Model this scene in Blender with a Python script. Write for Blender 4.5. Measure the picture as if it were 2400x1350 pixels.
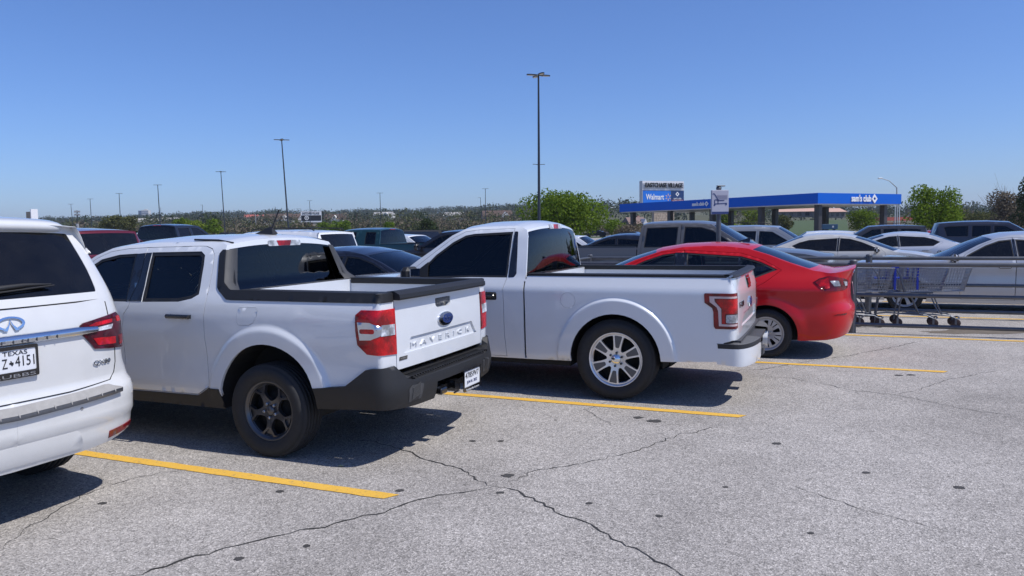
import bpy, math, random
import numpy as np
from mathutils import Vector, Matrix
from mathutils.geometry import delaunay_2d_cdt

for _o in list(bpy.data.objects):
    bpy.data.objects.remove(_o, do_unlink=True)
SC = bpy.context.scene
COL = SC.collection
RNG = random.Random(11)
R = math.radians

# ------------------------------------------------------------------ camera
CAM_F, CAM_P, CAM_R, CAM_H = 1797.5, R(4.393), R(-0.854), 1.707
def cam_basis():
    fwd = np.array([0, math.cos(CAM_P), -math.sin(CAM_P)]); right = np.array([1.0, 0, 0])
    up = np.cross(right, fwd); c, s = math.cos(CAM_R), math.sin(CAM_R)
    return c * right + s * up, -s * right + c * up, fwd
CR, CU, CF = cam_basis()
cam_d = bpy.data.cameras.new('camera'); cam = bpy.data.objects.new('camera', cam_d); COL.objects.link(cam)
cam_d.sensor_width = 36.0; cam_d.lens = 36.0 * CAM_F / 2400.0
cam_d.clip_start = 0.05; cam_d.clip_end = 12000
cam.matrix_world = Matrix(((CR[0], CU[0], -CF[0], 0), (CR[1], CU[1], -CF[1], 0), (CR[2], CU[2], -CF[2], CAM_H), (0, 0, 0, 1)))
SC.camera = cam

# ------------------------------------------------------------------ light
SUN_EL = R(57.0)
SUN_AZ_VEC = np.array([math.cos(R(-22.0)), math.sin(R(-22.0))])     # horizontal direction towards the sun
world = bpy.data.worlds.new('World'); SC.world = world; world.use_nodes = True
wn = world.node_tree.nodes; wl = world.node_tree.links; wn.clear()
sky = wn.new('ShaderNodeTexSky'); sky.sky_type = 'NISHITA'; sky.sun_disc = False
sky.sun_elevation = SUN_EL; sky.sun_rotation = math.atan2(SUN_AZ_VEC[0], SUN_AZ_VEC[1])
sky.altitude = 150; sky.air_density = 1.0; sky.dust_density = 0.5; sky.ozone_density = 10.0
bg = wn.new('ShaderNodeBackground'); bg.inputs['Strength'].default_value = 0.105
wo = wn.new('ShaderNodeOutputWorld')
wb = wn.new('ShaderNodeMix'); wb.data_type = 'RGBA'; wb.blend_type = 'MULTIPLY'; wb.inputs[0].default_value = 1.0     # the camera's bluish white balance
wb.inputs[7].default_value = (1.03, 1.09, 1.34, 1); wl.new(sky.outputs[0], wb.inputs[6])
wl.new(wb.outputs[2], bg.inputs[0]); wl.new(bg.outputs[0], wo.inputs[0])
sun_d = bpy.data.lights.new('sun', 'SUN'); sun_d.energy = 4.3; sun_d.angle = R(0.53); sun_d.color = (1.0, 0.965, 0.92)
sun = bpy.data.objects.new('sun', sun_d); COL.objects.link(sun)
_sd = Vector((SUN_AZ_VEC[0] * math.cos(SUN_EL), SUN_AZ_VEC[1] * math.cos(SUN_EL), math.sin(SUN_EL)))
sun.rotation_euler = _sd.to_track_quat('Z', 'Y').to_euler(); sun.location = (0, 0, 60)
SC.view_settings.view_transform = 'Standard'; SC.view_settings.look = 'None'
SC.view_settings.exposure = 0.0; SC.view_settings.gamma = 1.0; SC.view_settings.use_curve_mapping = False
SC.render.engine = 'CYCLES'
SC.cycles.max_bounces = 8; SC.cycles.transparent_max_bounces = 12; SC.cycles.use_denoising = True
SC.cycles.sample_clamp_indirect = 6.0

# ------------------------------------------------------------------ materials
MATS = {}
class NT:
    """Small helper for node trees."""
    def __init__(self, name):
        self.m = bpy.data.materials.new(name); self.m.use_nodes = True
        self.t = self.m.node_tree; self.t.nodes.clear()
        self.out = self.n('ShaderNodeOutputMaterial')
    def n(self, t, **kw):
        d = self.t.nodes.new(t)
        for k, v in kw.items():
            setattr(d, k, v)
        return d
    def l(self, a, b):
        self.t.links.new(a, b)
    def coord(self, scale=1.0):
        c = self.n('ShaderNodeTexCoord'); mp = self.n('ShaderNodeMapping')
        self.l(c.outputs['Object'], mp.inputs[0]); mp.inputs['Scale'].default_value = (scale,) * 3
        return mp.outputs[0]
    def noise(self, vec, scale, detail=3, rough=0.5):
        n = self.n('ShaderNodeTexNoise'); n.inputs['Scale'].default_value = scale
        n.inputs['Detail'].default_value = detail; n.inputs['Roughness'].default_value = rough
        self.l(vec, n.inputs['Vector']); return n
    def ramp(self, fac, stops):
        r = self.n('ShaderNodeValToRGB'); e = r.color_ramp.elements
        while len(e) < len(stops): e.new(0.5)
        for i, (p, c) in enumerate(stops):
            e[i].position = p; e[i].color = tuple(c) + (1,) if len(c) == 3 else c
        self.l(fac, r.inputs[0]); return r.outputs[0]
    def mix(self, fac, a, b, mode='MIX'):
        m = self.n('ShaderNodeMix', data_type='RGBA', blend_type=mode)
        for sock, v in ((m.inputs[0], fac), (m.inputs[6], a), (m.inputs[7], b)):
            if hasattr(v, 'is_output'): self.l(v, sock)
            else: sock.default_value = v if not isinstance(v, tuple) else (tuple(v) + (1,) if len(v) == 3 else v)
        return m.outputs[2]
    def math(self, op, a, b=0.0, clamp=False):
        m = self.n('ShaderNodeMath', operation=op); m.use_clamp = clamp
        for sock, v in ((m.inputs[0], a), (m.inputs[1], b)):
            if hasattr(v, 'is_output'): self.l(v, sock)
            else: sock.default_value = v
        return m.outputs[0]
    def princ(self, color=None, rough=0.5, metal=0.0, coat=0.0, coat_rough=0.03, spec=0.5, trans=0.0):
        p = self.n('ShaderNodeBsdfPrincipled')
        if color is not None:
            if hasattr(color, 'is_output'): self.l(color, p.inputs['Base Color'])
            else: p.inputs['Base Color'].default_value = tuple(color) + (1,)
        if hasattr(rough, 'is_output'): self.l(rough, p.inputs['Roughness'])
        else: p.inputs['Roughness'].default_value = rough
        p.inputs['Metallic'].default_value = metal; p.inputs['Coat Weight'].default_value = coat
        p.inputs['Coat Roughness'].default_value = coat_rough; p.inputs['Specular IOR Level'].default_value = spec
        p.inputs['Transmission Weight'].default_value = trans
        return p
    def bump(self, h, strength=0.3, dist=0.01):
        b = self.n('ShaderNodeBump'); b.inputs['Strength'].default_value = strength; b.inputs['Distance'].default_value = dist
        self.l(h, b.inputs['Height']); return b.outputs[0]
    def done(self, shader):
        self.l(shader, self.out.inputs[0]); MATS[self.m.name] = self.m; return self.m

def m_paint(name, col, metal=0.0, rough=0.32, dirt=0.12, spec=0.5, coat=1.0):
    if name in MATS: return MATS[name]
    k = NT(name); v = k.coord()
    n1 = k.noise(v, 1.7, 4); n2 = k.noise(v, 9.0, 4)
    f = k.math('MULTIPLY', k.math('MULTIPLY', n1.outputs[0], n2.outputs[0]), dirt * 2.2, True)
    c = k.mix(f, tuple(col), tuple(0.62 * a + 0.06 * b for a, b in zip(col, (1, .9, .75))))
    p = k.princ(c, rough, metal, coat, 0.03, spec)
    dark = k.princ((0.02, 0.02, 0.022), 0.8)
    g = k.n('ShaderNodeNewGeometry'); mx = k.n('ShaderNodeMixShader')
    k.l(g.outputs['Backfacing'], mx.inputs[0]); k.l(p.outputs[0], mx.inputs[1]); k.l(dark.outputs[0], mx.inputs[2])
    return k.done(mx.outputs[0])

def m_glass(name, tint, refl=1.5, dust=0.0):
    if name in MATS: return MATS[name]
    k = NT(name)
    t = k.n('ShaderNodeBsdfTransparent'); t.inputs[0].default_value = tuple(tint) + (1,)
    gl = k.n('ShaderNodeBsdfGlossy'); gl.inputs['Roughness'].default_value = 0.015; gl.inputs[0].default_value = (0.95, 0.97, 1, 1)
    fr = k.n('ShaderNodeFresnel'); fr.inputs[0].default_value = refl
    mx = k.n('ShaderNodeMixShader'); k.l(fr.outputs[0], mx.inputs[0]); k.l(t.outputs[0], mx.inputs[1]); k.l(gl.outputs[0], mx.inputs[2])
    s = mx.outputs[0]
    if dust > 0:
        v = k.coord(); n = k.noise(v, 7, 5, 0.6)
        d = k.princ((0.35, 0.32, 0.28), 0.9)
        m2 = k.n('ShaderNodeMixShader'); k.l(k.math('MULTIPLY', n.outputs[0], dust), m2.inputs[0])
        k.l(s, m2.inputs[1]); k.l(d.outputs[0], m2.inputs[2]); s = m2.outputs[0]
    return k.done(s)

def m_plain(name, col, rough=0.5, metal=0.0, coat=0.0, var=0.15, scale=14.0, bump=0.0, bscale=60.0, spec=0.5):
    if name in MATS: return MATS[name]
    k = NT(name); v = k.coord()
    n = k.noise(v, scale, 4, 0.6)
    c = k.mix(n.outputs[0], tuple(a * (1 - var) for a in col), tuple(min(1, a * (1 + var)) for a in col))
    p = k.princ(c, rough, metal, coat, 0.05, spec)
    if bump > 0:
        b = k.noise(v, bscale, 3, 0.6); k.l(k.bump(b.outputs[0], bump, 0.004), p.inputs['Normal'])
    return k.done(p.outputs[0])

def m_lens(name, col, facet=70.0, rough=0.12):
    if name in MATS: return MATS[name]
    k = NT(name); v = k.coord()
    vo = k.n('ShaderNodeTexVoronoi'); vo.inputs['Scale'].default_value = facet; k.l(v, vo.inputs['Vector'])
    n = k.noise(v, 9, 3)
    c = k.mix(k.math('MULTIPLY', vo.outputs['Distance'], .8, True), tuple(min(1, a * 1.2) for a in col), tuple(a * 0.6 for a in col))
    nb = k.ramp(n.outputs[0], [(.38, (1.15, 1.15, 1.15)), (.62, (.35, .35, .35))]); c = k.mix(1.0, c, nb, 'MULTIPLY')
    p = k.princ(c, .25, 0.0, .5, 0.03, .3)
    k.l(k.bump(vo.outputs['Distance'], 0.12, 0.003), p.inputs['Normal'])
    return k.done(p.outputs[0])

# ------------------------------------------------------------------ mesh helpers
def tag(o, label=None, cat=None, group=None, kind=None):
    if label: o['label'] = label
    if cat: o['category'] = cat
    if group: o['group'] = group
    if kind: o['kind'] = kind
    return o

def empty(name, loc=(0, 0, 0), rz=0.0):
    o = bpy.data.objects.new(name, None); COL.objects.link(o); o.location = loc; o.rotation_euler = (0, 0, rz)
    o.empty_display_size = 0.3
    return o

class MB:
    """Mesh builder: collects geometry, then links it as one object."""
    def __init__(self): self.v = []; self.f = []; self.s = []; self.m = []
    def add(self, V, F, smooth=False, mi=0):
        b = len(self.v); self.v.extend([tuple(map(float, p)) for p in V])
        for f in F: self.f.append(tuple(int(i) + b for i in f))
        self.s.extend([smooth] * len(F)); self.m.extend([mi] * len(F)); return self
    def mirror(self):
        n = len(self.v); F = list(self.f); self.v += [(x, -y, z) for x, y, z in self.v]
        for f in F: self.f.append(tuple(i + n for i in reversed(f)))
        self.s += list(self.s); self.m += list(self.m); return self
    def mirrored(self):
        k = MB(); k.v = [(x, -y, z) for x, y, z in self.v]; k.f = [tuple(reversed(f)) for f in self.f]; k.s = list(self.s); k.m = list(self.m); return k
    def join(self, o, mi=0):
        b = len(self.v); self.v += o.v; self.f += [tuple(i + b for i in f) for f in o.f]; self.s += o.s; self.m += [x + mi for x in o.m]; return self
    def xf(self, M):
        self.v = [tuple(M @ Vector(p)) for p in self.v]; return self
    def box(self, c, s, rz=0.0, mi=0, bevel=0.0):
        x, y, z = [a / 2 for a in s]
        if bevel > 0:
            b = min(bevel, x * .9, y * .9, z * .9); V = []; F = []
            for sx in (-1, 1):
                for sy in (-1, 1):
                    for sz in (-1, 1):
                        V += [(sx * x, sy * (y - b), sz * (z - b)), (sx * (x - b), sy * y, sz * (z - b)), (sx * (x - b), sy * (y - b), sz * z)]
            ix = lambda a, b_, c_, k: ((a * 2 + b_) * 2 + c_) * 3 + k
            for a in (0, 1):
                q = [ix(a, 0, 0, 0), ix(a, 1, 0, 0), ix(a, 1, 1, 0), ix(a, 0, 1, 0)]; F.append(q if a else q[::-1])
                q = [ix(0, a, 0, 1), ix(0, a, 1, 1), ix(1, a, 1, 1), ix(1, a, 0, 1)]; F.append(q if a else q[::-1])
                q = [ix(0, 0, a, 2), ix(1, 0, a, 2), ix(1, 1, a, 2), ix(0, 1, a, 2)]; F.append(q if a else q[::-1])
            for a in (0, 1):
                for b_ in (0, 1):
                    s1 = (a + b_) % 2
                    q = [ix(a, b_, 0, 0), ix(a, b_, 0, 1), ix(a, b_, 1, 1), ix(a, b_, 1, 0)]; F.append(q if s1 else q[::-1])
                    q = [ix(a, 0, b_, 0), ix(a, 1, b_, 0), ix(a, 1, b_, 2), ix(a, 0, b_, 2)]; F.append(q if s1 else q[::-1])
                    q = [ix(0, a, b_, 1), ix(0, a, b_, 2), ix(1, a, b_, 2), ix(1, a, b_, 1)]; F.append(q if s1 else q[::-1])
                    for c_ in (0, 1):
                        q = [ix(a, b_, c_, 0), ix(a, b_, c_, 1), ix(a, b_, c_, 2)]; F.append(q if (a + b_ + c_) % 2 else q[::-1])
        else:
            V = [(sx * x, sy * y, sz * z) for sx in (-1, 1) for sy in (-1, 1) for sz in (-1, 1)]
            F = [(0, 1, 3, 2), (4, 6, 7, 5), (0, 4, 5, 1), (2, 3, 7, 6), (0, 2, 6, 4), (1, 5, 7, 3)]
        ca, sa = math.cos(rz), math.sin(rz)
        V = [(c[0] + a * ca - b * sa, c[1] + a * sa + b * ca, c[2] + d) for a, b, d in V]
        return self.add(V, F, False, mi)
    def tube(self, pts, r, n=8, cap=True, mi=0, smooth=True):
        pts = [np.array(p, float) for p in pts]; k = len(pts)
        rs = r if isinstance(r, (list, tuple)) else [r] * k
        V = []; prev = None
        for i, p in enumerate(pts):
            t = pts[min(i + 1, k - 1)] - pts[max(i - 1, 0)]; t = t / (np.linalg.norm(t) + 1e-12)
            if prev is None:
                a = np.array([0, 0, 1.0]) if abs(t[2]) < 0.9 else np.array([1.0, 0, 0]); e1 = np.cross(t, a)
            else: e1 = prev - t * (prev @ t)
            e1 /= np.linalg.norm(e1) + 1e-12; prev = e1; e2 = np.cross(t, e1)
            for j in range(n):
                an = 2 * math.pi * j / n; V.append(p + rs[i] * (math.cos(an) * e1 + math.sin(an) * e2))
        F = [(i * n + j, i * n + (j + 1) % n, (i + 1) * n + (j + 1) % n, (i + 1) * n + j) for i in range(k - 1) for j in range(n)]
        self.add(V, F, smooth, mi)
        if cap:
            self.add(V[:n], [tuple(range(n))[::-1]], False, mi); self.add(V[-n:], [tuple(range(n))], False, mi)
        return self
    def lathe(self, prof, n=32, axis='Z', c=(0, 0, 0), smooth=True, mi=0, close=False):
        """prof: list of (radius, height) turned about an axis."""
        V = []
        for r, h in prof:
            for j in range(n):
                a = 2 * math.pi * j / n; x, y = r * math.cos(a), r * math.sin(a)
                q = (x, y, h) if axis == 'Z' else ((x, h, y) if axis == 'Y' else (h, x, y)); V.append((q[0] + c[0], q[1] + c[1], q[2] + c[2]))
        k = len(prof); F = []
        for i in range(k - 1 if not close else k):
            for j in range(n):
                a, b = i * n + j, i * n + (j + 1) % n; c2, d = ((i + 1) % k) * n + (j + 1) % n, ((i + 1) % k) * n + j
                F.append((a, b, c2, d) if axis != 'Y' else (a, d, c2, b))
        return self.add(V, F, smooth, mi)
    def grid(self, P, smooth=True, mi=0, flip=False):
        P = np.asarray(P); a, b = P.shape[:2]
        F = [(i * b + j, i * b + j + 1, (i + 1) * b + j + 1, (i + 1) * b + j) for i in range(a - 1) for j in range(b - 1)]
        if flip: F = [f[::-1] for f in F]
        return self.add(P.reshape(-1, 3), F, smooth, mi)
    def build(self, name, mats, parent=None, label=None):
        me = bpy.data.meshes.new(name); me.from_pydata(self.v, [], self.f)
        me.polygons.foreach_set('use_smooth', self.s); me.polygons.foreach_set('material_index', self.m); me.update()
        for m in (mats if isinstance(mats, (list, tuple)) else [mats]): me.materials.append(m)
        o = bpy.data.objects.new(name, me); COL.objects.link(o)
        if parent is not None: o.parent = parent
        if label: o['label'] = label
        return o

def copy_tree(o, parent=None):
    c = o.copy(); COL.objects.link(c)
    if parent is not None: c.parent = parent; c.matrix_parent_inverse = o.matrix_parent_inverse.copy()
    for ch in list(o.children): copy_tree(ch, c)
    return c

# pixel of the 2400 x 1350 photograph -> point at camera depth D (metres along the view axis), or on the ground
def at_px(px, py, D):
    return np.array([0, 0, CAM_H]) + D * (CF + (px - 1200) / CAM_F * CR - (py - 675) / CAM_F * CU)
def at_ground(px, py, z=0.0):
    d = CF + (px - 1200) / CAM_F * CR - (py - 675) / CAM_F * CU; t = (z - CAM_H) / d[2]
    return np.array([0, 0, CAM_H]) + t * d
def px_x(px, D, z):
    """World X of image column px for a point at world height z and depth D along the ground (Y)."""
    X = (px - 1200) / CAM_F * D
    for _ in range(6):
        d = np.array([X, D, z - CAM_H]); zc = d @ CF; X += ((px - 1200) / CAM_F * zc - d @ CR) / CR[0]
    return X

#SHELL
def curve(tab):
    """Smooth interpolation through (t, value) pairs (monotone cubic)."""
    t = np.array([a for a, _ in tab], float); v = np.array([b for _, b in tab], float)
    h = np.diff(t); dl = np.diff(v) / h; m = np.zeros_like(v); m[0] = dl[0]; m[-1] = dl[-1]
    for i in range(1, len(v) - 1): m[i] = 0 if dl[i - 1] * dl[i] <= 0 else 2 * dl[i - 1] * dl[i] / (dl[i - 1] + dl[i])
    def f(q):
        q = np.clip(q, t[0], t[-1]); i = np.clip(np.searchsorted(t, q) - 1, 0, len(t) - 2)
        s = (q - t[i]) / h[i]
        return ((2 * s**3 - 3 * s**2 + 1) * v[i] + (s**3 - 2 * s**2 + s) * h[i] * m[i] + (-2 * s**3 + 3 * s**2) * v[i + 1] + (s**3 - s**2) * h[i] * m[i + 1])
    return f
def sstep(a, b, x):
    t = np.clip((x - a) / (b - a), 0, 1); return t * t * (3 - 2 * t)

class Shell:
    """Skin of a vehicle body. A point is (w, z): w runs in plan from the rear centre (0) round the left side to the
    front centre, negative w is the right side; z is the height."""
    def __init__(s, xr, xf, W, rear=(0.2, 5, 0.02), front=(0.5, 3.5, 0.1), side=None, rend=None, fend=None, extra=None):
        ph = np.linspace(0, math.pi / 2, 160)
        def end(x0, a, n, bow, sg):
            t = np.sin(ph) ** (2.0 / n); x = x0 + sg * (bow * t**2 + a * (1 - np.cos(ph) ** (2.0 / n))); return x, t * W
        xr_, yr_ = end(xr, *rear, 1); xf_, yf_ = end(xf, *front, -1)
        xm = np.linspace(xr_[-1], xf_[-1], 60)[1:-1]
        X = np.concatenate([xr_, xm, xf_[::-1]]); Y = np.concatenate([yr_, np.full(58, W), yf_[::-1]])
        S = np.concatenate([[0], np.cumsum(np.hypot(np.diff(X), np.diff(Y)))])
        s.w = np.linspace(0, S[-1], 1500); s.x = np.interp(s.w, S, X); s.y = np.interp(s.w, S, Y); s.len = S[-1]
        dx = np.gradient(s.x, s.w); dy = np.gradient(s.y, s.w); L = np.hypot(dx, dy); s.nx = -dy / L; s.ny = dx / L
        s.W = W; z0 = lambda z: 0 * z
        s.side = curve(side) if side else z0; s.rend = curve(rend) if rend else z0; s.fend = curve(fend) if fend else z0
        s.extra = extra
    def wx(s, x):
        return float(np.interp(x, s.x, s.w))
    def pos(s, w, z):
        w = np.asarray(w, float); z = np.asarray(z, float); a = np.abs(w); sg = np.where(w < 0, -1.0, 1.0)
        x = np.interp(a, s.w, s.x); y = np.interp(a, s.w, s.y); nx = np.interp(a, s.w, s.nx); ny = np.interp(a, s.w, s.ny)
        e = np.where(nx < 0, s.rend(z), s.fend(z)); k = np.clip(ny, 0, 1) ** 2
        d = k * s.side(z) + (1 - k) * e
        if s.extra is not None: d = d + s.extra(x, z, k, y)
        return np.stack([x + nx * d, sg * np.maximum(y + ny * d, 0.0), z], -1)
    def __call__(s, w, z):
        P = s.pos(w, z); h = 2e-3
        a = s.pos(np.asarray(w) + h, z) - s.pos(np.asarray(w) - h, z); b = s.pos(w, np.asarray(z) + h) - s.pos(w, np.asarray(z) - h)
        N = np.cross(b, a); N = -N / (np.linalg.norm(N, axis=-1, keepdims=True) + 1e-12)
        return P, -N
#ENDSHELL

def dens(poly, g, closed=True):
    out = []; n = len(poly)
    for i in range(n if closed else n - 1):
        a = np.array(poly[i], float); b = np.array(poly[(i + 1) % n], float); k = max(1, int(math.ceil(np.hypot(*(b - a)) / g)))
        for j in range(k): out.append(tuple(a + (b - a) * j / k))
    if not closed: out.append(tuple(poly[-1]))
    return out
def rounded(poly, r, n=5):
    """Round the corners of a closed polygon."""
    out = []; k = len(poly)
    for i in range(k):
        p = np.array(poly[i], float); a = np.array(poly[i - 1], float) - p; b = np.array(poly[(i + 1) % k], float) - p
        la, lb = np.linalg.norm(a), np.linalg.norm(b); rr = min(r, la * .45, lb * .45); A = p + a / la * rr; B = p + b / lb * rr
        for j in range(n + 1):
            t = j / n; out.append(tuple((1 - t)**2 * A + 2 * t * (1 - t) * p + t * t * B))
    return out
def area(p):
    p = np.asarray(p); return 0.5 * np.sum(p[:, 0] * np.roll(p[:, 1], -1) - np.roll(p[:, 0], -1) * p[:, 1])
def inset(poly, d):
    """Move every edge of a polygon inwards by d."""
    p = [np.array(q, float) for q in poly]; k = len(p); sg = 1 if area(poly) > 0 else -1; out = []
    for i in range(k):
        a = p[i] - p[i - 1]; b = p[(i + 1) % k] - p[i]; a /= np.linalg.norm(a) + 1e-12; b /= np.linalg.norm(b) + 1e-12
        na = sg * np.array([-a[1], a[0]]); nb = sg * np.array([-b[1], b[0]]); m = na + nb; l2 = m @ m
        m = m * (2 / l2) if l2 > 0.3 else na; out.append(tuple(p[i] + m * d))
    return out
def inside(poly, P):
    P = np.asarray(P); x, y = P[:, 0], P[:, 1]; r = np.zeros(len(P), bool); q = np.asarray(poly, float); a = q; b = np.roll(q, -1, 0)
    for (x0, y0), (x1, y1) in zip(a, b):
        if y0 == y1: continue
        c = ((y0 > y) != (y1 > y)) & (x < (x1 - x0) * (y - y0) / (y1 - y0) + x0); r ^= c
    return r
def edge_dist(poly, P):
    q = np.asarray(poly, float); d = np.full(len(P), 1e9)
    for a, b in zip(q, np.roll(q, -1, 0)):
        ab = b - a; t = np.clip(((P - a) @ ab) / (ab @ ab + 1e-12), 0, 1); d = np.minimum(d, np.linalg.norm(P - a - t[:, None] * ab, axis=1))
    return d

def panel(fmap, outer, holes=(), g=0.035, thick=0.012, off=0.0, smooth=True, mb=None, mi=0, lip=True, extra=None):
    """Sheet with the given outline (in surface coordinates) laid on a surface, its edges turned in by thick."""
    mb = mb or MB(); loops = [dens(outer, g)] + [dens(h, g) for h in holes]
    pts = [p for L in loops for p in L]; edges = []; b = 0
    for L in loops:
        edges += [(b + i, b + (i + 1) % len(L)) for i in range(len(L))]; b += len(L)
    q = np.array(loops[0]); lo, hi = q.min(0), q.max(0)
    gx = np.arange(lo[0] + g / 2, hi[0], g); gz = np.arange(lo[1] + g / 2, hi[1], g)
    if len(gx) and len(gz):
        G = np.stack(np.meshgrid(gx, gz), -1); G[1::2, :, 0] += g / 2; G = G.reshape(-1, 2)
        k = inside(loops[0], G) & (edge_dist(loops[0], G) > g * .45)
        for L in loops[1:]: k &= ~inside(L, G)
        G = G[k]
        for L in loops[1:]:
            if len(G): G = G[edge_dist(L, G) > g * .45]
        if extra is not None and len(extra):
            X_ = np.asarray(extra); k = inside(loops[0], X_) & (edge_dist(loops[0], X_) > g * .3)
            for L in loops[1:]: k &= ~inside(L, X_) & (edge_dist(L, X_) > g * .3)
            X_ = X_[k]
            if len(X_) and len(G): G = G[np.array([np.min((X_[:, 0] - a) ** 2 + (X_[:, 1] - b) ** 2) for a, b in G]) > (g * .4) ** 2]
            pts += [tuple(p) for p in X_]
        pts += [tuple(p) for p in G]
    V2, E2, F2 = delaunay_2d_cdt([Vector(p) for p in pts], edges, [], 0, 1e-6)[:3]
    V2 = np.array([(p[0], p[1]) for p in V2]); F2 = np.array([f for f in F2 if len(f) == 3])
    c = V2[F2].mean(1); k = inside(loops[0], c)
    for L in loops[1:]: k &= ~inside(L, c)
    F2 = F2[k]
    P, N = fmap(V2[:, 0], V2[:, 1]); P = P + N * off
    fn = np.cross(P[F2[:, 1]] - P[F2[:, 0]], P[F2[:, 2]] - P[F2[:, 0]])
    fl = (fn * N[F2].mean(1)).sum(1) < 0; F2[fl] = F2[fl][:, ::-1]
    mb.add(P, F2, smooth, mi)
    if lip and thick > 0:
        cnt = {}
        for f in F2:
            for i in range(3):
                e = (f[i], f[(i + 1) % 3]); cnt[e] = 1
        B = [(a, b_) for (a, b_) in cnt if (b_, a) not in cnt]
        ids = sorted({i for e in B for i in e}); mp = {i: j for j, i in enumerate(ids)}
        V = np.concatenate([P[ids], P[ids] - N[ids] * thick]); n = len(ids)
        mb.add(V, [(mp[b_], mp[a], mp[a] + n, mp[b_] + n) for a, b_ in B], True, mi)
    return mb

def flat(o, ux, uy):
    """Surface map of a plane: origin o, axes ux, uy."""
    o, ux, uy = (np.array(a, float) for a in (o, ux, uy)); nn = np.cross(ux, uy); nn = nn / np.linalg.norm(nn)
    def f(a, b):
        P = o + np.asarray(a)[:, None] * ux + np.asarray(b)[:, None] * uy; return P, np.broadcast_to(nn, P.shape)
    return f

def bridge(L, bulge=(0, 0), n=14, p=2.4, smax=1.0, drop=0.0):
    """Surface spanning from the left edge curve L (k x 3) to its mirror image, bulging by (bx, bz) in the middle."""
    L = np.asarray(L, float); s = np.linspace(-1, 1, 2 * n + 1); s = np.sign(s) * (1 - (1 - np.abs(s)) ** 1.5); s = s * smax
    bl = np.asarray(bulge, float); bl = np.broadcast_to(bl, (len(L), 2)) if bl.ndim == 1 else bl
    k = 1 - np.abs(s) ** p; P = np.zeros((len(L), len(s), 3))
    P[..., 0] = L[:, 0:1] + bl[:, 0:1] * k; P[..., 1] = L[:, 1:2] * s; P[..., 2] = L[:, 2:3] + bl[:, 1:2] * k - drop
    return P

_TXT = {}
def text_mesh(s, size=1.0, depth=0.0, align='CENTER', space=1.0, bold=0.0):
    """Lettering as arrays (verts in the plane of the text, faces)."""
    key = (s, size, depth, align, space, bold)
    if key in _TXT: return _TXT[key]
    cu = bpy.data.curves.new('lettering', 'FONT'); cu.body = s; cu.size = size; cu.extrude = depth; cu.align_x = align; cu.align_y = 'CENTER'
    cu.space_character = space; cu.offset = bold * size; cu.resolution_u = 3
    o = bpy.data.objects.new('lettering', cu); COL.objects.link(o)
    dg = bpy.context.evaluated_depsgraph_get(); me = bpy.data.meshes.new_from_object(o.evaluated_get(dg))
    V = np.array([tuple(v.co) for v in me.vertices]).reshape(-1, 3); F = [tuple(p.vertices) for p in me.polygons]
    bpy.data.objects.remove(o, do_unlink=True); bpy.data.curves.remove(cu); bpy.data.meshes.remove(me)
    _TXT[key] = (V, F); return V, F
def text_on(fmap, s, size, a0, b0, depth=0.003, off=0.002, width=None, sa=1.0, sb=1.0, slant=0.0, bold=0.0, space=1.0, flip=False):
    """Raised lettering on a surface; width fits the text to that length; flip mirrors the a axis (text that reads towards -a)."""
    V, F = text_mesh(s, size, depth / 2, space=space, bold=bold); V = V.copy()
    if width: sa = width / (V[:, 0].max() - V[:, 0].min() + 1e-9)
    V[:, 0] *= sa; V[:, 1] *= sb; V[:, 0] += V[:, 1] * slant
    a = a0 + (-V[:, 0] if flip else V[:, 0]); P, N = fmap(a, b0 + V[:, 1]); P = P + N * (off + depth / 2 + V[:, 2:3])
    mb = MB()
    mb.add(P, F)
    # turn every face outwards: compare the whole solid's signed volume
    c = P.mean(0); vol = sum(np.dot(P[f[0]] - c, np.cross(P[f[i]] - c, P[f[i + 1]] - c)) for f in F for i in range(1, len(f) - 1))
    if vol < 0: mb.f = [f[::-1] for f in mb.f]
    return mb
def ellipse(a, b, n=28, c=(0, 0)):
    return [(c[0] + a * math.cos(2 * math.pi * i / n), c[1] + b * math.sin(2 * math.pi * i / n)) for i in range(n)]
def arc(cx, cz, r, a0, a1, n=18):
    return [(cx + r * math.cos(R(a0 + (a1 - a0) * i / n)), cz + r * math.sin(R(a0 + (a1 - a0) * i / n))) for i in range(n + 1)]
# ------------------------------------------------------------------ vehicle materials
BLACKP = m_plain('black_plastic', (0.013, 0.013, 0.014), 0.55, var=0.2, bump=0.25, bscale=300)
GREYP = m_plain('grey_plastic', (0.05, 0.05, 0.052), 0.6, var=0.15, bump=0.25, bscale=300)
GLOSSB = m_plain('gloss_black', (0.008, 0.008, 0.009), 0.12, coat=0.8, var=0.1)
RUBBER = m_plain('tyre_rubber', (0.021, 0.021, 0.022), 0.78, var=0.35, scale=25, bump=0.3, bscale=140)
DARK = m_plain('dark_underside', (0.012, 0.012, 0.012), 0.9, var=0.3)
TRIM = m_plain('interior_trim', (0.03, 0.03, 0.032), 0.8, var=0.25)
SEAT = m_plain('seat_cloth', (0.045, 0.046, 0.05), 0.85, var=0.3, scale=30)
CHROME = m_plain('chrome', (0.72, 0.74, 0.77), 0.07, metal=1.0, var=0.03)
SATIN = m_plain('satin_metal', (0.55, 0.56, 0.58), 0.28, metal=1.0, var=0.06)
ALLOY = m_plain('machined_alloy', (0.74, 0.74, 0.75), 0.3, metal=0.85, var=0.08, scale=40)
ALLOYD = m_plain('dark_alloy', (0.085, 0.087, 0.095), 0.33, metal=0.7, coat=0.5, var=0.1)
SILVERP = m_plain('silver_wheel_paint', (0.45, 0.46, 0.48), 0.35, metal=0.5, coat=0.4, var=0.08)
RED_L = m_lens('red_lens', (0.52, 0.004, 0.008))
RED_D = m_lens('deep_red_lens', (0.20, 0.003, 0.007))
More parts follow.
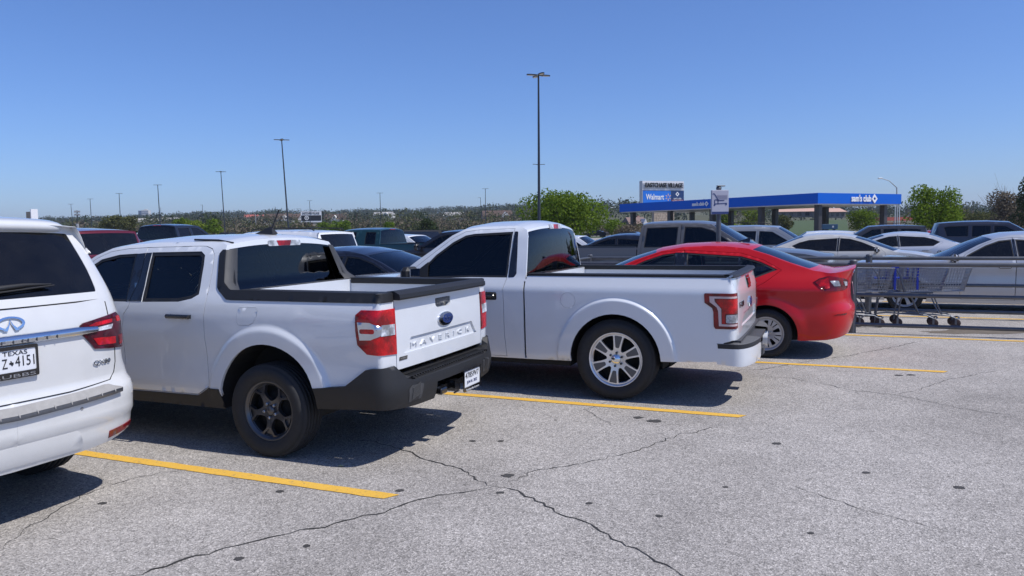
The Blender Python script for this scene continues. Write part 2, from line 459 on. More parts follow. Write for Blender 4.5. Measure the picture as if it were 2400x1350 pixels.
CLEAR_L = m_lens('clear_lens', (0.62, 0.64, 0.68), 60, 0.06)
SMOKE_L = m_lens('headlamp_lens', (0.30, 0.32, 0.35), 30, 0.05)
GL_CLEAR = m_glass('clear_glass', (0.42, 0.47, 0.46), 1.5)
GL_TINT = m_glass('tinted_glass', (0.07, 0.085, 0.095), 1.5)
GL_PRIV = m_glass('privacy_glass', (0.022, 0.026, 0.032), 1.5, 0.035)
WHITE_P = m_paint('white_paint', (0.68, 0.70, 0.72))
PEARL_P = m_paint('pearl_white_paint', (0.68, 0.68, 0.665), 0.0, 0.3, 0.25)
RED_P = m_paint('red_paint', (0.50, 0.004, 0.008), 0.0, 0.45, 0.06, spec=.15, coat=.7)
PAPER = m_plain('plate_white', (0.72, 0.73, 0.75), 0.45, var=0.06)
INK = m_plain('ink_black', (0.012, 0.012, 0.016), 0.5)
NAVY = m_plain('navy_print', (0.012, 0.03, 0.14), 0.35, coat=0.4)
GREYD = m_plain('dusty_grey', (0.30, 0.29, 0.275), 0.75, var=0.25, scale=20)

def arch_pts(x, zc, r, zr, zf, n=22, rx=None):
    rx = rx or r; a0 = math.asin(max(-.95, min(.95, (zr - zc) / r))); a1 = math.asin(max(-.95, min(.95, (zf - zc) / r)))
    out = []
    for i in range(n + 1):
        a = (math.pi - a0) + (a1 - (math.pi - a0)) * i / n; out.append((x + rx * math.cos(a), zc + r * math.sin(a)))
    return out

_WH = {}
def wheel_set(key, Rt, w, rim, style, mat, mat2=None):
    """One wheel, its outer face towards +y, its hub at the origin: wheel > tyre, rim, hub_cap (and spoke_insert)."""
    if key in _WH: return copy_tree(_WH[key])
    mb = MB(); mb.lathe([(rim - .03, .34 * w), (rim - .035, -.40 * w), (rim * .9, -.42 * w)], 36, 'Y')
    mb.lathe([(0.001, .02 * w), (rim * .62, .02 * w), (rim * .62, -.06 * w), (rim - .034, -.08 * w)], 36, 'Y')
    root = mb.build('wheel', DARK)
    t = MB(); sw = Rt - rim
    half = [(rim - .004, .38 * w), (rim + .006, .455 * w), (rim + .16 * sw, .485 * w), (rim + .2 * sw, .488 * w), (rim + .22 * sw, .497 * w), (rim + .52 * sw, .52 * w), (rim + .56 * sw, .512 * w), (rim + .78 * sw, .50 * w), (Rt - .03, .475 * w), (Rt - .012, .445 * w), (Rt - .003, .40 * w), (Rt - .001, .345 * w),
            (Rt - .009, .335 * w), (Rt - .009, .315 * w), (Rt, .305 * w), (Rt, .185 * w), (Rt - .009, .175 * w), (Rt - .009, .145 * w), (Rt, .135 * w), (Rt, .02 * w), (Rt - .009, .01 * w)]
    t.lathe(half + [(a, -b) for a, b in half[::-1]], 44, 'Y'); t.build('tyre', RUBBER, root)
    rb = MB(); rb.lathe([(rim + .004, .385 * w), (rim + .006, .415 * w), (rim - .002, .425 * w), (rim - .012, .41 * w), (rim - .016, .36 * w), (rim - .034, .30 * w)], 44, 'Y')
    dish = lambda r: .405 * w - .016 - .010 * np.cos(np.clip(r / rim, 0, 1) * math.pi) * 0 - .018 * np.clip(1 - r / (rim * .55), 0, 1)
    def fm(a, b):
        a = np.asarray(a); b = np.asarray(b); r = np.hypot(a, b); P = np.stack([a, dish(r), b], -1); N = np.zeros_like(P); N[:, 1] = 1; return P, N
    pol = lambda L: [(rim * r * math.cos(R(t_)), rim * r * math.sin(R(t_))) for r, t_ in L]
    holes = []; ins = []; lug = 5; a0 = 90.0
    if style == 'y5':
        for i in range(5):
            t0 = 97 + 72 * i
            holes.append(rounded(pol([(.33, t0 - 8), (.33, t0 + 8), (.47, t0 + 24), (.63, t0 + 27), (.86, t0 + 18), (.905, t0 + 9), (.905, t0 - 9), (.86, t0 - 18), (.63, t0 - 27), (.47, t0 - 24)]), .008, 3))
            s0 = t0 + 36; q = rounded(pol([(.66, s0 - 3), (.66, s0 + 3), (.78, s0 + 10), (.90, s0 + 13), (.925, s0), (.90, s0 - 13), (.78, s0 - 10)]), .005, 3); holes.append(q); ins.append((q, -.017))
            ins.append((rounded(pol([(.36, s0 - 5.0), (.36, s0 + 5.0), (.60, s0 + 3), (.60, s0 - 3)]), .004, 2), .0015))
        a0 = 61
    elif style == 's6':
        lug = 6; a0 = 97
        for i in range(6):
            t0 = 67 + 60 * i
            holes.append(rounded(pol([(.35, t0 - 7), (.35, t0 + 7), (.52, t0 + 14.0), (.89, t0 + 16.8), (.905, t0), (.89, t0 - 16.8), (.52, t0 - 14.0)]), .018, 4))
            s0 = t0 + 30; ins.append(rounded(pol([(.43, s0 - 8.5), (.43, s0 + 8.5), (.885, s0 + 9.6), (.885, s0 - 9.6)]), .012, 3))
    elif style == 'cover':
        for i in range(5):
            t0 = 90 + 72 * i
            holes.append(rounded(pol([(.40, t0 - 8), (.40, t0 + 8), (.80, t0 + 10), (.80, t0 - 10)]), .02, 4))
            holes.append(rounded(pol([(.50, t0 + 26), (.50, t0 + 31), (.84, t0 + 28), (.84, t0 + 23)]), .008, 3))
            holes.append(rounded(pol([(.50, t0 + 41), (.50, t0 + 46), (.84, t0 + 49), (.84, t0 + 44)]), .008, 3))
    else:
        for i in range(5):
            t0 = 90 + 72 * i
            holes.append(rounded(pol([(.30, t0 - 14), (.30, t0 + 14), (.86, t0 + 25), (.90, t0), (.86, t0 - 25)]), .02, 4))
    panel(fm, [(rim * .985 * math.cos(2 * math.pi * i / 44), rim * .985 * math.sin(2 * math.pi * i / 44)) for i in range(44)], holes, .035, .034, 0, False, rb)
    rb.build('rim', mat, root)
    if ins:
        ib = MB()
        for q in ins:
            if style == 'y5': panel(fm, q[0], (), .05, .004, q[1], False, ib)
            else: panel(fm, q, (), .05, .004, .0025, False, ib)
        ib.build('spoke_insert', mat2 or ALLOYD, root)
    lb = MB()
    for i in range(lug):
        a = R(a0 + 360 * i / lug); c = (rim * .245 * math.cos(a), .395 * w - .022, rim * .245 * math.sin(a))
        lb.lathe([(.0135, -.01), (.0125, .016), (.009, .02), (.001, .02)], 6, 'Y', c, False)
    lb.build('lug_nut', SATIN if style == 'y5' else (GLOSSB if style == 's6' else CHROME), root)
    hb = MB(); hr = rim * (.17 if style != 's6' else .185); hy = .405 * w - .036
    hb.lathe([(hr, hy), (hr, hy + .018), (hr * .85, hy + .027), (.001, hy + .03)], 28, 'Y')
    hb.build('hub_cap', CHROME if style in ('s6',) else (ALLOYD if style == 'y5' else mat), root)
    _WH[key] = root; return root

def put_wheels(root, key, Rt, w, rim, style, mat, yw, wb, mat2=None, steer=0.0, z0=0.0):
    for x in (0, wb):
        for sgn in (1, -1):
            o = wheel_set(key, Rt, w, rim, style, mat, mat2)
            o.parent = root; o.location = (x, sgn * (yw - .42 * w), Rt + z0); o.rotation_euler = (0, RNG.uniform(0, 0) if x == 0 else 0.4, 0 if sgn > 0 else math.pi)
            if x: o.rotation_euler[2] += steer

def seat(mb, x, y, w=.5, h=.0):
    mb.box((x, y, .58 + h), (.5, w, .16), bevel=.05)
    M = MB(); M.box((0, 0, .32), (.16, w, .66), bevel=.06); M.box((0, 0, .74), (.12, .27, .2), bevel=.05)
    M.xf(Matrix.Translation((x - .27, y, .6 + h)) @ Matrix.Rotation(R(-14), 4, 'Y')); mb.join(M)

def wpoly(sh, poly): return [(sh.wx(x), z) for x, z in poly]

def build_car(sp):
    """Build one vehicle from its description; returns the root Empty."""
    sh = sp['shell']; g = sp.get('g', .06); paint = sp['paint']; hero = sp.get('hero', False)
    root = empty(sp['name'], sp['loc'], sp['yaw']); tag(root, sp['label'], sp['cat'], sp.get('group'))
    root['_'] = 0; del root['_']
    L = sh.len; pk = sp.get('pickup'); thick = sp.get('thick', .022)
    # ---- outline of one side
    segs = []; top = []
    for nm, pts in sp['top']:
        q = [((p[0] if len(p) == 3 else sh.wx(p[0])), p[1]) for p in pts]
        segs.append((nm, q)); top += q if not top else (q[1:] if np.hypot(q[0][0] - top[-1][0], q[0][1] - top[-1][1]) < 1e-6 else q)
    low = []
    for p in sp['low']:
        if p[0] == 'arch': low += [(sh.wx(a), b) for a, b in arch_pts(*p[1:])]
        elif p[0] == 'w': low.append((p[1], p[2]))
        else: low.append((sh.wx(p[0]), p[1]))
    outer = low + top[::-1]
    wins = sp.get('windows', []); doors = sp.get('doors', []); cut = [wpoly(sh, c) for c in sp.get('cuts', [])]
    dpoly = [wpoly(sh, d['poly']) for d in doors]
    holes = [inset(d, -.0035) for d in dpoly] + cut
    wp = [wpoly(sh, w_['poly']) for w_ in wins]
    for i, w_ in enumerate(wins):
        if w_.get('door') is None: holes.append(wp[i])
    rings = [(sh.wx(xc + r * math.cos(t)), zc + r * math.sin(t)) for xc, zc, rad in sp.get('rings', []) for r in rad for t in np.arange(-.2, math.pi + .2, .6 * g / r)]
    body = MB(); panel(sh, outer, holes, g, thick, 0, True, body, extra=rings); body.mirror()
    # ---- surfaces across the car
    surf = sp.get('bulge', {}); glassb = sp.get('glassbox', {})
    frames = []
    for nm, q in segs:
        if nm in ('skip', 'rail'): continue
        q = dens(q, g * 1.2, False); P = sh.pos(np.array([a for a, _ in q]), np.array([b for _, b in q]))
        bl = surf.get(nm, (0, .03)); n = 12 if hero else 7
        if isinstance(bl, list):
            bl = np.array(bl, float); tt = np.linspace(0, len(bl) - 1, len(q)); bl = np.stack([np.interp(tt, range(len(bl)), bl[:, c]) for c in (0, 1)], 1)
        G = bridge(P, bl, n, surf.get(nm + '_p', 2.4))
        if nm in ('windshield', 'backlight', 'cabback'):
            fr = glassb.get(nm, (.06, .94, .93)); k = len(q); W_ = G.shape[1]
            def fm(a, b, G=G, k=k, W_=W_, nm=nm):
                a = np.clip(np.asarray(a, float), 0, 1) * (k - 1); b = (np.clip(np.asarray(b, float), -1, 1) * .5 + .5) * (W_ - 1)
                i = np.minimum(a.astype(int), k - 2); j = np.minimum(b.astype(int), W_ - 2); u = (a - i)[:, None]; v = (b - j)[:, None]
                Q = (1 - u) * (1 - v) * G[i, j] + u * (1 - v) * G[i + 1, j] + (1 - u) * v * G[i, j + 1] + u * v * G[i + 1, j + 1]
                du = G[i + 1, j] - G[i, j]; dv = G[i, j + 1] - G[i, j]; N = np.cross(dv, du)
                N /= np.linalg.norm(N, axis=1, keepdims=True) + 1e-12; N *= np.sign((N[:, 0] * (1 if nm == 'windshield' else -1) + .05 * N[:, 2]))[:, None]; return Q, N
            a0, a1, b1 = fr[:3]; b0 = fr[3] if len(fr) > 3 else b1
            hole = rounded([(a0, -b0), (a0, b0), (a1, b1), (a1, -b1)], .06, 4)
            panel(fm, [(0, -1), (0, 1), (1, 1), (1, -1)], [hole], .12, .012, 0, True, body)
            frames.append((nm, fm, hole))
        elif nm in ('hood', 'deck') and sp.get('lids', True):
            hb = MB().grid(G, True, flip=True)
            # seams: the lid stands 2 mm proud of the body
            hb.build('hood' if nm == 'hood' else 'trunk_lid', paint, root)
        else: body.grid(G, True, flip=True)
    body.build('body', paint, root)
    gl = sp.get('glass', GL_TINT); glr = sp.get('glass_rear', gl)
    for nm, fm, hole in frames:
        m = panel(fm, inset(hole, -.012), (), .09, 0, -.003, True, lip=False)
        o = m.build({'windshield': 'windshield', 'backlight': 'rear_window', 'cabback': 'rear_window'}[nm], GL_CLEAR if nm == 'windshield' else glr, root)
        band = panel(fm, inset(hole, -.03), [inset(hole, .05 if nm == 'windshield' else .035)], .1, .0, -.006, True, lip=False)
        band.build('window_band', GLOSSB, o)
    # ---- doors
    for i, d in enumerate(doors):
        whs = [wp[j] for j, w_ in enumerate(wins) if w_.get('door') == i]
        for sg in (1, -1):
            mb = panel(sh, inset(dpoly[i], .0015), [inset(h, -.0) for h in whs], g, thick, 0, True, extra=rings)
            if sg < 0: mb = mb.mirrored()
            do = mb.build('door', paint, root)
            if d.get('handle'):
                hx, hz = d['handle']; hw = d.get('hlen', .2); wy = sh.wx(hx); P = sh.pos(np.array([wy]), np.array([hz]))[0]
                hb = MB(); hb.box((hx, P[1] + .028, hz), (hw, .022, .034), bevel=.01); hb.box((hx + hw * .42, P[1] + .012, hz), (.03, .03, .03)); hb.box((hx - hw * .42, P[1] + .012, hz), (.03, .03, .03))
                cup = panel(sh, ellipse(.05, .047, 20, (wy + .01, hz)), (), .03, 0, .0015, lip=False)
                if sg < 0: hb = hb.mirrored(); cup = cup.mirrored()
                hb.build('door_handle', d.get('hmat', paint), do)
                if d.get('cup'): cup.build('handle_cup', d['cup'], do)
    # ---- side glass and pillar trim
    for i, w_ in enumerate(wins):
        for sg in (1, -1):
            fm = sh
            m = panel(fm, inset(wp[i], -.01), (), .08, 0, -.012, True, lip=False); fr = panel(fm, inset(wp[i], -.004), [inset(wp[i], w_.get('band', .018))], .08, .004, -.005, True)
            if sg < 0: m = m.mirrored(); fr = fr.mirrored()
            o = m.build('side_window', w_.get('mat', gl), root); fr.build('window_seal', w_.get('seal', BLACKP), o)
    for nm, poly, mat, off in sp.get('trim', []):
        q = [((p[0] if len(p) == 3 else sh.wx(p[0])), p[1]) for p in poly]
        for sg in (1, -1):
            m = panel(sh, q, (), g, .008, off)
            if sg < 0: m = m.mirrored()
            m.build(nm, mat, root)
    # ---- lamps: list of (name, [(poly, material, offset) ...]); first layer is the part, the rest are sub-parts
    for nm, layers in sp.get('lamps', []):
        for sg in (1, -1):
            par = root
            for k, (sub, poly, mat, off) in enumerate(layers):
                m = panel(sh, poly, (), .03 if hero else .06, .02 if k == 0 else .006, off)
                if sg < 0: m = m.mirrored()
                o = m.build(sub if k else nm, mat, par)
                if k == 0: par = o
    for nm, poly, mat, off in sp.get('centre', []):            # parts that straddle the middle, in (w, z) with w through 0
        panel(sh, poly, (), .04 if hero else .07, .015, off).build(nm, mat, root)
    for nm, poly, mat, off in sp.get('nose', []):              # same at the front: poly in (distance from front centre, z)
        m = panel(sh, [(L - a, z) for a, z in poly], (), .07, .012, off); m.mirror(); m.build(nm, mat, root)
    # ---- wheels, wheel houses, underside, cabin
    w_ = sp['wheels']; put_wheels(root, *w_['key'], yw=w_['yw'], wb=w_['wb'], mat2=w_.get('mat2'), steer=w_.get('steer', 0), z0=w_.get('z0', 0))
    ub = MB()
    for x in (0, w_['wb']):
        r = w_['arch'] + .015; zc = w_['zc']; n = 14
        for sg in (1, -1):
            a = [math.pi * (-.05 + 1.1 * i / n) for i in range(n + 1)]; yo = sg * (sh.W - .03); yi = sg * (sh.W - .34)
            V = [(x + r * math.cos(t), yo, zc + r * math.sin(t)) for t in a] + [(x + r * math.cos(t), yi, zc + r * math.sin(t)) for t in a]
            ub.add(V, [(i, i + 1, n + 2 + i, n + 1 + i) for i in range(n)]); ub.add([V[n + 1 + i] for i in range(n + 1)], [tuple(range(n + 1))])
    zb = sp.get('floor', .34)
    x0, x1 = sp.get('ub', (float(sh.x[0]) + .12, float(sh.x[-1]) - .2)); a = w_['arch'] + .02
    for (p, q2, hw) in ((x0 + .12, -a, sh.W - .34), (-a, a, sh.W - .36), (a, w_['wb'] - a, sh.W - .06), (w_['wb'] - a, w_['wb'] + a, sh.W - .36), (w_['wb'] + a, x1, sh.W - .14)):
        if q2 > p: ub.box(((p + q2) / 2, 0, zb + .03 + (.14 if q2 <= 0 else 0)), (q2 - p, 2 * hw, .06))
    ub.tube([(0, -sh.W + .2, w_['key'][1]), (0, sh.W - .2, w_['key'][1])], .05, 8)
    ub.build('underbody', DARK, root)
    it = MB(); cx0, cx1 = sp['cabin']; hh = sp.get('seat_h', 0.0); yk = sh.W - .16
    it.box(((cx0 + cx1) / 2, 0, zb + .1), (cx1 - cx0, 2 * yk, .05)); it.box((cx1 - .18, 0, sp.get('dash', .85)), (.5, 2 * yk - .06, .22), bevel=.08)
    it.build('cabin_trim', TRIM, root)
    for row in sp.get('seats', ()):
        for y in (-.36, .36):
            sb = MB(); seat(sb, row, y, .5, hh); sb.build('seat', SEAT, root)
    # ---- mirrors
    if sp.get('mirror'):
        mx, mz, mc = sp['mirror']; P = sh.pos(np.array([sh.wx(mx)]), np.array([mz]))[0]; big = sp.get('mirror_size', (.12, .22, .16))
        for sg in (1, -1):
            mb = MB(); mb.box((mx, P[1] + .05 + big[1] / 2, mz + .05), big, bevel=.04); mb.box((mx, P[1] + .04, mz + .0), (.06, .12, .05), bevel=.01)
            gb = MB().box((mx - big[0] / 2 - .002, P[1] + .05 + big[1] / 2, mz + .05), (.004, big[1] - .04, big[2] - .04))
            if sg < 0: mb = mb.mirrored(); gb = gb.mirrored()
            mo = mb.build('side_mirror', mc, root); gb.build('mirror_glass', CHROME, mo)
    if sp.get('rails'):
        x0, x1, z0, y0 = sp['rails']
        for sg in (1, -1):
            mb = MB(); mb.tube([(x0, sg * y0, z0 - .06), (x0 + .1, sg * y0, z0), ((x0 + x1) / 2, sg * y0, z0 + .03), (x1 - .1, sg * y0, z0), (x1, sg * y0, z0 - .07)], .016, 6)
            mb.build('roof_rail', sp.get('rail_mat', BLACKP), root)
        for f in sp.get('bars', ()):
            MB().tube([(f, -y0, z0 + .02), (f, y0, z0 + .02)], .014, 6).build('roof_bar', BLACKP, root)
    return root

def plate(root, x, y, z, w=.305, h=.152, tilt=0.0, lines=(), face=1, name='license_plate', mat=None, frame=None, yaw=0.0):
    """Number plate facing -x of the vehicle; lines = (text, size, dy, material, width)."""
    up = np.array([math.sin(tilt), 0, math.cos(tilt)]); right = np.array([math.sin(yaw), -math.cos(yaw), 0.0])
    fm = flat((x, y, z), right, up)
    o = panel(fm, rounded([(-w / 2, -h / 2), (w / 2, -h / 2), (w / 2, h / 2), (-w / 2, h / 2)], .012, 3), (), .2, .004, 0, False).build(name, mat or PAPER, root)
    if frame:
        mb = panel(fm, rounded([(-w / 2 - .008, -h / 2 - frame[0]), (w / 2 + .008, -h / 2 - frame[0]), (w / 2 + .008, h / 2 + frame[1]), (-w / 2 - .008, h / 2 + frame[1])], .014, 3),
                   [rounded([(-w / 2 + .006, -h / 2 + .012), (w / 2 - .006, -h / 2 + .012), (w / 2 - .006, h / 2 - .008), (-w / 2 + .006, h / 2 - .008)], .008, 2)], .2, .008, .006, False)
        mb.build('plate_frame', frame[2], o)
    for t, size, dx, dy, m, wd in lines:
        text_on(fm, t, size, dx, dy, .0012, .0015 if dy > -h / 2 + .014 else .0068, wd).build('plate_lettering', m, o)
    return o, fm
# ------------------------------------------------------------------ ground
def m_asphalt():
    k = NT('worn_asphalt'); v = k.coord()
    v1 = k.n('ShaderNodeTexVoronoi'); v1.inputs['Scale'].default_value = 125; k.l(v, v1.inputs['Vector'])
    v2 = k.n('ShaderNodeTexVoronoi'); v2.inputs['Scale'].default_value = 46; k.l(v, v2.inputs['Vector'])
    sep = k.n('ShaderNodeSeparateColor'); k.l(v1.outputs['Color'], sep.inputs[0]); sp2 = k.n('ShaderNodeSeparateColor'); k.l(v2.outputs['Color'], sp2.inputs[0])
    stone = k.ramp(sep.outputs[0], [(0, (.10, .098, .096)), (.2, (.20, .196, .194)), (.5, (.295, .288, .284)), (.82, (.39, .38, .375)), (1, (.62, .61, .60))])
    coarse = k.ramp(sp2.outputs[1], [(0, (.19, .186, .184)), (.5, (.31, .303, .30)), (1, (.44, .43, .43))])
    c = k.mix(.30, stone, coarse)
    big = k.noise(v, .22, 5, .6); mid = k.noise(v, 1.6, 5, .65); fine = k.noise(v, 11, 4, .7)
    c = k.mix(1.0, c, k.ramp(big.outputs[0], [(.25, (.80, .79, .78)), (.75, (1.10, 1.09, 1.08))]), 'MULTIPLY')
    c = k.mix(1.0, c, k.ramp(mid.outputs[0], [(.25, (.82, .82, .82)), (.7, (1.08, 1.08, 1.08))]), 'MULTIPLY')
    st = k.noise(v, .9, 6, .75); spot = k.ramp(st.outputs[0], [(.66, (1, 1, 1)), (.74, (.68, .67, .66))]); c = k.mix(1.0, c, spot, 'MULTIPLY')
    f2 = k.ramp(fine.outputs[0], [(.30, (.62, .62, .62)), (.42, (1, 1, 1))]); c = k.mix(.6, c, f2, 'MULTIPLY')
    v3 = k.n('ShaderNodeTexVoronoi'); v3.inputs['Scale'].default_value = 2.3; k.l(v, v3.inputs['Vector'])
    nz = k.noise(v, 18, 3, .6); dd = k.math('ADD', v3.outputs['Distance'], k.math('MULTIPLY', nz.outputs[0], .10))
    s3 = k.n('ShaderNodeSeparateColor'); k.l(v3.outputs['Color'], s3.inputs[0]); dd = k.math('ADD', dd, k.math('MULTIPLY', k.math('LESS_THAN', s3.outputs[0], .72), 1.0)); drops = k.ramp(dd, [(.075, (.42, .42, .42)), (.115, (1, 1, 1))]); c = k.mix(1.0, c, drops, 'MULTIPLY')
    wv = k.noise(v, .55, 3, .5); tyre = k.ramp(wv.outputs[0], [(.35, (.90, .895, .89)), (.60, (1.04, 1.04, 1.04))]); c = k.mix(1.0, c, tyre, 'MULTIPLY')
    c = k.mix(1.0, c, (1.23, 1.18, 1.10), 'MULTIPLY')
    p = k.princ(c, .88, spec=.35)
    h = k.math('ADD', v1.outputs['Distance'], k.math('MULTIPLY', v2.outputs['Distance'], .8))
    k.l(k.bump(h, .55, .006), p.inputs['Normal'])
    return k.done(p.outputs[0])
ASPH = m_asphalt()
def m_line():
    k = NT('yellow_road_paint'); v = k.coord()
    n = k.noise(v, 26, 5, .7); n2 = k.noise(v, 2.2, 4, .6); v1 = k.n('ShaderNodeTexVoronoi'); v1.inputs['Scale'].default_value = 105; k.l(v, v1.inputs['Vector'])
    c = k.mix(n2.outputs[0], (.66, .36, .045), (.80, .50, .09))
    w = k.ramp(n.outputs[0], [(.32, (1, 1, 1)), (.43, (0, 0, 0))]); c = k.mix(k.math('MULTIPLY', w, .75), c, (.22, .19, .13))
    p = k.princ(c, .75, spec=.3); k.l(k.bump(v1.outputs['Distance'], .45, .005), p.inputs['Normal']); return k.done(p.outputs[0])
YEL = m_line()
gb = MB(); gx = [-6000, -400, -60, -20, 0, 20, 60, 400, 6000]; gy = [-300, -20, 0, 10, 20, 40, 100, 400, 6000]
gb.grid(np.array([[(x, y, 0.0) for x in gx] for y in gy]), True, flip=True)
GROUND = gb.build('ground', ASPH); tag(GROUND, 'weathered light grey asphalt of the car park', kind='structure')

LD = np.array([math.cos(R(-23.0)), math.sin(R(-23.0)), 0]); LN = np.array([-LD[1], LD[0], 0])
L_OFF, L_SP = 4.122, 2.902
def lot(s, n, z=0.0):
    """Point in the car park: s along the bay lines (towards the aisle), n across them (bay widths, 0 = nearest line)."""
    return LD * s + LN * (L_OFF + L_SP * n) + np.array([0, 0, z])
def stripe(s0, s1, n, w=.10, end=0.56, name='bay_line', z=.004):
    """A painted bay line: slightly ragged edges, its end cut along the aisle."""
    rr = random.Random(int(n * 100) + 7); k = max(2, int((s1 - s0) / .08)); a = []; b = []
    for i in range(k + 1):
        s = s0 + (s1 - s0) * i / k
        a.append(lot(s + end * w * .5, n, z) + LN * (w / 2 + rr.uniform(-.004, .004))); b.append(lot(s - end * w * .5, n, z) - LN * (w / 2 + rr.uniform(-.004, .004)))
    o = MB().grid(np.array([b, a]), False, flip=True).build(name, YEL); tag(o, kind='structure'); return o
END = [float((at_ground(*q) @ LD)) for q in ((918, 1165), (1740, 977.5), (2216, 871))]
for n in range(-2, 14):
    e = END[n] if 0 <= n < 3 else END[0] + (END[2] - END[0]) / 2 * n
    stripe(e - 5.9, e, n, .105)
    if n < 12: stripe(e - 18.0, e - 12.1, n, .105)
# cracks: ragged dark grooves traced on the ground
CRK = m_plain('crack_fill', (.035, .033, .031), .95, var=.4)
def crack(pts, w, name='crack', seed=1):
    rr = random.Random(seed); P = [at_ground(*q)[:2] for q in pts]; Q = []
    for a, b in zip(P, P[1:]):
        k = max(2, int(np.hypot(*(b - a)) / .05)); d = (b - a) / (np.hypot(*(b - a)) + 1e-9); nn = np.array([-d[1], d[0]])
        for j in range(k): Q.append(a + (b - a) * j / k + nn * rr.gauss(0, .012))
    Q.append(P[-1]); Q = np.array(Q); T = np.gradient(Q, axis=0); T /= np.linalg.norm(T, axis=1, keepdims=True) + 1e-9; N = np.stack([-T[:, 1], T[:, 0]], 1)
    L_ = []; Rr = []
    for i, q in enumerate(Q):
        t = i / (len(Q) - 1); ww = w * min(1, 6 * t + .25, 6 * (1 - t) + .25) * rr.uniform(.25, 1.0)
        L_.append((*(q + N[i] * ww), .0035)); Rr.append((*(q - N[i] * ww), .0035))
    MB().grid(np.array([L_, Rr]), False).build(name, CRK, GROUND)
CR_ = [([(790, 1030), (866, 1034), (925, 1050), (968, 1060), (1000, 1078), (1060, 1093), (1100, 1108), (1135, 1132), (1160, 1140)], .007),
       ([(1160, 1140), (1118, 1150), (1045, 1158), (960, 1178), (880, 1205), (830, 1216), (760, 1235), (680, 1250), (610, 1268), (530, 1285), (440, 1310), (330, 1345), (230, 1380)], .009),
       ([(1175, 1138), (1195, 1128), (1250, 1105), (1330, 1092), (1420, 1075), (1510, 1052), (1590, 1020), (1640, 1010), (1700, 992)], .005),
       ([(1160, 1140), (1185, 1142), (1250, 1168), (1300, 1200), (1350, 1215), (1410, 1245), (1455, 1272), (1500, 1295), (1560, 1325), (1620, 1360)], .008),
       ([(1655, 883), (1720, 868), (1790, 865), (1850, 855), (1925, 842), (1990, 834), (2060, 820), (2130, 806), (2180, 796)], .006),
       ([(1780, 882), (1850, 886), (1930, 900), (2005, 917), (2040, 920), (2100, 926), (2170, 940), (2240, 955), (2320, 968), (2420, 980)], .005),
       ([(2100, 926), (2150, 915), (2210, 892), (2280, 880), (2340, 868)], .004),
       ([(250, 1140), (310, 1122), (370, 1110), (430, 1102)], .004), ([(0, 1290), (60, 1240), (150, 1190), (220, 1150), (250, 1140)], .004),
       ([(1850, 1135), (1930, 1165), (2030, 1195), (2130, 1225), (2230, 1250)], .0035), ([(1440, 1000), (1370, 960), (1420, 945), (1480, 925)], .003)]
for i, (p_, w_) in enumerate(CR_): crack(p_, w_, seed=i + 3)
def blotch(px, py, rx, ry, col, name='oil_stain', seed=0, z=.003):
    rr = random.Random(seed); c = at_ground(px, py); n = 22; V = []
    for i in range(n):
        a = 2 * math.pi * i / n; k = rr.uniform(.72, 1.1); V.append((c[0] + rx * k * math.cos(a), c[1] + ry * k * math.sin(a), z))
    MB().add(V, [tuple(range(n))]).build(name, m_plain('stain_' + name, col, .9, var=.5, scale=9), GROUND)
blotch(2310, 777, .95, .30, (.14, .115, .085), 'mud_stain', 3)
for i, (px, py, r) in enumerate([(656, 1152, .03), (1190, 1115, .05), (1496, 979, .05), (1534, 987, .07), (719, 1280, .025), (1700, 1142, .02), (240, 1180, .03), (937, 1150, .035), (2248, 1143, .04), (2106, 880, .05), (2135, 879, .05), (560, 1310, .03), (1545, 1210, .025), (1172, 1155, .03), (1820, 1040, .04), (1108, 1034, .03), (1174, 1034, .03), (1900, 1250, .02), (2030, 1108, .03), (1380, 1180, .025)]):
    blotch(px, py, r, r * .8, (.05, .047, .045), 'tar_spot', i)
lf = at_ground(798, 1094); MB().add([(lf[0] - .025, lf[1], .004), (lf[0] + .0, lf[1] - .02, .012), (lf[0] + .03, lf[1], .006), (lf[0], lf[1] + .018, .010)], [(0, 1, 2, 3)]).build('fallen_leaf', m_plain('pale_leaf', (.55, .52, .25), .6))
tag(bpy.data.objects['fallen_leaf'], 'small pale yellow leaf on the asphalt below the compact pickup', 'leaf')
# ------------------------------------------------------------------ the four vehicles in front
def ring_flare(centres, zc, r1, r0, h, zlo):
    def f(x, z, k, y):
        s = 0
        for xc in centres: s = s + h * sstep(r1, r0, np.hypot(x - xc, z - zc)) * sstep(zlo - .12, zlo, z)
        return s * k
    return f
SH_MAV = Shell(-1.04, 3.95, .905, (.13, 9, .02), (.55, 4, .12),
    side=[(.28, -.07), (.42, -.03), (.52, -.012), (.72, -.020), (.95, 0), (1.05, 0), (1.13, -.012), (1.2, -.035), (1.26, -.065), (1.4, -.125), (1.6, -.225), (1.65, -.28)],
    rend=[(.4, 0), (.7, 0), (.9, .0), (1.1, -.006), (1.28, -.012)], fend=[(.3, -.06), (.5, 0), (.8, -.02), (1.0, -.08), (1.1, -.16)], extra=ring_flare((0, 3.076), .42, .600, .548, .026, .5))
SH_MAVB = Shell(-1.15, 3.95, .925, (.24, 4.2, .03), (.55, 4, .12), side=[(.3, -.06), (.45, -.02), (.6, 0), (.75, -.012)], rend=[(.38, -.06), (.45, -.02), (.56, 0), (.62, -.01), (.74, -.035)])
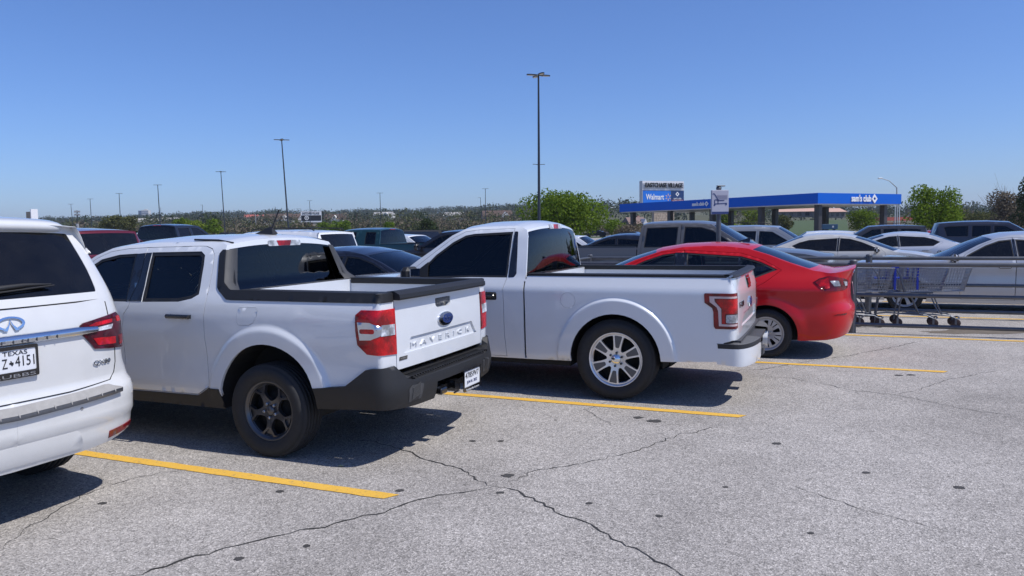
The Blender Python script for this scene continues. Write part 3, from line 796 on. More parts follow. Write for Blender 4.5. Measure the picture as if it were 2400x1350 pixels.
SH_F150 = Shell(-1.17, 4.07, .985, (.14, 8, .015), (.35, 5, .06),
    side=[(.3, -.05), (.42, -.015), (.6, -.006), (.9, 0), (1.07, .004), (1.092, .003), (1.105, -.002), (1.235, -.06), (1.3, -.08), (1.5, -.155), (1.7, -.245), (1.75, -.31)],
    rend=[(.6, 0), (.8, .005), (1.0, .0), (1.075, -.002), (1.12, -.014), (1.2, -.03), (1.25, -.04)], fend=[(.3, -.03), (.6, 0), (.9, -.01), (1.1, -.05)], extra=ring_flare((0, 3.112), .405, .616, .586, .030, .45))
SH_F150B = Shell(-1.33, 4.07, .985, (.22, 3.4, .03), (.35, 5, .06), side=[(.3, -.03), (.6, 0)], rend=[(.36, -.02), (.42, 0), (.62, 0)])
_czf = ring_flare((0, 2.70), .30, .53, .42, .018, .35)
SH_CZ = Shell(-1.03, 3.62, .90, (.42, 3.2, .06), (.75, 3.2, .12),
    side=[(.18, -.06), (.3, -.02), (.5, 0), (.72, -.012), (.87, .0), (.89, .001), (.93, -.016), (1.0, -.05), (1.1, -.12), (1.2, -.175), (1.35, -.26), (1.45, -.33)],
    rend=[(.2, -.10), (.32, -.03), (.5, .02), (.62, .03), (.72, -.02), (.9, -.03), (1.05, -.01), (1.15, .03)], fend=[(.2, -.06), (.4, 0), (.6, 0), (.75, -.1), (.9, -.25)],
    extra=lambda x, z, k, y: _czf(x, z, k, y) - .05 * sstep(.0, -1.0, x) * k)
SH_QX = Shell(-1.22, 4.05, 1.0, (.38, 4.0, .06), (.6, 4, .15),
    side=[(.25, -.05), (.4, -.01), (.62, .0), (.74, -.02), (.84, -.065), (.95, -.085), (1.1, -.09), (1.2, -.11), (1.3, -.145), (1.5, -.20), (1.76, -.27), (1.86, -.36)],
    rend=[(.26, -.03), (.35, 0.01), (.425, .02), (.475, .052), (.52, .05), (.6, .055), (.69, .03), (.72, -.01), (.95, -.0), (1.1, 0), (1.28, -.035), (1.45, -.12), (1.75, -.33)], fend=[(.3, -.03), (.6, 0), (.9, -.02), (1.1, -.08)], extra=ring_flare((0, 3.075), .42, .64, .54, .03, .5))
W3 = lambda L: [(a, b, 'w') for a, b in L]

# ---- compact pickup (second from the left)
mav = dict(name='pickup_truck', label='white compact pickup with black bed rails, dark grey wheels and paper plate', cat='pickup truck',
    loc=(-1.509, 6.552, 0), yaw=R(157.1), shell=SH_MAV, paint=WHITE_P, g=.034, hero=True, pickup=True,
    rings=[(0, .42, (.535, .55, .565, .58, .595, .61)), (3.076, .42, (.535, .55, .565, .58, .595, .61))],
    low=[('w', .718, .66), ('w', 1.03, .64), (-.80, .62), (-.66, .58), ('arch', 0, .42, .452, .560, .44), (.52, .43), (2.55, .41), ('arch', 3.076, .42, .452, .44, .46), (3.62, .42), ('w', SH_MAV.len, .38)],
    top=[('skip', W3([(.728, 1.215), (1.05, 1.235)]) + [(.42, 1.235)]), ('cabback', [(.42, 1.235), (.50, 1.30), (.535, 1.55), (.548, 1.612)]), ('roof', [(.548, 1.612), (.62, 1.634), (.75, 1.64), (1.33, 1.638), (1.60, 1.62), (1.80, 1.592)]),
         ('windshield', [(1.80, 1.592), (1.963, 1.53), (2.085, 1.455), (2.3, 1.32), (2.62, 1.13)]), ('hood', [(2.62, 1.13), (2.9, 1.10), (3.4, 1.05), (3.62, 1.01), (SH_MAV.len, .96, 'w')])],
    bulge=dict(cabback=[(-.010, 0), (-.010, .0), (-.012, .01), (-.015, .05)], roof=[(-.015, .05), (-.01, .06), (0, .06), (.03, .055), (.06, .05)], windshield=[(.06, .05), (.16, .03)], hood=[(.16, .03), (.08, .05), (0, .05)]), glassbox=dict(cabback=(.03, .90, .90, .86)),
    windows=[dict(poly=[(1.318, 1.558), (.785, 1.565), (.734, 1.535), (.716, 1.461), (.682, 1.23), (.745, 1.196), (.874, 1.17), (1.27, 1.16)], door=0, band=.03),
             dict(poly=[(1.484, 1.549), (1.688, 1.539), (1.879, 1.500), (2.037, 1.405), (2.25, 1.265), (2.40, 1.15), (1.432, 1.158)], door=1, band=.022)],
    doors=[dict(poly=[(1.386, 1.597), (1.365, 1.35), (1.41, 1.113), (1.455, 1.057), (1.481, .936), (1.488, .772), (1.47, .43), (.711, .437), (.579, .512), (.594, .70), (.598, .935), (.592, 1.199), (.615, 1.428), (.641, 1.541), (.684, 1.585), (.754, 1.605), (.854, 1.606)], handle=(.845, 1.057), hmat=GLOSSB, hlen=.25, cup=WHITE_P),
           dict(poly=[(1.39, 1.597), (1.609, 1.588), (1.80, 1.563), (1.938, 1.508), (2.033, 1.435), (2.3, 1.26), (2.48, 1.11), (2.53, .85), (2.42, .44), (1.474, .43), (1.492, .772), (1.485, .936), (1.459, 1.057), (1.414, 1.113), (1.369, 1.35)], handle=(1.74, 1.05), hmat=GLOSSB, hlen=.25, cup=WHITE_P)],
    trim=[('pillar_trim', [(1.48, 1.545), (1.3885, 1.552), (1.3675, 1.35), (1.405, 1.163), (1.436, 1.162)], GLOSSB, .003), ('pillar_trim', [(1.383, 1.552), (1.32, 1.555), (1.274, 1.164), (1.399, 1.162), (1.3625, 1.35)], GLOSSB, .003),
          ('gap_backing', [(1.40, 1.56), (1.372, 1.56), (1.35, 1.35), (1.385, 1.16), (1.42, 1.16), (1.385, 1.35)], BLACKP, -.004),  # black backing strip added behind the door gap to darken it
          ('sill_cladding', [(.462, .50), (.579, .500), (.711, .428), (1.471, .42), (2.42, .43), (2.58, .50), (2.60, .33), (.455, .335)], BLACKP, .008)],
    lamps=[('tail_light', [('tail_light', [(1.083, 1.114), (1.039, 1.149), (.722, 1.152), (.718, .82), (.996, .838), (1.069, .904), (1.081, 1.005)], RED_L, .008),
            ('clear_lens', [(1.063, 1.065), (.962, 1.064), (.877, 1.035), (.877, .975), (.955, .942), (1.046, .938)], SATIN, .011), ('reversing_lens', [(.876, 1.045), (.737, 1.04), (.738, .964), (.885, .967)], CLEAR_L, .012),
            ('red_bar', rounded([(1.043, 1.018), (.925, 1.020), (.925, .986), (1.044, .986)], .016, 4), RED_L, .0135)]),
           ('headlight', [('headlight', [(SH_MAV.len - .95, .96), (SH_MAV.len - .62, .97), (SH_MAV.len - .60, .80), (SH_MAV.len - .92, .80)], SMOKE_L, .005)])],
    nose=[('grille', [(0, .95), (.6, .94), (.6, .82), (.4, .66), (0, .64)], GLOSSB, .006), ('front_bumper', [(0, .58), (.85, .56), (.9, .40), (0, .36)], BLACKP, .01)],
    wheels=dict(key=('compact_truck', .36, .225, .228, 'y5', ALLOYD), yw=.90, wb=3.076, arch=.452, zc=.42), floor=.33, cabin=(.62, 2.5), seats=(1.12, 1.95), seat_h=.16, dash=1.0, glass=m_glass('cab_glass', (.40, .47, .45)), glass_rear=GL_TINT,
    mirror=(2.30, 1.13, GLOSSB))
def flap(root, sh, poly, paint, g=.03, name='fuel_door'):
    q = wpoly(sh, poly); panel(sh, inset(q, .002), (), g, .012, 0).build(name, paint, root)
mav['cuts'] = [[(.25, 1.141), (.09, 1.145), (.068, 1.122), (.073, 1.084), (.11, 1.025), (.154, 1.008), (.251, 1.005), (.271, 1.03), (.268, 1.107)]]
MAV = build_car(mav); flap(MAV, SH_MAV, mav['cuts'][0], WHITE_P)
LIME = m_glass('lime_tint_glass', (.52, .72, .03))
for o in MAV.children:
    if o.name.startswith('side_window') and sum(v.co.y for v in o.data.vertices) < 0: o.data = o.data.copy(); o.data.materials[0] = LIME

def truck_bed(root, sh, paint, x0, x1, yi, zf, zt, well, front_top, wz):
    b = MB(); q = .52
    b.box(((x0 + x1) / 2, 0, zf - .02), (x1 - x0, 1.08, .04))
    for s in (1, -1):
        b.box(((x0 + x1) / 2, s * (yi + .015), (.905 + zt) / 2), (x1 - x0, .03, zt - .905))
        for a_, c_ in ((x0, -q), (q, x1)):
            if c_ > a_: b.box(((a_ + c_) / 2, s * (yi + .015), (zf + .905) / 2), (c_ - a_, .03, .905 - zf)); b.box(((a_ + c_) / 2, s * (.54 + yi) / 2, zf - .02), (c_ - a_, yi - .54, .04))
        b.box((0, s * (yi - .09), wz), (well, .20, .17), bevel=.05); b.box((0, s * (.55), (zf + .905) / 2), (2 * q, .02, .905 - zf))
    b.box((x1 + .015, 0, (zf + front_top) / 2), (.035, 2 * yi + .04, front_top - zf), bevel=.008)
    b.build('bed', paint, root)
truck_bed(MAV, SH_MAV, WHITE_P, -.98, .345, .71, .80, 1.235, .8, 1.262, .99)
rl = MB()   # black cap along the bed rails, kicked up at the cab
rl_poly = [(-.80, 1.197), (.346, 1.193), (.39, 1.197), (.484, 1.257), (.512, 1.285), (.582, 1.545), (.562, 1.575), (.532, 1.575), (.458, 1.33), (.43, 1.295), (.37, 1.268), (-.80, 1.262)]
rq = wpoly(SH_MAV, rl_poly); panel(SH_MAV, [(.735, 1.200)] + rq + [(.735, 1.262)], (), .034, .03, .008, True, rl)
ws = np.linspace(.735, SH_MAV.wx(.33), 40)[:]; A = SH_MAV.pos(ws, np.full(40, 1.262)); A[:, 1] += .006
prof = np.stack([A, A + [0, -.012, .006], np.stack([A[:, 0], np.full(40, .70), np.full(40, 1.268)], 1), np.stack([A[:, 0], np.full(40, .698), np.full(40, 1.215)], 1)], 1)
rl.grid(prof, False); rl.mirror(); rl.build('bed_rail', BLACKP, MAV)
fr = MB()   # fairing between rail kick-up and rear window
e1_ = [(.534, 1.575), (.490, 1.43), (.456, 1.325), (.375, 1.266)]; E1 = SH_MAV.pos(np.array([SH_MAV.wx(a) for a, _ in e1_]), np.array([b for _, b in e1_])) + [0, .004, 0]; E2 = np.array([(.505, .600, 1.590), (.470, .650, 1.43), (.445, .685, 1.32), (.405, .705, 1.258)])
fr.grid(np.stack([E1, E1 + (E2 - E1) * .15 + [-.016, 0, 0], E1 + (E2 - E1) * .8 + [-.012, 0, 0], E2], 1), True)
for i in range(11):
    z = 1.30 + i * .011; xa = .39 + (z - 1.31) * .38
    fr.box((xa + .055, .745 - (z - 1.3) * .32, z), (.02, .06, .004), rz=-.9)
fr.mirror(); fr.build('cab_fairing', GREYP, MAV)
ch = MB()
for s in (1, -1): ch.tube([(.548, s * .60, 1.628), (.70, s * .605, 1.652), (.95, s * .605, 1.658)], .009, 6)
ch.build('roof_channel', BLACKP, MAV)
fm_b = flat((.535, -.0, 1.616), (0, -1, 0), (.10, 0, .995))
hm = panel(fm_b, rounded([(-.215, -.024), (.215, -.024), (.215, .024), (-.215, .024)], .02, 4), (), .2, .03, .012, False).build('brake_light', CLEAR_L, MAV)
panel(fm_b, [(-.085, -.022), (.065, -.022), (.085, .022), (-.105, .022)], (), .2, .006, .0145, False).build('red_lens', RED_L, hm)
an = MB(); an.grid(np.array([[(.78 - .02 * i, s * .035 * (1 - t), 1.69 + .0 * i + .075 * t * (.4 + i * .15)) for t in (0, .6, 1)] for i in range(8) for s in (1,)]), True)
an = MB(); fin = [(.86, 1.685), (.64, 1.69), (.625, 1.70), (.655, 1.752), (.675, 1.758)]
for s in (1, -1): an.add([(x, s * (.035 if z < 1.71 else .008), z) for x, z in fin], [tuple(range(5)) if s > 0 else tuple(range(5))[::-1]])
an.add([(x, s * (.035 if z < 1.71 else .008), z) for x, z in fin for s in (1, -1)], [(2 * i, 2 * i + 1, (2 * i + 3) % 10, (2 * i + 2) % 10) for i in range(5)])
an.tube([(.66, 0, 1.74), (.575, 0, 1.905)], [.0075, .006], 6); an.build('antenna', BLACKP, MAV)

# tailgate
TG = MB(); tgp = [(-.712, .70), (.712, .70), (.712, 1.15), (.722, 1.222), (-.722, 1.222), (-.712, 1.15)]
trap = [(.62, .808), (.60, .822), (.515, .918), (-.515, .918), (-.60, .822), (-.62, .808)]
hnd = rounded([(-.128, 1.172), (.128, 1.172), (.128, 1.118), (.10, 1.098), (-.10, 1.098), (-.128, 1.118)], .012, 3)
panel(SH_MAV, tgp, [trap, hnd], .036, .045, .0, True, TG); TG.box((-.975, 0, .96), (.03, 1.40, .50))
TGO = TG.build('tailgate', WHITE_P, MAV)
panel(SH_MAV, inset(trap, -.004), (), .04, 0, -.016, True, lip=False).build('stamped_panel', WHITE_P, TGO)
text_on(SH_MAV, 'MAVERICK', .062, .012, .854, .010, -.016, 1.0, 1, .82, 0, 0, 1.75, True).build('raised_lettering', WHITE_P, TGO)
hb = panel(SH_MAV, inset(hnd, -.002), (), .05, 0, -.028, False, lip=False); panel(SH_MAV, rounded([(-.122, 1.168), (.122, 1.168), (.122, 1.128), (-.122, 1.128)], .008, 3), (), .05, .02, -.004, False, hb)
hb.build('tailgate_handle', GLOSSB, TGO)
def oval_badge(root, sh, w, z, a, b, dw=0.0):
    o = panel(sh, ellipse(a, b, 32, (w, z)), (), .05, .012, .012, True); q = panel(sh, ellipse(a * .93, b * .9, 32, (w, z)), (), .05, .004, .014, True); o.join(q)
    bo = o.build('badge', CHROME, root)
    ov = panel(sh, ellipse(a * .70, b * .70, 30, (w - dw, z)), (), .05, .004, .0165, True).build('badge_field', NAVY, bo)
    text_on(sh, 'Ford', b * 1.05, w - dw, z - b * .02, .002, .017, a * .95, 1, 1, .25, 0, 1, True).build('badge_script', CHROME, bo)
oval_badge(TGO, SH_MAV, -.015, .997, .125, .055, .03)
bd = panel(SH_MAV, [(.68, .789), (.576, .789), (.580, .764), (.684, .764)], (), .1, .004, .004, False).build('badge', GLOSSB, TGO)
text_on(SH_MAV, 'HYBRID', .018, .63, .7765, .001, .0045, .085, 1, 1, 0, 0, 1, True).build('badge_lettering', CHROME, bd)
sp_ = MB()  # black cap of the tailgate, standing out over the panel
ww = np.linspace(-.728, .728, 25); base = SH_MAV.pos(ww, np.full(25, 1.222))
pr = [(.03, -.012), (-.052, -.012), (-.060, .0), (-.056, .028), (-.01, .052), (.05, .050), (.055, .0)]
sp_.grid(np.stack([base + [a, 0, b] for a, b in pr], 1), False); sp_.add(np.stack([base[0] + [a, 0, b] for a, b in pr]), [tuple(range(7))]); sp_.add(np.stack([base[-1] + [a, 0, b] for a, b in pr]), [tuple(range(7))[::-1]])
sp_.build('tailgate_cap', BLACKP, TGO)
# bumper
hb_ = [(1.503, .411), (1.507, .50), (1.522, .566), (1.24, .598), (1.063, .727), (1.015, .738), (.80, .741), (.746, .688), (.702, .644), (.62, .622)]
lo_ = [(1.03, .440), (.865, .435), (.579, .42), (.325, .418), (.325, .552)]
bp_ = hb_ + [(-a, b) for a, b in hb_[::-1]] + [(-a, b) for a, b in lo_] + lo_[::-1]
BU = panel(SH_MAVB, bp_, (), .04, .06, 0, True)
ww = np.linspace(-.70, .70, 31); o1 = SH_MAVB.pos(ww, np.where(np.abs(ww) > .62, .644, .622)); o2 = o1.copy(); o2[:, 0] = -.99; o2[:, 2] = .662
BU.grid(np.stack([o1, o1 + [.012, 0, .006], o2], 1), False)
for s in (1, -1): BU.add([SH_MAVB.pos(s * .702, .644), SH_MAVB.pos(s * .746, .688), SH_MAVB.pos(s * .80, .741), (-.99, s * .73, .74), (-.98, s * .70, .66)], [(0, 1, 2, 3, 4)])
BUO = BU.build('rear_bumper', BLACKP, MAV)
rb = MB()
for i in range(34):
    y = -.64 + i * .0388; rb.box((-1.065, y, .648), (.115, .016, .012))
rb.build('step_tread', BLACKP, BUO)
for s in (1, -1):
    ins = MB(); panel(SH_MAVB, rounded([(s * .70, .56), (s * .66, .585), (s * .52, .578), (s * .54, .468), (s * .69, .462)], .012, 3), (), .05, .01, .003, True, ins)
    for i in range(9):
        z = .478 + i * .0105; q = SH_MAVB.pos(np.array([s * .66, s * .56]), np.array([z, z + .03])); ins.tube([q[0] + [-.006, 0, 0], q[1] + [-.006, 0, 0]], .0028, 4)
    ins.build('bumper_insert', GREYP, BUO)
ht = MB(); ht.box((-1.0, 0, .47), (.22, .7, .05)); ht.box((-1.10, .06, .475), (.16, .09, .085)); ht.box((-1.13, .23, .46), (.05, .10, .05), bevel=.01); ht.tube([(-1.17, .10, .42), (-1.17, .02, .42), (-1.12, .02, .42)], .008, 6)
ht.box((-1.02, 0, .55), (.04, .62, .1)); ht.build('tow_hitch', GLOSSB, MAV)
plate(MAV, -1.165, -.235, .482, tilt=-.02, lines=[('47859V7', .066, 0, .028, INK, .25), ('JUN 01, 2022', .034, 0, -.028, NAVY, .19), ('Rutherford.com', .024, 0, -.0875, PAPER, .24)], frame=(.024, .008, GLOSSB))

# ---- full-size pickup (centre)
f15 = dict(name='pickup_truck', label='white full-size single-cab pickup with bright six-spoke wheels', cat='pickup truck',
    loc=(1.387, 8.385, 0), yaw=R(156.94), shell=SH_F150, paint=WHITE_P, g=.03, hero=True, pickup=True,
    rings=[(0, .405, (.565, .580, .588, .596, .604, .612, .622)), (3.112, .405, (.565, .580, .588, .596, .604, .612, .622))],
    low=[('w', .885, .64), ('w', .975, .645), ('w', 1.06, .62), ('w', 1.085, .44), (-.66, .42), ('arch', 0, .405, .458, .415, .37), (.8, .365), (2.6, .365), ('arch', 3.112, .405, .458, .37, .40), (3.7, .40), ('w', SH_F150.len, .38)],
    top=[('skip', W3([(.885, .742), (.885, 1.097), (.936, 1.165), (.968, 1.228), (1.1, 1.235)]) + [(.925, 1.23), (.942, 1.215), (.942, 1.19), (.958, 1.19)]), ('cabback', [(.958, 1.19), (.955, 1.24), (.968, 1.43), (.988, 1.64), (1.01, 1.695)]),
         ('roof', [(1.01, 1.695), (1.07, 1.725), (1.15, 1.742), (1.57, 1.735), (1.74, 1.712)]), ('windshield', [(1.74, 1.712), (1.88, 1.645), (2.06, 1.515), (2.25, 1.385), (2.40, 1.27), (2.55, 1.17)]), ('hood', [(2.55, 1.17), (2.9, 1.15), (3.5, 1.10), (3.85, 1.04), (SH_F150.len, .99, 'w')])],
    bulge=dict(cabback=[(-.05, 0), (-.05, .0), (-.05, .01), (-.04, .05)], roof=[(-.04, .05), (0, .06), (.03, .06), (.06, .05)], windshield=[(.06, .05), (.14, .03)], hood=[(.14, .03), (.06, .06), (0, .06)]), glassbox=dict(cabback=(.06, .95, .955, .93)),
    windows=[dict(poly=[(1.162, 1.204), (1.585, 1.204), (2.08, 1.185), (2.19, 1.20), (2.19, 1.285), (2.102, 1.371), (2.041, 1.436), (1.856, 1.573), (1.714, 1.645), (1.614, 1.662), (1.162, 1.68)], door=0, band=.022)],
    doors=[dict(poly=[(1.166, .385), (1.186, .63), (1.19, .988), (1.194, 1.094), (1.167, 1.195), (1.156, 1.426), (1.152, 1.675), (1.152, 1.713), (1.57, 1.703), (1.722, 1.685), (1.865, 1.612), (2.05, 1.474), (2.216, 1.345), (2.42, 1.19), (2.46, .9), (2.40, .6), (2.3, .385)], handle=(1.36, 1.014), hmat=GLOSSB, hlen=.16)],
    cuts=[[(.944, .372), (.964, .372), (.966, .8), (.966, 1.17), (.950, 1.17), (.946, .8)], [(.482 + .079 * math.cos(t * .2618), .985 + .079 * math.sin(t * .2618)) for t in range(24)]],
    trim=[('pillar_trim', rounded([(1.142, 1.682), (1.103, 1.679), (1.075, 1.426), (1.061, 1.244), (1.085, 1.209), (1.150, 1.205)], .012, 3), GLOSSB, .003), ('handle_recess', rounded([(1.265, .972), (1.455, .972), (1.455, 1.055), (1.265, 1.055)], .02, 4), GLOSSB, .003),
          ('mirror_base', [(2.10, 1.19), (2.32, 1.19), (2.20, 1.30), (2.12, 1.36)], BLACKP, .006)],
    lamps=[('tail_light', [('tail_light', [(1.239, 1.072), (1.23, 1.083), (.893, 1.083), (.893, .757), (.931, .751), (1.136, .751), (1.15, .776), (1.154, .911), (1.165, .946), (1.234, .994)], RED_D, .008),
            ('light_guide', [(1.19, 1.055), (.917, 1.055), (.917, 1.036), (1.144, 1.036), (1.141, 1.007), (1.082, .941), (1.078, .797), (.917, .797), (.917, .778), (1.102, .778), (1.109, .919), (1.123, .954), (1.186, 1.002)], m_plain('pale_guide', (.55, .42, .42), .2, coat=.8), .0105),
            ('red_lens', [(1.135, 1.030), (.90, 1.030), (.90, .895), (1.045, .895), (1.045, .803), (1.072, .803), (1.074, .944), (1.134, 1.007)], RED_L, .0105), ('reversing_lens', rounded([(1.037, .885), (.91, .885), (.91, .808), (1.037, .808)], .012, 3), CLEAR_L, .012)]),
           ('headlight', [('headlight', [(SH_F150.len - .98, 1.0), (SH_F150.len - .68, 1.0), (SH_F150.len - .68, .76), (SH_F150.len - .98, .76)], SMOKE_L, .005)])],
    nose=[('grille', [(0, .98), (.66, .98), (.66, .70), (0, .66)], GLOSSB, .006), ('front_bumper', [(0, .60), (.95, .58), (.95, .40), (0, .38)], WHITE_P, .02)],
    wheels=dict(key=('full_truck', .405, .275, .27, 's6', ALLOY), mat2=m_plain('grey_pocket', (.10, .10, .10), .45), yw=.965, wb=3.112, arch=.458, zc=.405), floor=.31, cabin=(1.08, 2.5), seats=(1.62,), seat_h=.2, dash=1.02, glass=m_glass('dark_door_glass', (.05, .06, .065)), glass_rear=GL_TINT,
    mirror=(2.22, 1.16, BLACKP), mirror_size=(.13, .24, .22))
F15 = build_car(f15)
flap(F15, SH_F150, f15['cuts'][1], WHITE_P)
truck_bed(F15, SH_F150, WHITE_P, -1.10, .87, .80, .72, 1.215, .95, 1.235, .99)
rl = MB(); xs = np.linspace(-1.06, .93, 40); ws = np.array([SH_F150.wx(a) for a in xs]); A = SH_F150.pos(ws, np.full(40, 1.228)); A[:, 1] += .004; A[:, 2] -= .004
prof = np.stack([A, A + [0, .002, .022], A + [0, -.016, .026], np.stack([A[:, 0], np.full(40, .79), np.full(40, 1.25)], 1), np.stack([A[:, 0], np.full(40, .788), np.full(40, 1.20)], 1)], 1)
rl.grid(prof, False); rl.mirror(); rl.build('bed_rail', BLACKP, F15)
fm_b = flat((.975, 0, 1.728), (0, -1, 0), (.14, 0, .99))
hm = panel(fm_b, rounded([(-.20, -.026), (.20, -.026), (.19, .026), (-.19, .026)], .02, 4), (), .2, .05, .022, False).build('brake_light', CLEAR_L, F15)
panel(fm_b, [(-.07, -.024), (.07, -.024), (.075, .024), (-.075, .024)], (), .2, .006, .0245, False).build('red_lens', RED_L, hm)
gp = panel(SH_F150, [(-.884, .632), (.884, .632), (.884, 1.095), (.93, 1.163), (.962, 1.228), (-.962, 1.228), (-.93, 1.163), (-.884, 1.095)], [[(.66, .745), (.62, .80), (.52, .862), (-.52, .862), (-.62, .80), (-.66, .745)]], .05, .05, 0, True)
gp.box((-1.10, 0, .93), (.03, 1.6, .56)); GPO = gp.build('tailgate', WHITE_P, F15)
panel(SH_F150, [(.664, .742), (.624, .80), (.524, .866), (-.524, .866), (-.624, .80), (-.664, .742)], (), .06, 0, -.014, True, lip=False).build('stamped_panel', WHITE_P, GPO)
hb = panel(SH_F150, rounded([(-.14, 1.20), (.14, 1.20), (.12, 1.075), (-.12, 1.075)], .02, 3), (), .06, .012, .006, False); panel(SH_F150, [(-.11, 1.17), (.11, 1.17), (.10, 1.10), (-.10, 1.10)], (), .06, .012, .014, False, mb=hb); hb.build('tailgate_handle', GLOSSB, GPO)
oval_badge(GPO, SH_F150, 0, .925, .12, .055, 0)
text_on(SH_F150, 'F-150', .085, .66, .955, .006, .002, .26, 1, .9, 0, 0, 1, True).build('model_lettering', m_plain('smoked_chrome', (.16, .17, .19), .18, metal=1.0), GPO)
sp_ = MB(); ww = np.linspace(-.955, .955, 25); base = SH_F150.pos(ww, np.full(25, 1.226)); base[:, 0] = np.minimum(base[:, 0], -1.10)
pr = [(.03, -.002), (-.02, -.002), (-.026, .006), (-.012, .024), (.06, .032), (.075, .0)]
sp_.grid(np.stack([base + [a, 0, b] for a, b in pr], 1), False); sp_.build('tailgate_cap', BLACKP, GPO)
for s in (1, -1):
    wp_ = [(s * a, b) for a, b in rounded([(1.205, .415), (1.185, .565), (.42, .565), (.36, .50), (.38, .43), (.44, .40), (.95, .395)], .02, 3)]
    eb = panel(SH_F150B, wp_, (), .05, .05, 0, True)
    if s < 0: lab = None
    bo = eb.build('rear_bumper', WHITE_P, F15)
    w1 = np.linspace(s * 1.19, s * .40, 26); e = SH_F150B.pos(w1, np.full(26, .566)); e2 = e.copy(); e2[:, 2] = .606; e2[:, 0] += .004; i2 = e2.copy(); i2[:, 0] = np.maximum(e2[:, 0] + .01, -1.165); i2[:, 1] = s * np.minimum(np.abs(e2[:, 1]), .93); i2[:, 2] = .622
    pb = MB().grid(np.stack([e, e2], 1), False); pb.build('step_edge', BLACKP, bo); pb = MB().grid(np.stack([e2, e2 + [.008, 0, .006], i2], 1), False); pb.build('step_pad', m_plain('step_sunlit_grey', (.09, .09, .092), .7, var=.3, scale=60, bump=.4, bscale=120), bo)  # pad top lighter than its black edge: sunlight put into the colour
panel(SH_F150, [(SH_F150.wx(-1.045), .43), (SH_F150.wx(-1.012), .43), (SH_F150.wx(-1.012), .60), (1.03, .632), (.98, .632), (SH_F150.wx(-1.045), .60)], (), .05, .03, -.006).mirror().build('bumper_gasket', BLACKP, F15)
cb = MB(); cb.box((-1.13, 0, .57), (.12, 1.84, .14)); cb.box((-1.20, 0, .50), (.10, .84, .14)); cb.box((-1.225, 0, .575), (.15, .78, .03)); cb.box((-1.28, .0, .42), (.08, .16, .09), bevel=.01); cb.box((-1.15, 0, .47), (.1, 1.5, .1)); cb.box((-1.262, -.17, .52), (.02, .07, .06)); cb.build('bumper_step', GREYP, F15)  # widest box: unseen bar added to block a slit of sunlight
plate(F15, -1.262, .12, .50, .2, .10, 0, lines=[('TEXAS', .02, 0, .035, INK, .09)])

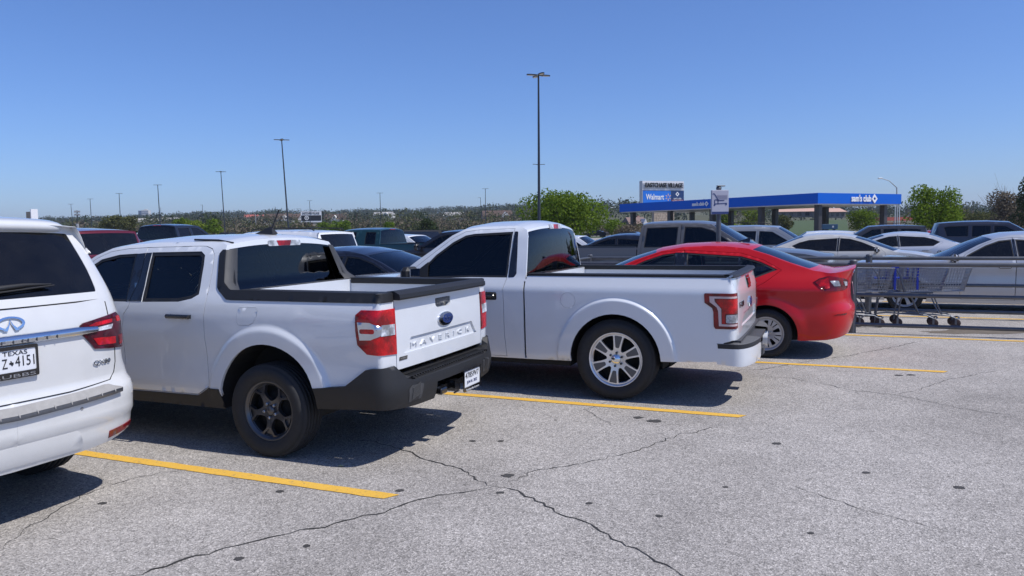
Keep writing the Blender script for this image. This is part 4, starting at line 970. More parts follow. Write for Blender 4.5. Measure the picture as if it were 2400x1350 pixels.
# ---- red sedan (right)
cz = dict(name='parked_car', label='bright red four-door sedan beside the cart corral, tail outwards', cat='car',
    loc=(3.604, 10.603, 0), yaw=R(157.0), shell=SH_CZ, paint=RED_P, g=.04, hero=True,
    low=[('w', 0, .30), ('w', .5, .30), (-.75, .255), (-.42, .235), ('arch', 0, .305, .385, .24, .20), (.6, .19), (2.2, .19), ('arch', 2.70, .305, .385, .20, .22), (3.2, .22), ('w', SH_CZ.len, .22)],
    top=[('deck', W3([(0, 1.150), (.45, 1.135), (.75, 1.105)]) + [(-.80, 1.095), (-.55, 1.125)]), ('backlight', [(-.55, 1.125), (-.25, 1.225), (.01, 1.325), (.27, 1.405)]), ('roof', [(.27, 1.405), (.55, 1.435), (.8, 1.44), (1.12, 1.425), (1.40, 1.375)]),
         ('windshield', [(1.40, 1.375), (1.75, 1.255), (2.08, 1.105), (2.42, .965)]), ('hood', [(2.42, .965), (2.8, .90), (3.2, .80), (SH_CZ.len - .5, .74, 'w'), (SH_CZ.len, .70, 'w')])],
    bulge=dict(deck=[(0, .025), (0, .025), (-.12, .02)], backlight=[(-.12, .02), (-.08, .045)], roof=[(-.08, .045), (0, .045), (.08, .045)], windshield=[(.08, .045), (.2, .04)], hood=[(.2, .04), (.05, .07), (0, .06)]), glassbox=dict(backlight=(.08, .93, .90, .86)),
    windows=[dict(poly=[(-.124, 1.135), (.088, 1.235), (.337, 1.305), (1.055, 1.352), (1.035, .985), (.2, 1.005)], door=0, band=.022, mat=GL_CLEAR), dict(poly=[(1.205, 1.350), (1.38, 1.326), (1.62, 1.245), (2.0, 1.07), (2.08, .99), (1.165, .985)], door=1, band=.02, mat=GL_CLEAR)],
    doors=[dict(poly=[(1.085, 1.385), (.337, 1.345), (.05, 1.255), (-.17, 1.13), (.02, .98), (.36, .80), (.42, .62), (.50, .25), (1.06, .25), (1.05, .90)], handle=(.32, .88)), dict(poly=[(1.092, 1.385), (1.38, 1.360), (1.64, 1.270), (2.02, 1.09), (2.18, .96), (2.2, .6), (2.1, .25), (1.068, .25), (1.058, .90)], handle=(1.3, .87))],
    trim=[('pillar_trim', [(1.050, 1.353), (1.086, 1.353), (1.052, .985), (1.030, .985)], GLOSSB, .003), ('pillar_trim', [(1.0905, 1.353), (1.21, 1.352), (1.17, .985), (1.0565, .985)], GLOSSB, .003), ('quarter_bar', [(.345, 1.30), (.372, 1.305), (.350, .998), (.322, 1.0)], GLOSSB, -.004)],
    lamps=[('tail_light', [('tail_light', [(1.166, .983), (1.09, 1.028), (.919, 1.060), (.733, 1.035), (.52, .99), (.545, .90), (.66, .882), (1.016, .873), (1.1, .924)], RED_D, .006),
             ('reversing_lens', rounded([(.926, .998), (.795, 1.001), (.761, .933), (.876, .932)], .012, 3), CLEAR_L, .010), ('reversing_lens', [(.70, .992), (.59, .98), (.575, .93), (.65, .932)], CLEAR_L, .010), ('red_lens', [(1.14, .98), (1.09, 1.012), (.945, 1.035), (.945, .91), (1.02, .90), (1.08, .93)], RED_L, .009)]),
           ('reflector', [('reflector', [(.897, .568), (.84, .585), (.68, .590), (.70, .572)], RED_D, .004)]), ('headlight', [('headlight', [(SH_CZ.len - 1.1, .74), (SH_CZ.len - .65, .70), (SH_CZ.len - .6, .58), (SH_CZ.len - .95, .62)], SMOKE_L, .004)])],
    nose=[('grille', [(0, .62), (.6, .60), (.55, .48), (0, .46)], GLOSSB, .004), ('lower_grille', [(0, .40), (.7, .38), (.6, .28), (0, .27)], BLACKP, .004)],
    wheels=dict(key=('red_sedan', .316, .205, .218, 'cover', SILVERP), yw=.875, wb=2.70, arch=.385, zc=.305), floor=.2, cabin=(.1, 2.4), seats=(.75, 1.6), seat_h=-.16, dash=.86, glass=GL_CLEAR, glass_rear=GL_TINT, mirror=(1.98, .98, RED_P))
CZ = build_car(cz)
fin = MB()
for s in (1, -1): fin.add([(x, s * yy, z) for x, z, yy in ((.46, 1.488, .02), (.30, 1.475, .025), (.285, 1.535, .006), (.32, 1.535, .006))], [(0, 1, 2, 3) if s > 0 else (3, 2, 1, 0)])
fin.add([(.46, .02, 1.488), (.32, .006, 1.535), (.285, .006, 1.535), (.30, .025, 1.475), (.46, -.02, 1.488), (.32, -.006, 1.535), (.285, -.006, 1.535), (.30, -.025, 1.475)], [(0, 1, 5, 4), (1, 2, 6, 5), (2, 3, 7, 6)]); fin.build('antenna', GLOSSB, CZ)
plate(CZ, -1.03, 0, .86, tilt=.12, lines=[('TEXAS', .03, 0, .05, INK, .1)])
bw = panel(SH_CZ, [(-.10, 1.085), (-.035, 1.085), (-.035, 1.105), (.035, 1.105), (.035, 1.085), (.10, 1.085), (.09, 1.05), (.035, 1.05), (.035, 1.03), (-.035, 1.03), (-.035, 1.05), (-.09, 1.05)], (), .05, .006, .008, False); bw.build('badge', CHROME, CZ)

# ---- large suv (left edge)
LQ = SH_QX.len
qx = dict(name='suv', label='large pearl-white suv at the left edge with chrome tailgate bar', cat='suv',
    loc=(-4.201 * .915, 5.237 * .915, .127), yaw=R(153.03), shell=SH_QX, paint=PEARL_P, g=.04, hero=True,
    low=[('w', 0, .255), ('w', .5, .262), ('w', .71, .275), ('w', .92, .33), (-.60, .36), ('arch', 0, .42, .475, .36, .34), (.8, .33), (2.4, .33), ('arch', 3.075, .42, .475, .34, .36), (3.7, .36), ('w', LQ, .33)],
    top=[('skip', W3([(0, 1.275), (.5, 1.275), (.70, 1.285)])), ('backlight', W3([(.70, 1.285), (.735, 1.47), (.765, 1.70), (.775, 1.765)])), ('roof', [(SH_QX.x[np.searchsorted(SH_QX.w, .775)] + .0, 1.765), (-.5, 1.815), (.0, 1.84), (1.0, 1.85), (1.8, 1.80)]),
         ('windshield', [(1.8, 1.80), (2.1, 1.62), (2.7, 1.24)]), ('hood', [(2.7, 1.24), (3.2, 1.18), (3.7, 1.08), (LQ, 1.0, 'w')])],
    bulge=dict(backlight=[(-.07, .0), (-.07, .02)], roof=[(-.07, .02), (0, .05), (.06, .05)], windshield=[(.06, .05), (.2, .03)], hood=[(.2, .03), (.0, .06)]), glassbox=dict(backlight=(.10, .93, .95, .97)),
    windows=[dict(poly=[(-.72, 1.64), (-.5, 1.68), (.35, 1.70), (.32, 1.25), (-.62, 1.25)]), dict(poly=[(.45, 1.70), (1.15, 1.69), (1.12, 1.22), (.42, 1.24)], door=0), dict(poly=[(1.25, 1.69), (1.7, 1.66), (2.4, 1.24), (1.22, 1.22)], door=1)],
    doors=[dict(poly=[(.37, 1.74), (1.2, 1.73), (1.17, 1.0), (1.17, .40), (.62, .40), (.50, .8), (.36, 1.1)], handle=(.6, 1.08)), dict(poly=[(1.207, 1.73), (1.75, 1.70), (2.5, 1.24), (2.55, .9), (2.4, .40), (1.177, .40), (1.177, 1.0)], handle=(1.4, 1.07))],
    lamps=[('tail_light', [('tail_light', [(.484, 1.120), (.509, 1.136), (.648, 1.156), (.83, 1.178), (.895, 1.132), (.935, 1.004), (.930, .944), (.9, .920), (.707, .936), (.592, .950), (.560, .991), (.500, 1.057)], m_lens('smoked_red_lens', (.075, .004, .012), 40), .012),
            ('red_lens', [(.547, 1.112), (.606, 1.130), (.764, 1.138), (.759, 1.115), (.603, 1.105)], RED_L, .0145), ('red_lens', [(.579, 1.024), (.657, 1.020), (.789, 1.010), (.79, .960), (.616, .972)], RED_L, .0145), ('red_lens', [(.838, 1.013), (.915, 1.013), (.918, .955), (.836, .945)], RED_L, .0145), ('red_lens', [(.815, 1.150), (.858, 1.150), (.882, 1.113), (.817, 1.113)], RED_L, .0145),
            ('reversing_lens', [(.624, 1.095), (.767, 1.102), (.750, 1.072), (.608, 1.068)], CLEAR_L, .0145)]),
           ('reflector', [('reflector', [(.676, .305), (.671, .356), (.935, .376), (.925, .335)], RED_D, .006)]), ('headlight', [('headlight', [(LQ - 1.0, 1.0), (LQ - .6, .98), (LQ - .6, .84), (LQ - .95, .88)], SMOKE_L, .004)])],
    nose=[('grille', [(0, 1.0), (.55, .98), (.5, .66), (0, .62)], CHROME, .01)],
    wheels=dict(key=('large_suv', .445, .29, .285, 'five', ALLOY), yw=.965, wb=3.075, arch=.475, zc=.42, z0=-.139), floor=.30, cabin=(-.4, 2.5), seats=(.0, .95, 1.85), seat_h=.2, dash=1.1, glass=GL_PRIV, glass_rear=GL_PRIV, mirror=(2.45, 1.2, PEARL_P))
QX = build_car(qx); QX.scale = (.915,) * 3
gate = [(.70, 1.262), (.752, 1.262), (.745, 1.176), (.790, .933), (.790, .828), (.768, .758), (.72, .712), (.37, .697)]
gate = gate + [(-a, b) for a, b in gate[::-1]]
gt = MB()
for A_, B_ in zip(gate[1:-1], gate[2:-1]):       # shut line of the tailgate
    q = dens([A_, B_], .04, False); P, N = SH_QX(np.array([a for a, _ in q]), np.array([b for _, b in q])); gt.tube(list(P + N * .0005), .0035, 5, False)
gt.build('tailgate_seam', DARK, QX)
spl = MB(); tt = np.linspace(-1, 1, 45); pr = [(.20, -.055), (.02, -.060), (-.045, -.052), (-.064, -.025), (-.056, .004), (-.01, .024), (.09, .040), (.30, .052)]
rows = []
for t in tt:
    k = (1 - abs(t) ** 9) ** .5 if abs(t) < 1 else 0.0; k = max(k, .05); bow = .085 * (1 - abs(t) ** 2.2); cz_ = 1.796 + .022 * (1 - t * t)
    rows.append([(-.60 + (a - .24 - .5 * bow) * (.35 + .65 * k) , t * (.705 - .02 * (a < 0)), cz_ + b * k) for a, b in pr])
spl.grid(np.array(rows), True)
so = spl.build('roof_spoiler', PEARL_P, QX)
MB().box((-.875, 0, 1.762), (.03, .34, .022)).build('brake_light', RED_D, so)
st = [(-.614, 1.108), (-.482, 1.119), (0, 1.116), (.482, 1.119), (.614, 1.108), (.60, 1.066), (.529, 1.060), (0, 1.054), (-.529, 1.060), (-.60, 1.066)]
ww = np.linspace(-.612, .612, 41); br = []
for f_, of_ in ((0, .004), (.12, .022), (.45, .030), (.8, .026), (1, .004)):
    zz = (1.116 - .010 * np.clip(np.abs(ww) - .48, 0, 1) / .13) - f_ * (.062 - .016 * np.clip(np.abs(ww) - .48, 0, 1) / .13); P_, N_ = SH_QX(ww, zz); br.append(P_ + N_ * of_)
sb = MB().grid(np.array(br), True).build('chrome_bar', m_plain('brushed_chrome', (.62, .66, .72), .16, metal=1.0, var=.04), QX)
text_on(SH_QX, 'INFINITI', .040, -.055, 1.076, .004, .0285, .50, 1, .8, 0, 0, 2.2, True).build('engraved_lettering', m_plain('engraving', (.12, .12, .13), .4, metal=.8), sb)
em = MB(); EC = (-.03, 1.188); ea, eb_ = .088, .043
def em_arc(t): return (EC[0] + ea * math.cos(t), EC[1] + eb_ * math.sin(t))
oo = [em_arc(math.pi * (-.32 + 1.64 * i / 30)) for i in range(31)]; ii = [(EC[0] + (a - EC[0]) * .80, EC[1] + (b - EC[1]) * .72) for a, b in oo]
panel(SH_QX, oo + ii[::-1], (), .03, .006, .012, True, em)
for s in (1, -1): panel(SH_QX, [(EC[0], EC[1] + .026), (EC[0] + s * .016, EC[1] - .010), (EC[0] + s * .050, EC[1] - .041), (EC[0] + s * .024, EC[1] - .044), (EC[0] + s * .006, EC[1] - .006)], (), .03, .006, .012, True, em)
em.build('badge', CHROME, QX)
text_on(SH_QX, 'QX80', .056, -.652, .850, .006, .004, .15, 1, .8, 0, 0, 1, True).build('model_lettering', CHROME, QX)
stp = [(-.760, .622), (-.765, .640), (-.736, .683), (-.677, .702), (0, .700), (.677, .702), (.736, .683), (.765, .640), (.760, .622), (.412, .608), (0, .597), (-.412, .608)]
ww = np.linspace(-.745, .745, 41); zl = np.interp(np.abs(ww), [0, .41, .76], [.597, .608, .622]); e0 = SH_QX.pos(ww, zl); N0 = SH_QX(ww, zl)[1]
e1 = e0 + N0 * .028 + [0, 0, .03]; e2 = SH_QX.pos(ww, zl + .075 - .05 * np.clip(np.abs(ww) - .66, 0, 1) / .1) + [0, 0, .004]
so = MB().grid(np.stack([e0 + [0, 0, -.004], e0 + N0 * .026, e1], 1), True).build('bumper_step', m_plain('blue_grey_chrome', (.20, .22, .26), .30, metal=.75, var=.25, scale=22, bump=.3, bscale=50), QX)
pd_ = MB().grid(np.stack([e1 + [0, 0, .001], e1 + (e2 - e1) * .5 + [0, 0, .004], e2], 1), True)
pd_.build('step_pad', GREYD, so)
rb = MB()
for i in range(13):
    j = 2 + 3 * i; rb.tube([e1[j] + [-.006, 0, -.014], e1[j] + [0, 0, .001], e1[j] * .72 + e2[j] * .28], [.003, .007, .002], 6)
rb.build('step_rib', GREYD, so)
hatch = panel(SH_QX, inset(rounded([(-.425, .425), (.425, .425), (.47, .290), (-.47, .290)], .03, 4), .0), (), .06, .006, .003, True).build('tow_cover', PEARL_P, QX)
for a, b in ((-.426, .574), (-.904, .580), (.426, .574), (.904, .58)):
    panel(SH_QX, ellipse(.011, .011, 14, (a, b)), (), .05, .003, .0025, False).build('parking_sensor', GREYD, QX)
wi = MB(); fz = lambda w, z: SH_QX.pos(w, z) + [-.035, 0, .012]
wi.tube([fz(.30, 1.36), fz(.0, 1.395), fz(-.16, 1.405), fz(-.34, 1.40)], [.018, .02, .015, .006], 6); wi.tube([fz(.32, 1.345), fz(0, 1.372), fz(-.36, 1.392)], .006, 5); wi.build('rear_wiper', BLACKP, QX)
plate(QX, -1.232, -.017, .957, .305, .158, .0, lines=[('TEXAS', .038, .02, .048, INK, .15), ('Z', .088, -.045, -.014, INK, .032), ('4151', .092, .083, -.008, INK, .118), ('RUBBS', .030, .005, -.0925, SATIN, .26)], frame=(.030, .014, GLOSSB))
_f = flat((-1.232, -.017, .957), (0, -1, 0), (0, 0, 1)); panel(_f, [(a - .012, b - .008) for a, b in [(.002, .012), (.008, .012), (.008, .003), (.020, 0), (.019, -.012), (.010, -.022), (.004, -.012), (-.006, -.008), (-.006, .0), (.002, .003)]], (), .2, .0012, .0022, False).build('state_emblem', INK, QX)

# ------------------------------------------------------------------ other parked vehicles
GPARK = 'vehicles parked further back in the lot'
def lamps_std(sh, zt, zb, wr=.62, red=RED_L, depth=.22):
    L = sh.len; k = sh.wx(0) - 0.0; wc = sh.W * .80
    return [('tail_light', [('tail_light', [(wc + depth, zt - .02), (wc + .02, zt), (wr, zt - .03), (wr, zb + .02), (wc, zb), (wc + depth, zb + .04)], red, .006)]),
            ('headlight', [('headlight', [(L - wc - .30, zt - .12), (L - wr + .03, zt - .20), (L - wr, zb - .06), (L - wc - .16, zb - .06)], SMOKE_L, .006)])]
def t_sedan(sx=1, sy=1, sz=1, charger=False):
    kx = .74 if charger else 1.0
    S = lambda P: [((x if x < 1.1 else 1.1 + (x - 1.1) * kx if x < 2.45 else x) * sx, z * sz) for x, z in P]
    sh = Shell(-1.03 * sx, 3.62 * sx, .90 * sy, (.42, 3.4, .06), (.70, 3.4, .12),
        side=[(z * sz, d) for z, d in [(.18, -.06), (.3, -.02), (.5, 0), (.72, -.012), (.87, .0), (.93, -.016), (1.0, -.05), (1.1, -.12), (1.2, -.175), (1.35, -.26), (1.45, -.33)]],
        rend=[(z * sz, d) for z, d in [(.2, -.10), (.32, -.03), (.5, .02), (.62, .03), (.72, -.02), (.9, -.03), (1.05, -.01), (1.15, .02)]], fend=[(z * sz, d) for z, d in [(.2, -.06), (.4, 0), (.6, 0), (.75, -.08), (.9, -.2)]], extra=ring_flare((0, 2.70 * sx), .30 * sz, .50, .45, .014, .35))
    L = sh.len; hz = .06 if charger else 0
    sp = dict(shell=sh, low=[('w', 0, .28 * sz), (-.42 * sx - .05, .235), ('arch', 0, .32, .375, .24, .20), (.6 * sx, .19), (2.2 * sx, .19), ('arch', 2.70 * sx, .32, .375, .20, .22), (3.2 * sx, .22), ('w', L, .22)],
        top=[('deck', [(0, 1.10 * sz, 'w'), (.45, 1.09 * sz, 'w'), (.75, 1.06 * sz, 'w')] + S([(-.80, 1.05), (-.55, 1.085)])), ('backlight', S([(-.55, 1.085), (-.25, 1.205), (.01, 1.315), (.27, 1.405)])), ('roof', S([(.27, 1.405), (.55, 1.435), (.8, 1.44), (1.12, 1.425), (1.40, 1.375)])),
             ('windshield', S([(1.40, 1.375), (1.75, 1.255), (2.08, 1.105), (2.42, .965)])), ('hood', S([(2.42, .965), (2.8, .92 + hz), (3.2, .84 + hz)]) + [(L - .5, (.77 + hz) * sz, 'w'), (L, (.73 + hz) * sz, 'w')])],
        bulge=dict(deck=[(0, .025), (0, .025), (-.12, .02)], backlight=[(-.12, .02), (-.08, .045)], roof=[(-.08, .045), (0, .06), (.08, .05)], windshield=[(.08, .05), (.2, .04)], hood=[(.2, .04), (.05, .07), (0, .06)]), glassbox=dict(backlight=(.08, .93, .90, .86)),
        windows=[dict(poly=S([(-.10, 1.14), (.088, 1.235), (.337, 1.305), (1.05, 1.352), (1.02, .985), (.10, 1.005)]), door=0), dict(poly=S([(1.11, 1.352), (1.35, 1.330), (1.62, 1.245), (2.0, 1.07), (2.08, .99), (1.07, .985)]), door=1)],
        doors=[dict(poly=S([(1.085, 1.385), (.337, 1.345), (.05, 1.255), (-.17, 1.13), (.02, .98), (.36, .80), (.47, .62), (.52, .25), (1.06, .25), (1.05, .90)]), handle=(.32 * sx, .86 * sz)), dict(poly=S([(1.092, 1.385), (1.38, 1.360), (1.64, 1.270), (2.02, 1.09), (2.18, .96), (2.2, .6), (2.1, .25), (1.068, .25), (1.058, .90)]), handle=(1.22 * sx, .85 * sz))],
        trim=[('pillar_trim', S([(1.058, 1.355), (1.10, 1.355), (1.068, .985), (1.026, .985)]), GLOSSB, .003)],
        lamps=lamps_std(sh, 1.0 * sz, .84 * sz), nose=[('grille', [(0, .66 * sz), (.55, .64 * sz), (.5, .50 * sz), (0, .48 * sz)], GLOSSB, .004), ('lower_grille', [(0, .40), (.6, .38), (.55, .28), (0, .27)], BLACKP, .004)],
        wheels=dict(key=('sedan', .325, .215, .225, 'five', SILVERP), yw=.875 * sy, wb=2.70 * sx, arch=.375, zc=.32), floor=.22, cabin=(.1 * sx, 2.4 * sx), seats=(.75 * sx, 1.6 * sx), seat_h=-.16, dash=.86 * sz, mirror=(1.98 * sx, .97 * sz, None))
    return sp
def t_suv(sx=1, sy=1, sz=1, boxy=True):
    S = lambda P: [(x * sx, z * sz) for x, z in P]
    sh = Shell(-1.12 * sx, 3.98 * sx, .99 * sy, (.30, 4.5, .05), (.5, 4, .10),
        side=[(z * sz, d) for z, d in [(.25, -.05), (.4, -.01), (.62, 0), (.95, 0), (1.1, -.01), (1.2, -.03), (1.3, -.06), (1.5, -.12), (1.72, -.20), (1.84, -.28)]],
        rend=[(z * sz, d) for z, d in [(.3, -.05), (.45, .03), (.6, .03), (.7, 0), (1.0, 0), (1.2, -.02), (1.45, -.09), (1.75, -.20)]], fend=[(z * sz, d) for z, d in [(.3, -.03), (.6, 0), (.9, -.02), (1.1, -.08)]], extra=ring_flare((0, 2.95 * sx), .40, .56, .50, .016, .45))
    L = sh.len; x8 = lambda w: float(np.interp(w, sh.w, sh.x)); we = .84 * sy
    sp = dict(shell=sh, low=[('w', 0, .40), ('w', .9 * sy, .40), (-.62 * sx, .38), ('arch', 0, .40, .445, .38, .34), (.8 * sx, .32), (2.2 * sx, .32), ('arch', 2.95 * sx, .40, .445, .34, .36), (3.6 * sx, .36), ('w', L, .34)],
        top=[('skip', [(0, 1.17 * sz, 'w'), (.6 * sy, 1.17 * sz, 'w'), (.78 * sy, 1.18 * sz, 'w')]), ('backlight', [(.78 * sy, 1.18 * sz, 'w'), (.81 * sy, 1.45 * sz, 'w'), (we, 1.70 * sz, 'w'), (we + .02, 1.745 * sz, 'w')]), ('roof', [(we + .02, 1.745 * sz, 'w')] + S([(-.5, 1.79), (0, 1.81), (1.0, 1.815), (1.75, 1.77)])),
             ('windshield', S([(1.75, 1.77), (2.05, 1.58), (2.62, 1.19)])), ('hood', S([(2.62, 1.19), (3.1, 1.14), (3.6, 1.05)]) + [(L, .98 * sz, 'w')])],
        bulge=dict(backlight=[(-.05, 0), (-.06, .02)], roof=[(-.06, .02), (0, .05), (.06, .05)], windshield=[(.06, .05), (.18, .03)], hood=[(.18, .03), (0, .06)]), glassbox=dict(backlight=(.08, .90, .88, .90)),
        windows=[dict(poly=S([(-.66, 1.60), (-.5, 1.64), (.28, 1.66), (.25, 1.20), (-.55, 1.20)])), dict(poly=S([(.40, 1.66), (1.10, 1.655), (1.07, 1.17), (.37, 1.18)]), door=0), dict(poly=S([(1.20, 1.655), (1.62, 1.63), (2.35, 1.19), (1.17, 1.17)]), door=1)],
        doors=[dict(poly=S([(.33, 1.70), (1.15, 1.70), (1.12, 1.0), (1.12, .40), (.60, .40), (.48, .8), (.32, 1.1)]), handle=(.55 * sx, 1.04 * sz)), dict(poly=S([(1.157, 1.70), (1.70, 1.67), (2.45, 1.20), (2.48, .9), (2.35, .40), (1.127, .40), (1.127, 1.0)]), handle=(1.35 * sx, 1.03 * sz))],
        lamps=[('tail_light', [('tail_light', [(.93 * sy, 1.14 * sz), (.80 * sy, 1.15 * sz), (.79 * sy, .80 * sz), (.93 * sy, .81 * sz)], RED_L, .006)]), ('headlight', [('headlight', [(L - .98, .98 * sz), (L - .62, .97 * sz), (L - .62, .80 * sz), (L - .92, .82 * sz)], SMOKE_L, .006)])],
        nose=[('grille', [(0, .96 * sz), (.55, .94 * sz), (.5, .66 * sz), (0, .64 * sz)], CHROME, .006)], centre=[('rear_bumper', [(-.85 * sy, .42), (.85 * sy, .42), (.85 * sy, .58), (-.85 * sy, .58)], BLACKP, .012), ('license_plate', [(-.15, .78), (.15, .78), (.15, .93), (-.15, .93)], PAPER, .006)],
        wheels=dict(key=('suv', .385, .25, .255, 'five', SILVERP), yw=.955 * sy, wb=2.95 * sx, arch=.445, zc=.40), floor=.30, cabin=(-.4 * sx, 2.4 * sx), seats=(.9 * sx, 1.75 * sx), seat_h=.2, dash=1.08 * sz, mirror=(2.35 * sx, 1.17 * sz, None), glass_rear=GL_PRIV)
    return sp
def t_pickup(sx=1, sy=1, sz=1, ext=False):
    S = lambda P: [(x * sx, z * sz) for x, z in P]
    sh = Shell(-1.16 * sx, 4.70 * sx, .985 * sy, (.14, 8, .015), (.35, 5, .06),
        side=[(z * sz, d) for z, d in [(.4, -.04), (.6, -.01), (.9, 0), (1.15, 0), (1.25, -.015), (1.4, -.05), (1.5, -.085), (1.7, -.16), (1.86, -.24), (1.90, -.29)]],
        rend=[(.4, 0), (1.4 * sz, 0)], fend=[(z * sz, d) for z, d in [(.4, -.03), (.7, 0), (1.0, -.01), (1.2, -.05)]], extra=ring_flare((0, 3.68 * sx), .46, .60, .55, .02, .5))
    L = sh.len; cr = .62
    sp = dict(shell=sh, pickup=True, low=[('w', .885 * sy, .62), ('w', 1.05 * sy, .60), (-.75 * sx, .52), ('arch', 0, .46, .50, .50, .46), (.9 * sx, .44), (2.9 * sx, .44), ('arch', 3.68 * sx, .46, .50, .46, .48), (4.3 * sx, .46), ('w', L, .44)],
        top=[('skip', [(.885 * sy, 1.38 * sz, 'w'), (1.06 * sy, 1.39 * sz, 'w')] + S([(.58, 1.39), (.60, 1.36), (.62, 1.36)])), ('cabback', S([(.62, 1.36), (.63, 1.42), (.65, 1.62), (.68, 1.83), (.70, 1.86)])), ('roof', S([(.70, 1.86), (.80, 1.885), (1.3, 1.895), (1.9, 1.885), (2.2, 1.855)])),
             ('windshield', S([(2.2, 1.855), (2.45, 1.70), (2.8, 1.48), (3.10, 1.30)])), ('hood', S([(3.10, 1.30), (3.5, 1.28), (4.1, 1.22), (4.45, 1.15)]) + [(L, 1.10 * sz, 'w')])],
        bulge=dict(cabback=[(-.04, 0), (-.04, .0), (-.04, .01), (-.035, .05)], roof=[(-.035, .05), (0, .06), (.03, .06), (.06, .05)], windshield=[(.06, .05), (.14, .03)], hood=[(.14, .03), (.06, .06), (0, .06)]), glassbox=dict(cabback=(.10, .92, .90, .88)),
        windows=[dict(poly=S([(.80, 1.80), (1.50, 1.815), (1.48, 1.37), (.76, 1.36)] if not ext else [(.84, 1.80), (1.25, 1.81), (1.24, 1.37), (.80, 1.36)]), door=0), dict(poly=S([(1.64, 1.815), (2.0, 1.80), (2.25, 1.72), (2.75, 1.39), (2.75, 1.35), (1.62, 1.36)]), door=1)],
        doors=[dict(poly=S([(.74, 1.84), (1.56, 1.855), (1.55, 1.0), (1.55, .48), (.78, .48), (.70, .95), (.70, 1.4)]), handle=(.90 * sx, 1.22 * sz)), dict(poly=S([(1.567, 1.855), (2.05, 1.84), (2.30, 1.74), (2.86, 1.36), (2.90, 1.1), (2.8, .48), (1.557, .48), (1.557, 1.0)]), handle=(1.72 * sx, 1.22 * sz))],
        lamps=[('tail_light', [('tail_light', [(1.06 * sy, 1.24 * sz), (.89 * sy, 1.25 * sz), (.89 * sy, .92 * sz), (1.06 * sy, .93 * sz)], RED_L, .006)]), ('headlight', [('headlight', [(L - .98, 1.10 * sz), (L - .66, 1.10 * sz), (L - .66, .88 * sz), (L - .95, .88 * sz)], SMOKE_L, .006)])],
        cuts=[[(.600 * sx, .47), (.618 * sx, .47), (.618 * sx, 1.32 * sz), (.600 * sx, 1.32 * sz)]], nose=[('grille', [(0, 1.08 * sz), (.64, 1.07 * sz), (.62, .78 * sz), (0, .76 * sz)], CHROME, .008), ('front_bumper', [(0, .70), (.93, .68), (.93, .50), (0, .48)], CHROME, .03)],
        centre=[('tailgate', [(-.87 * sy, .64), (.87 * sy, .64), (.87 * sy, 1.385 * sz), (-.87 * sy, 1.385 * sz)], None, 0)],
        wheels=dict(key=('pickup', .41, .265, .245, 'five', SILVERP), yw=.955 * sy, wb=3.68 * sx, arch=.50, zc=.46), floor=.42, cabin=(.75 * sx, 3.0 * sx), seats=(1.3 * sx, 2.2 * sx), seat_h=.34, dash=1.2 * sz, mirror=(2.85 * sx, 1.34 * sz, None), mirror_size=(.14, .22, .20), glass_rear=GL_TINT)
    return sp
def park(sp, name, cat, label, paint, px, D, yaw, g=.1, dz=0.0, cx=1.35, **kw):
    sp.update(kw); sp.update(name=name, cat=cat, label=label, paint=paint, g=g, yaw=R(yaw), group=GPARK)
    if sp.get('mirror') and sp['mirror'][2] is None: sp['mirror'] = (*sp['mirror'][:2], paint)
    sp['centre'] = [(a, b, c if c is not None else paint, d) for a, b, c, d in sp.get('centre', [])]
    f = np.array([math.cos(R(yaw)), math.sin(R(yaw))]); c = np.array([px_x(px, D, 1.0), D]) - f * cx
    sp['loc'] = (c[0], c[1], dz); rt = build_car(sp)
    if sp.get('pickup'):
        sh = sp['shell']; k = float(sh.x[0]); ztop = [p for p in sp['top'][0][1]][0][1]
        cabx = sp['top'][1][1][0][0]
        truck_bed(rt, sh, paint, k + .08, cabx - .08, sh.W - .16, ztop - .52, ztop - .02, .9, ztop, .99)
        rl = MB(); ws = np.linspace(sh.wx(k + .2) if k + .2 > sh.x[0] else .9, sh.wx(cabx - .04), 16); A = sh.pos(ws, np.full(16, ztop - .006))
        rl.grid(np.stack([A + [0, .004, 0], A + [0, .002, .02], np.stack([A[:, 0], np.full(16, sh.W - .17), np.full(16, ztop + .016)], 1), np.stack([A[:, 0], np.full(16, sh.W - .17), np.full(16, ztop - .03)], 1)], 1), False); rl.mirror(); rl.build('bed_rail', BLACKP, rt)
        hb = MB().box((k - .08, 0, .60), (.16, 2 * sh.W - .2, .16), bevel=.03); hb.build('rear_bumper', CHROME, rt)
        e = [p for p in sp['top'][1][1]][-1]
        MB().box((e[0] - .02, 0, e[1] + .025), (.05, .34, .04), bevel=.01).build('brake_light', RED_L, rt)
    return rt
HL, HR = 157.0, -23.0
P_GREY = m_paint('grey_metallic_paint', (.115, .110, .106), .25, .4, coat=.7); P_SILV = m_paint('silver_paint', (.50, .51, .53), .35, .32); P_BEIGE = m_paint('champagne_white_paint', (.60, .575, .52), .1)
P_LSIL = m_paint('light_silver_paint', (.60, .61, .64), .25); P_PEWT = m_paint('pewter_paint', (.36, .355, .345), .45, .35); P_BROWN = m_paint('dark_brown_paint', (.045, .040, .040), .3)
P_NAVY = m_paint('navy_paint', (.016, .018, .032), .3); P_GREEN = m_paint('dark_teal_paint', (.006, .040, .042), .25); P_MAROON = m_paint('maroon_paint', (.16, .008, .014), .3); P_BLACK = m_paint('black_paint', (.010, .010, .014), .2)
P_DBLUE = m_paint('blue_black_paint', (.012, .015, .030), .4, .3, .3); P_RED2 = m_paint('crimson_paint', (.33, .012, .02), .2); P_WHITE2 = m_paint('plain_white_paint', (.76, .77, .78)); P_BLUE = m_paint('blue_paint', (.02, .09, .34), .2); P_SKY = m_paint('pale_grey_paint', (.35, .37, .40), .3)

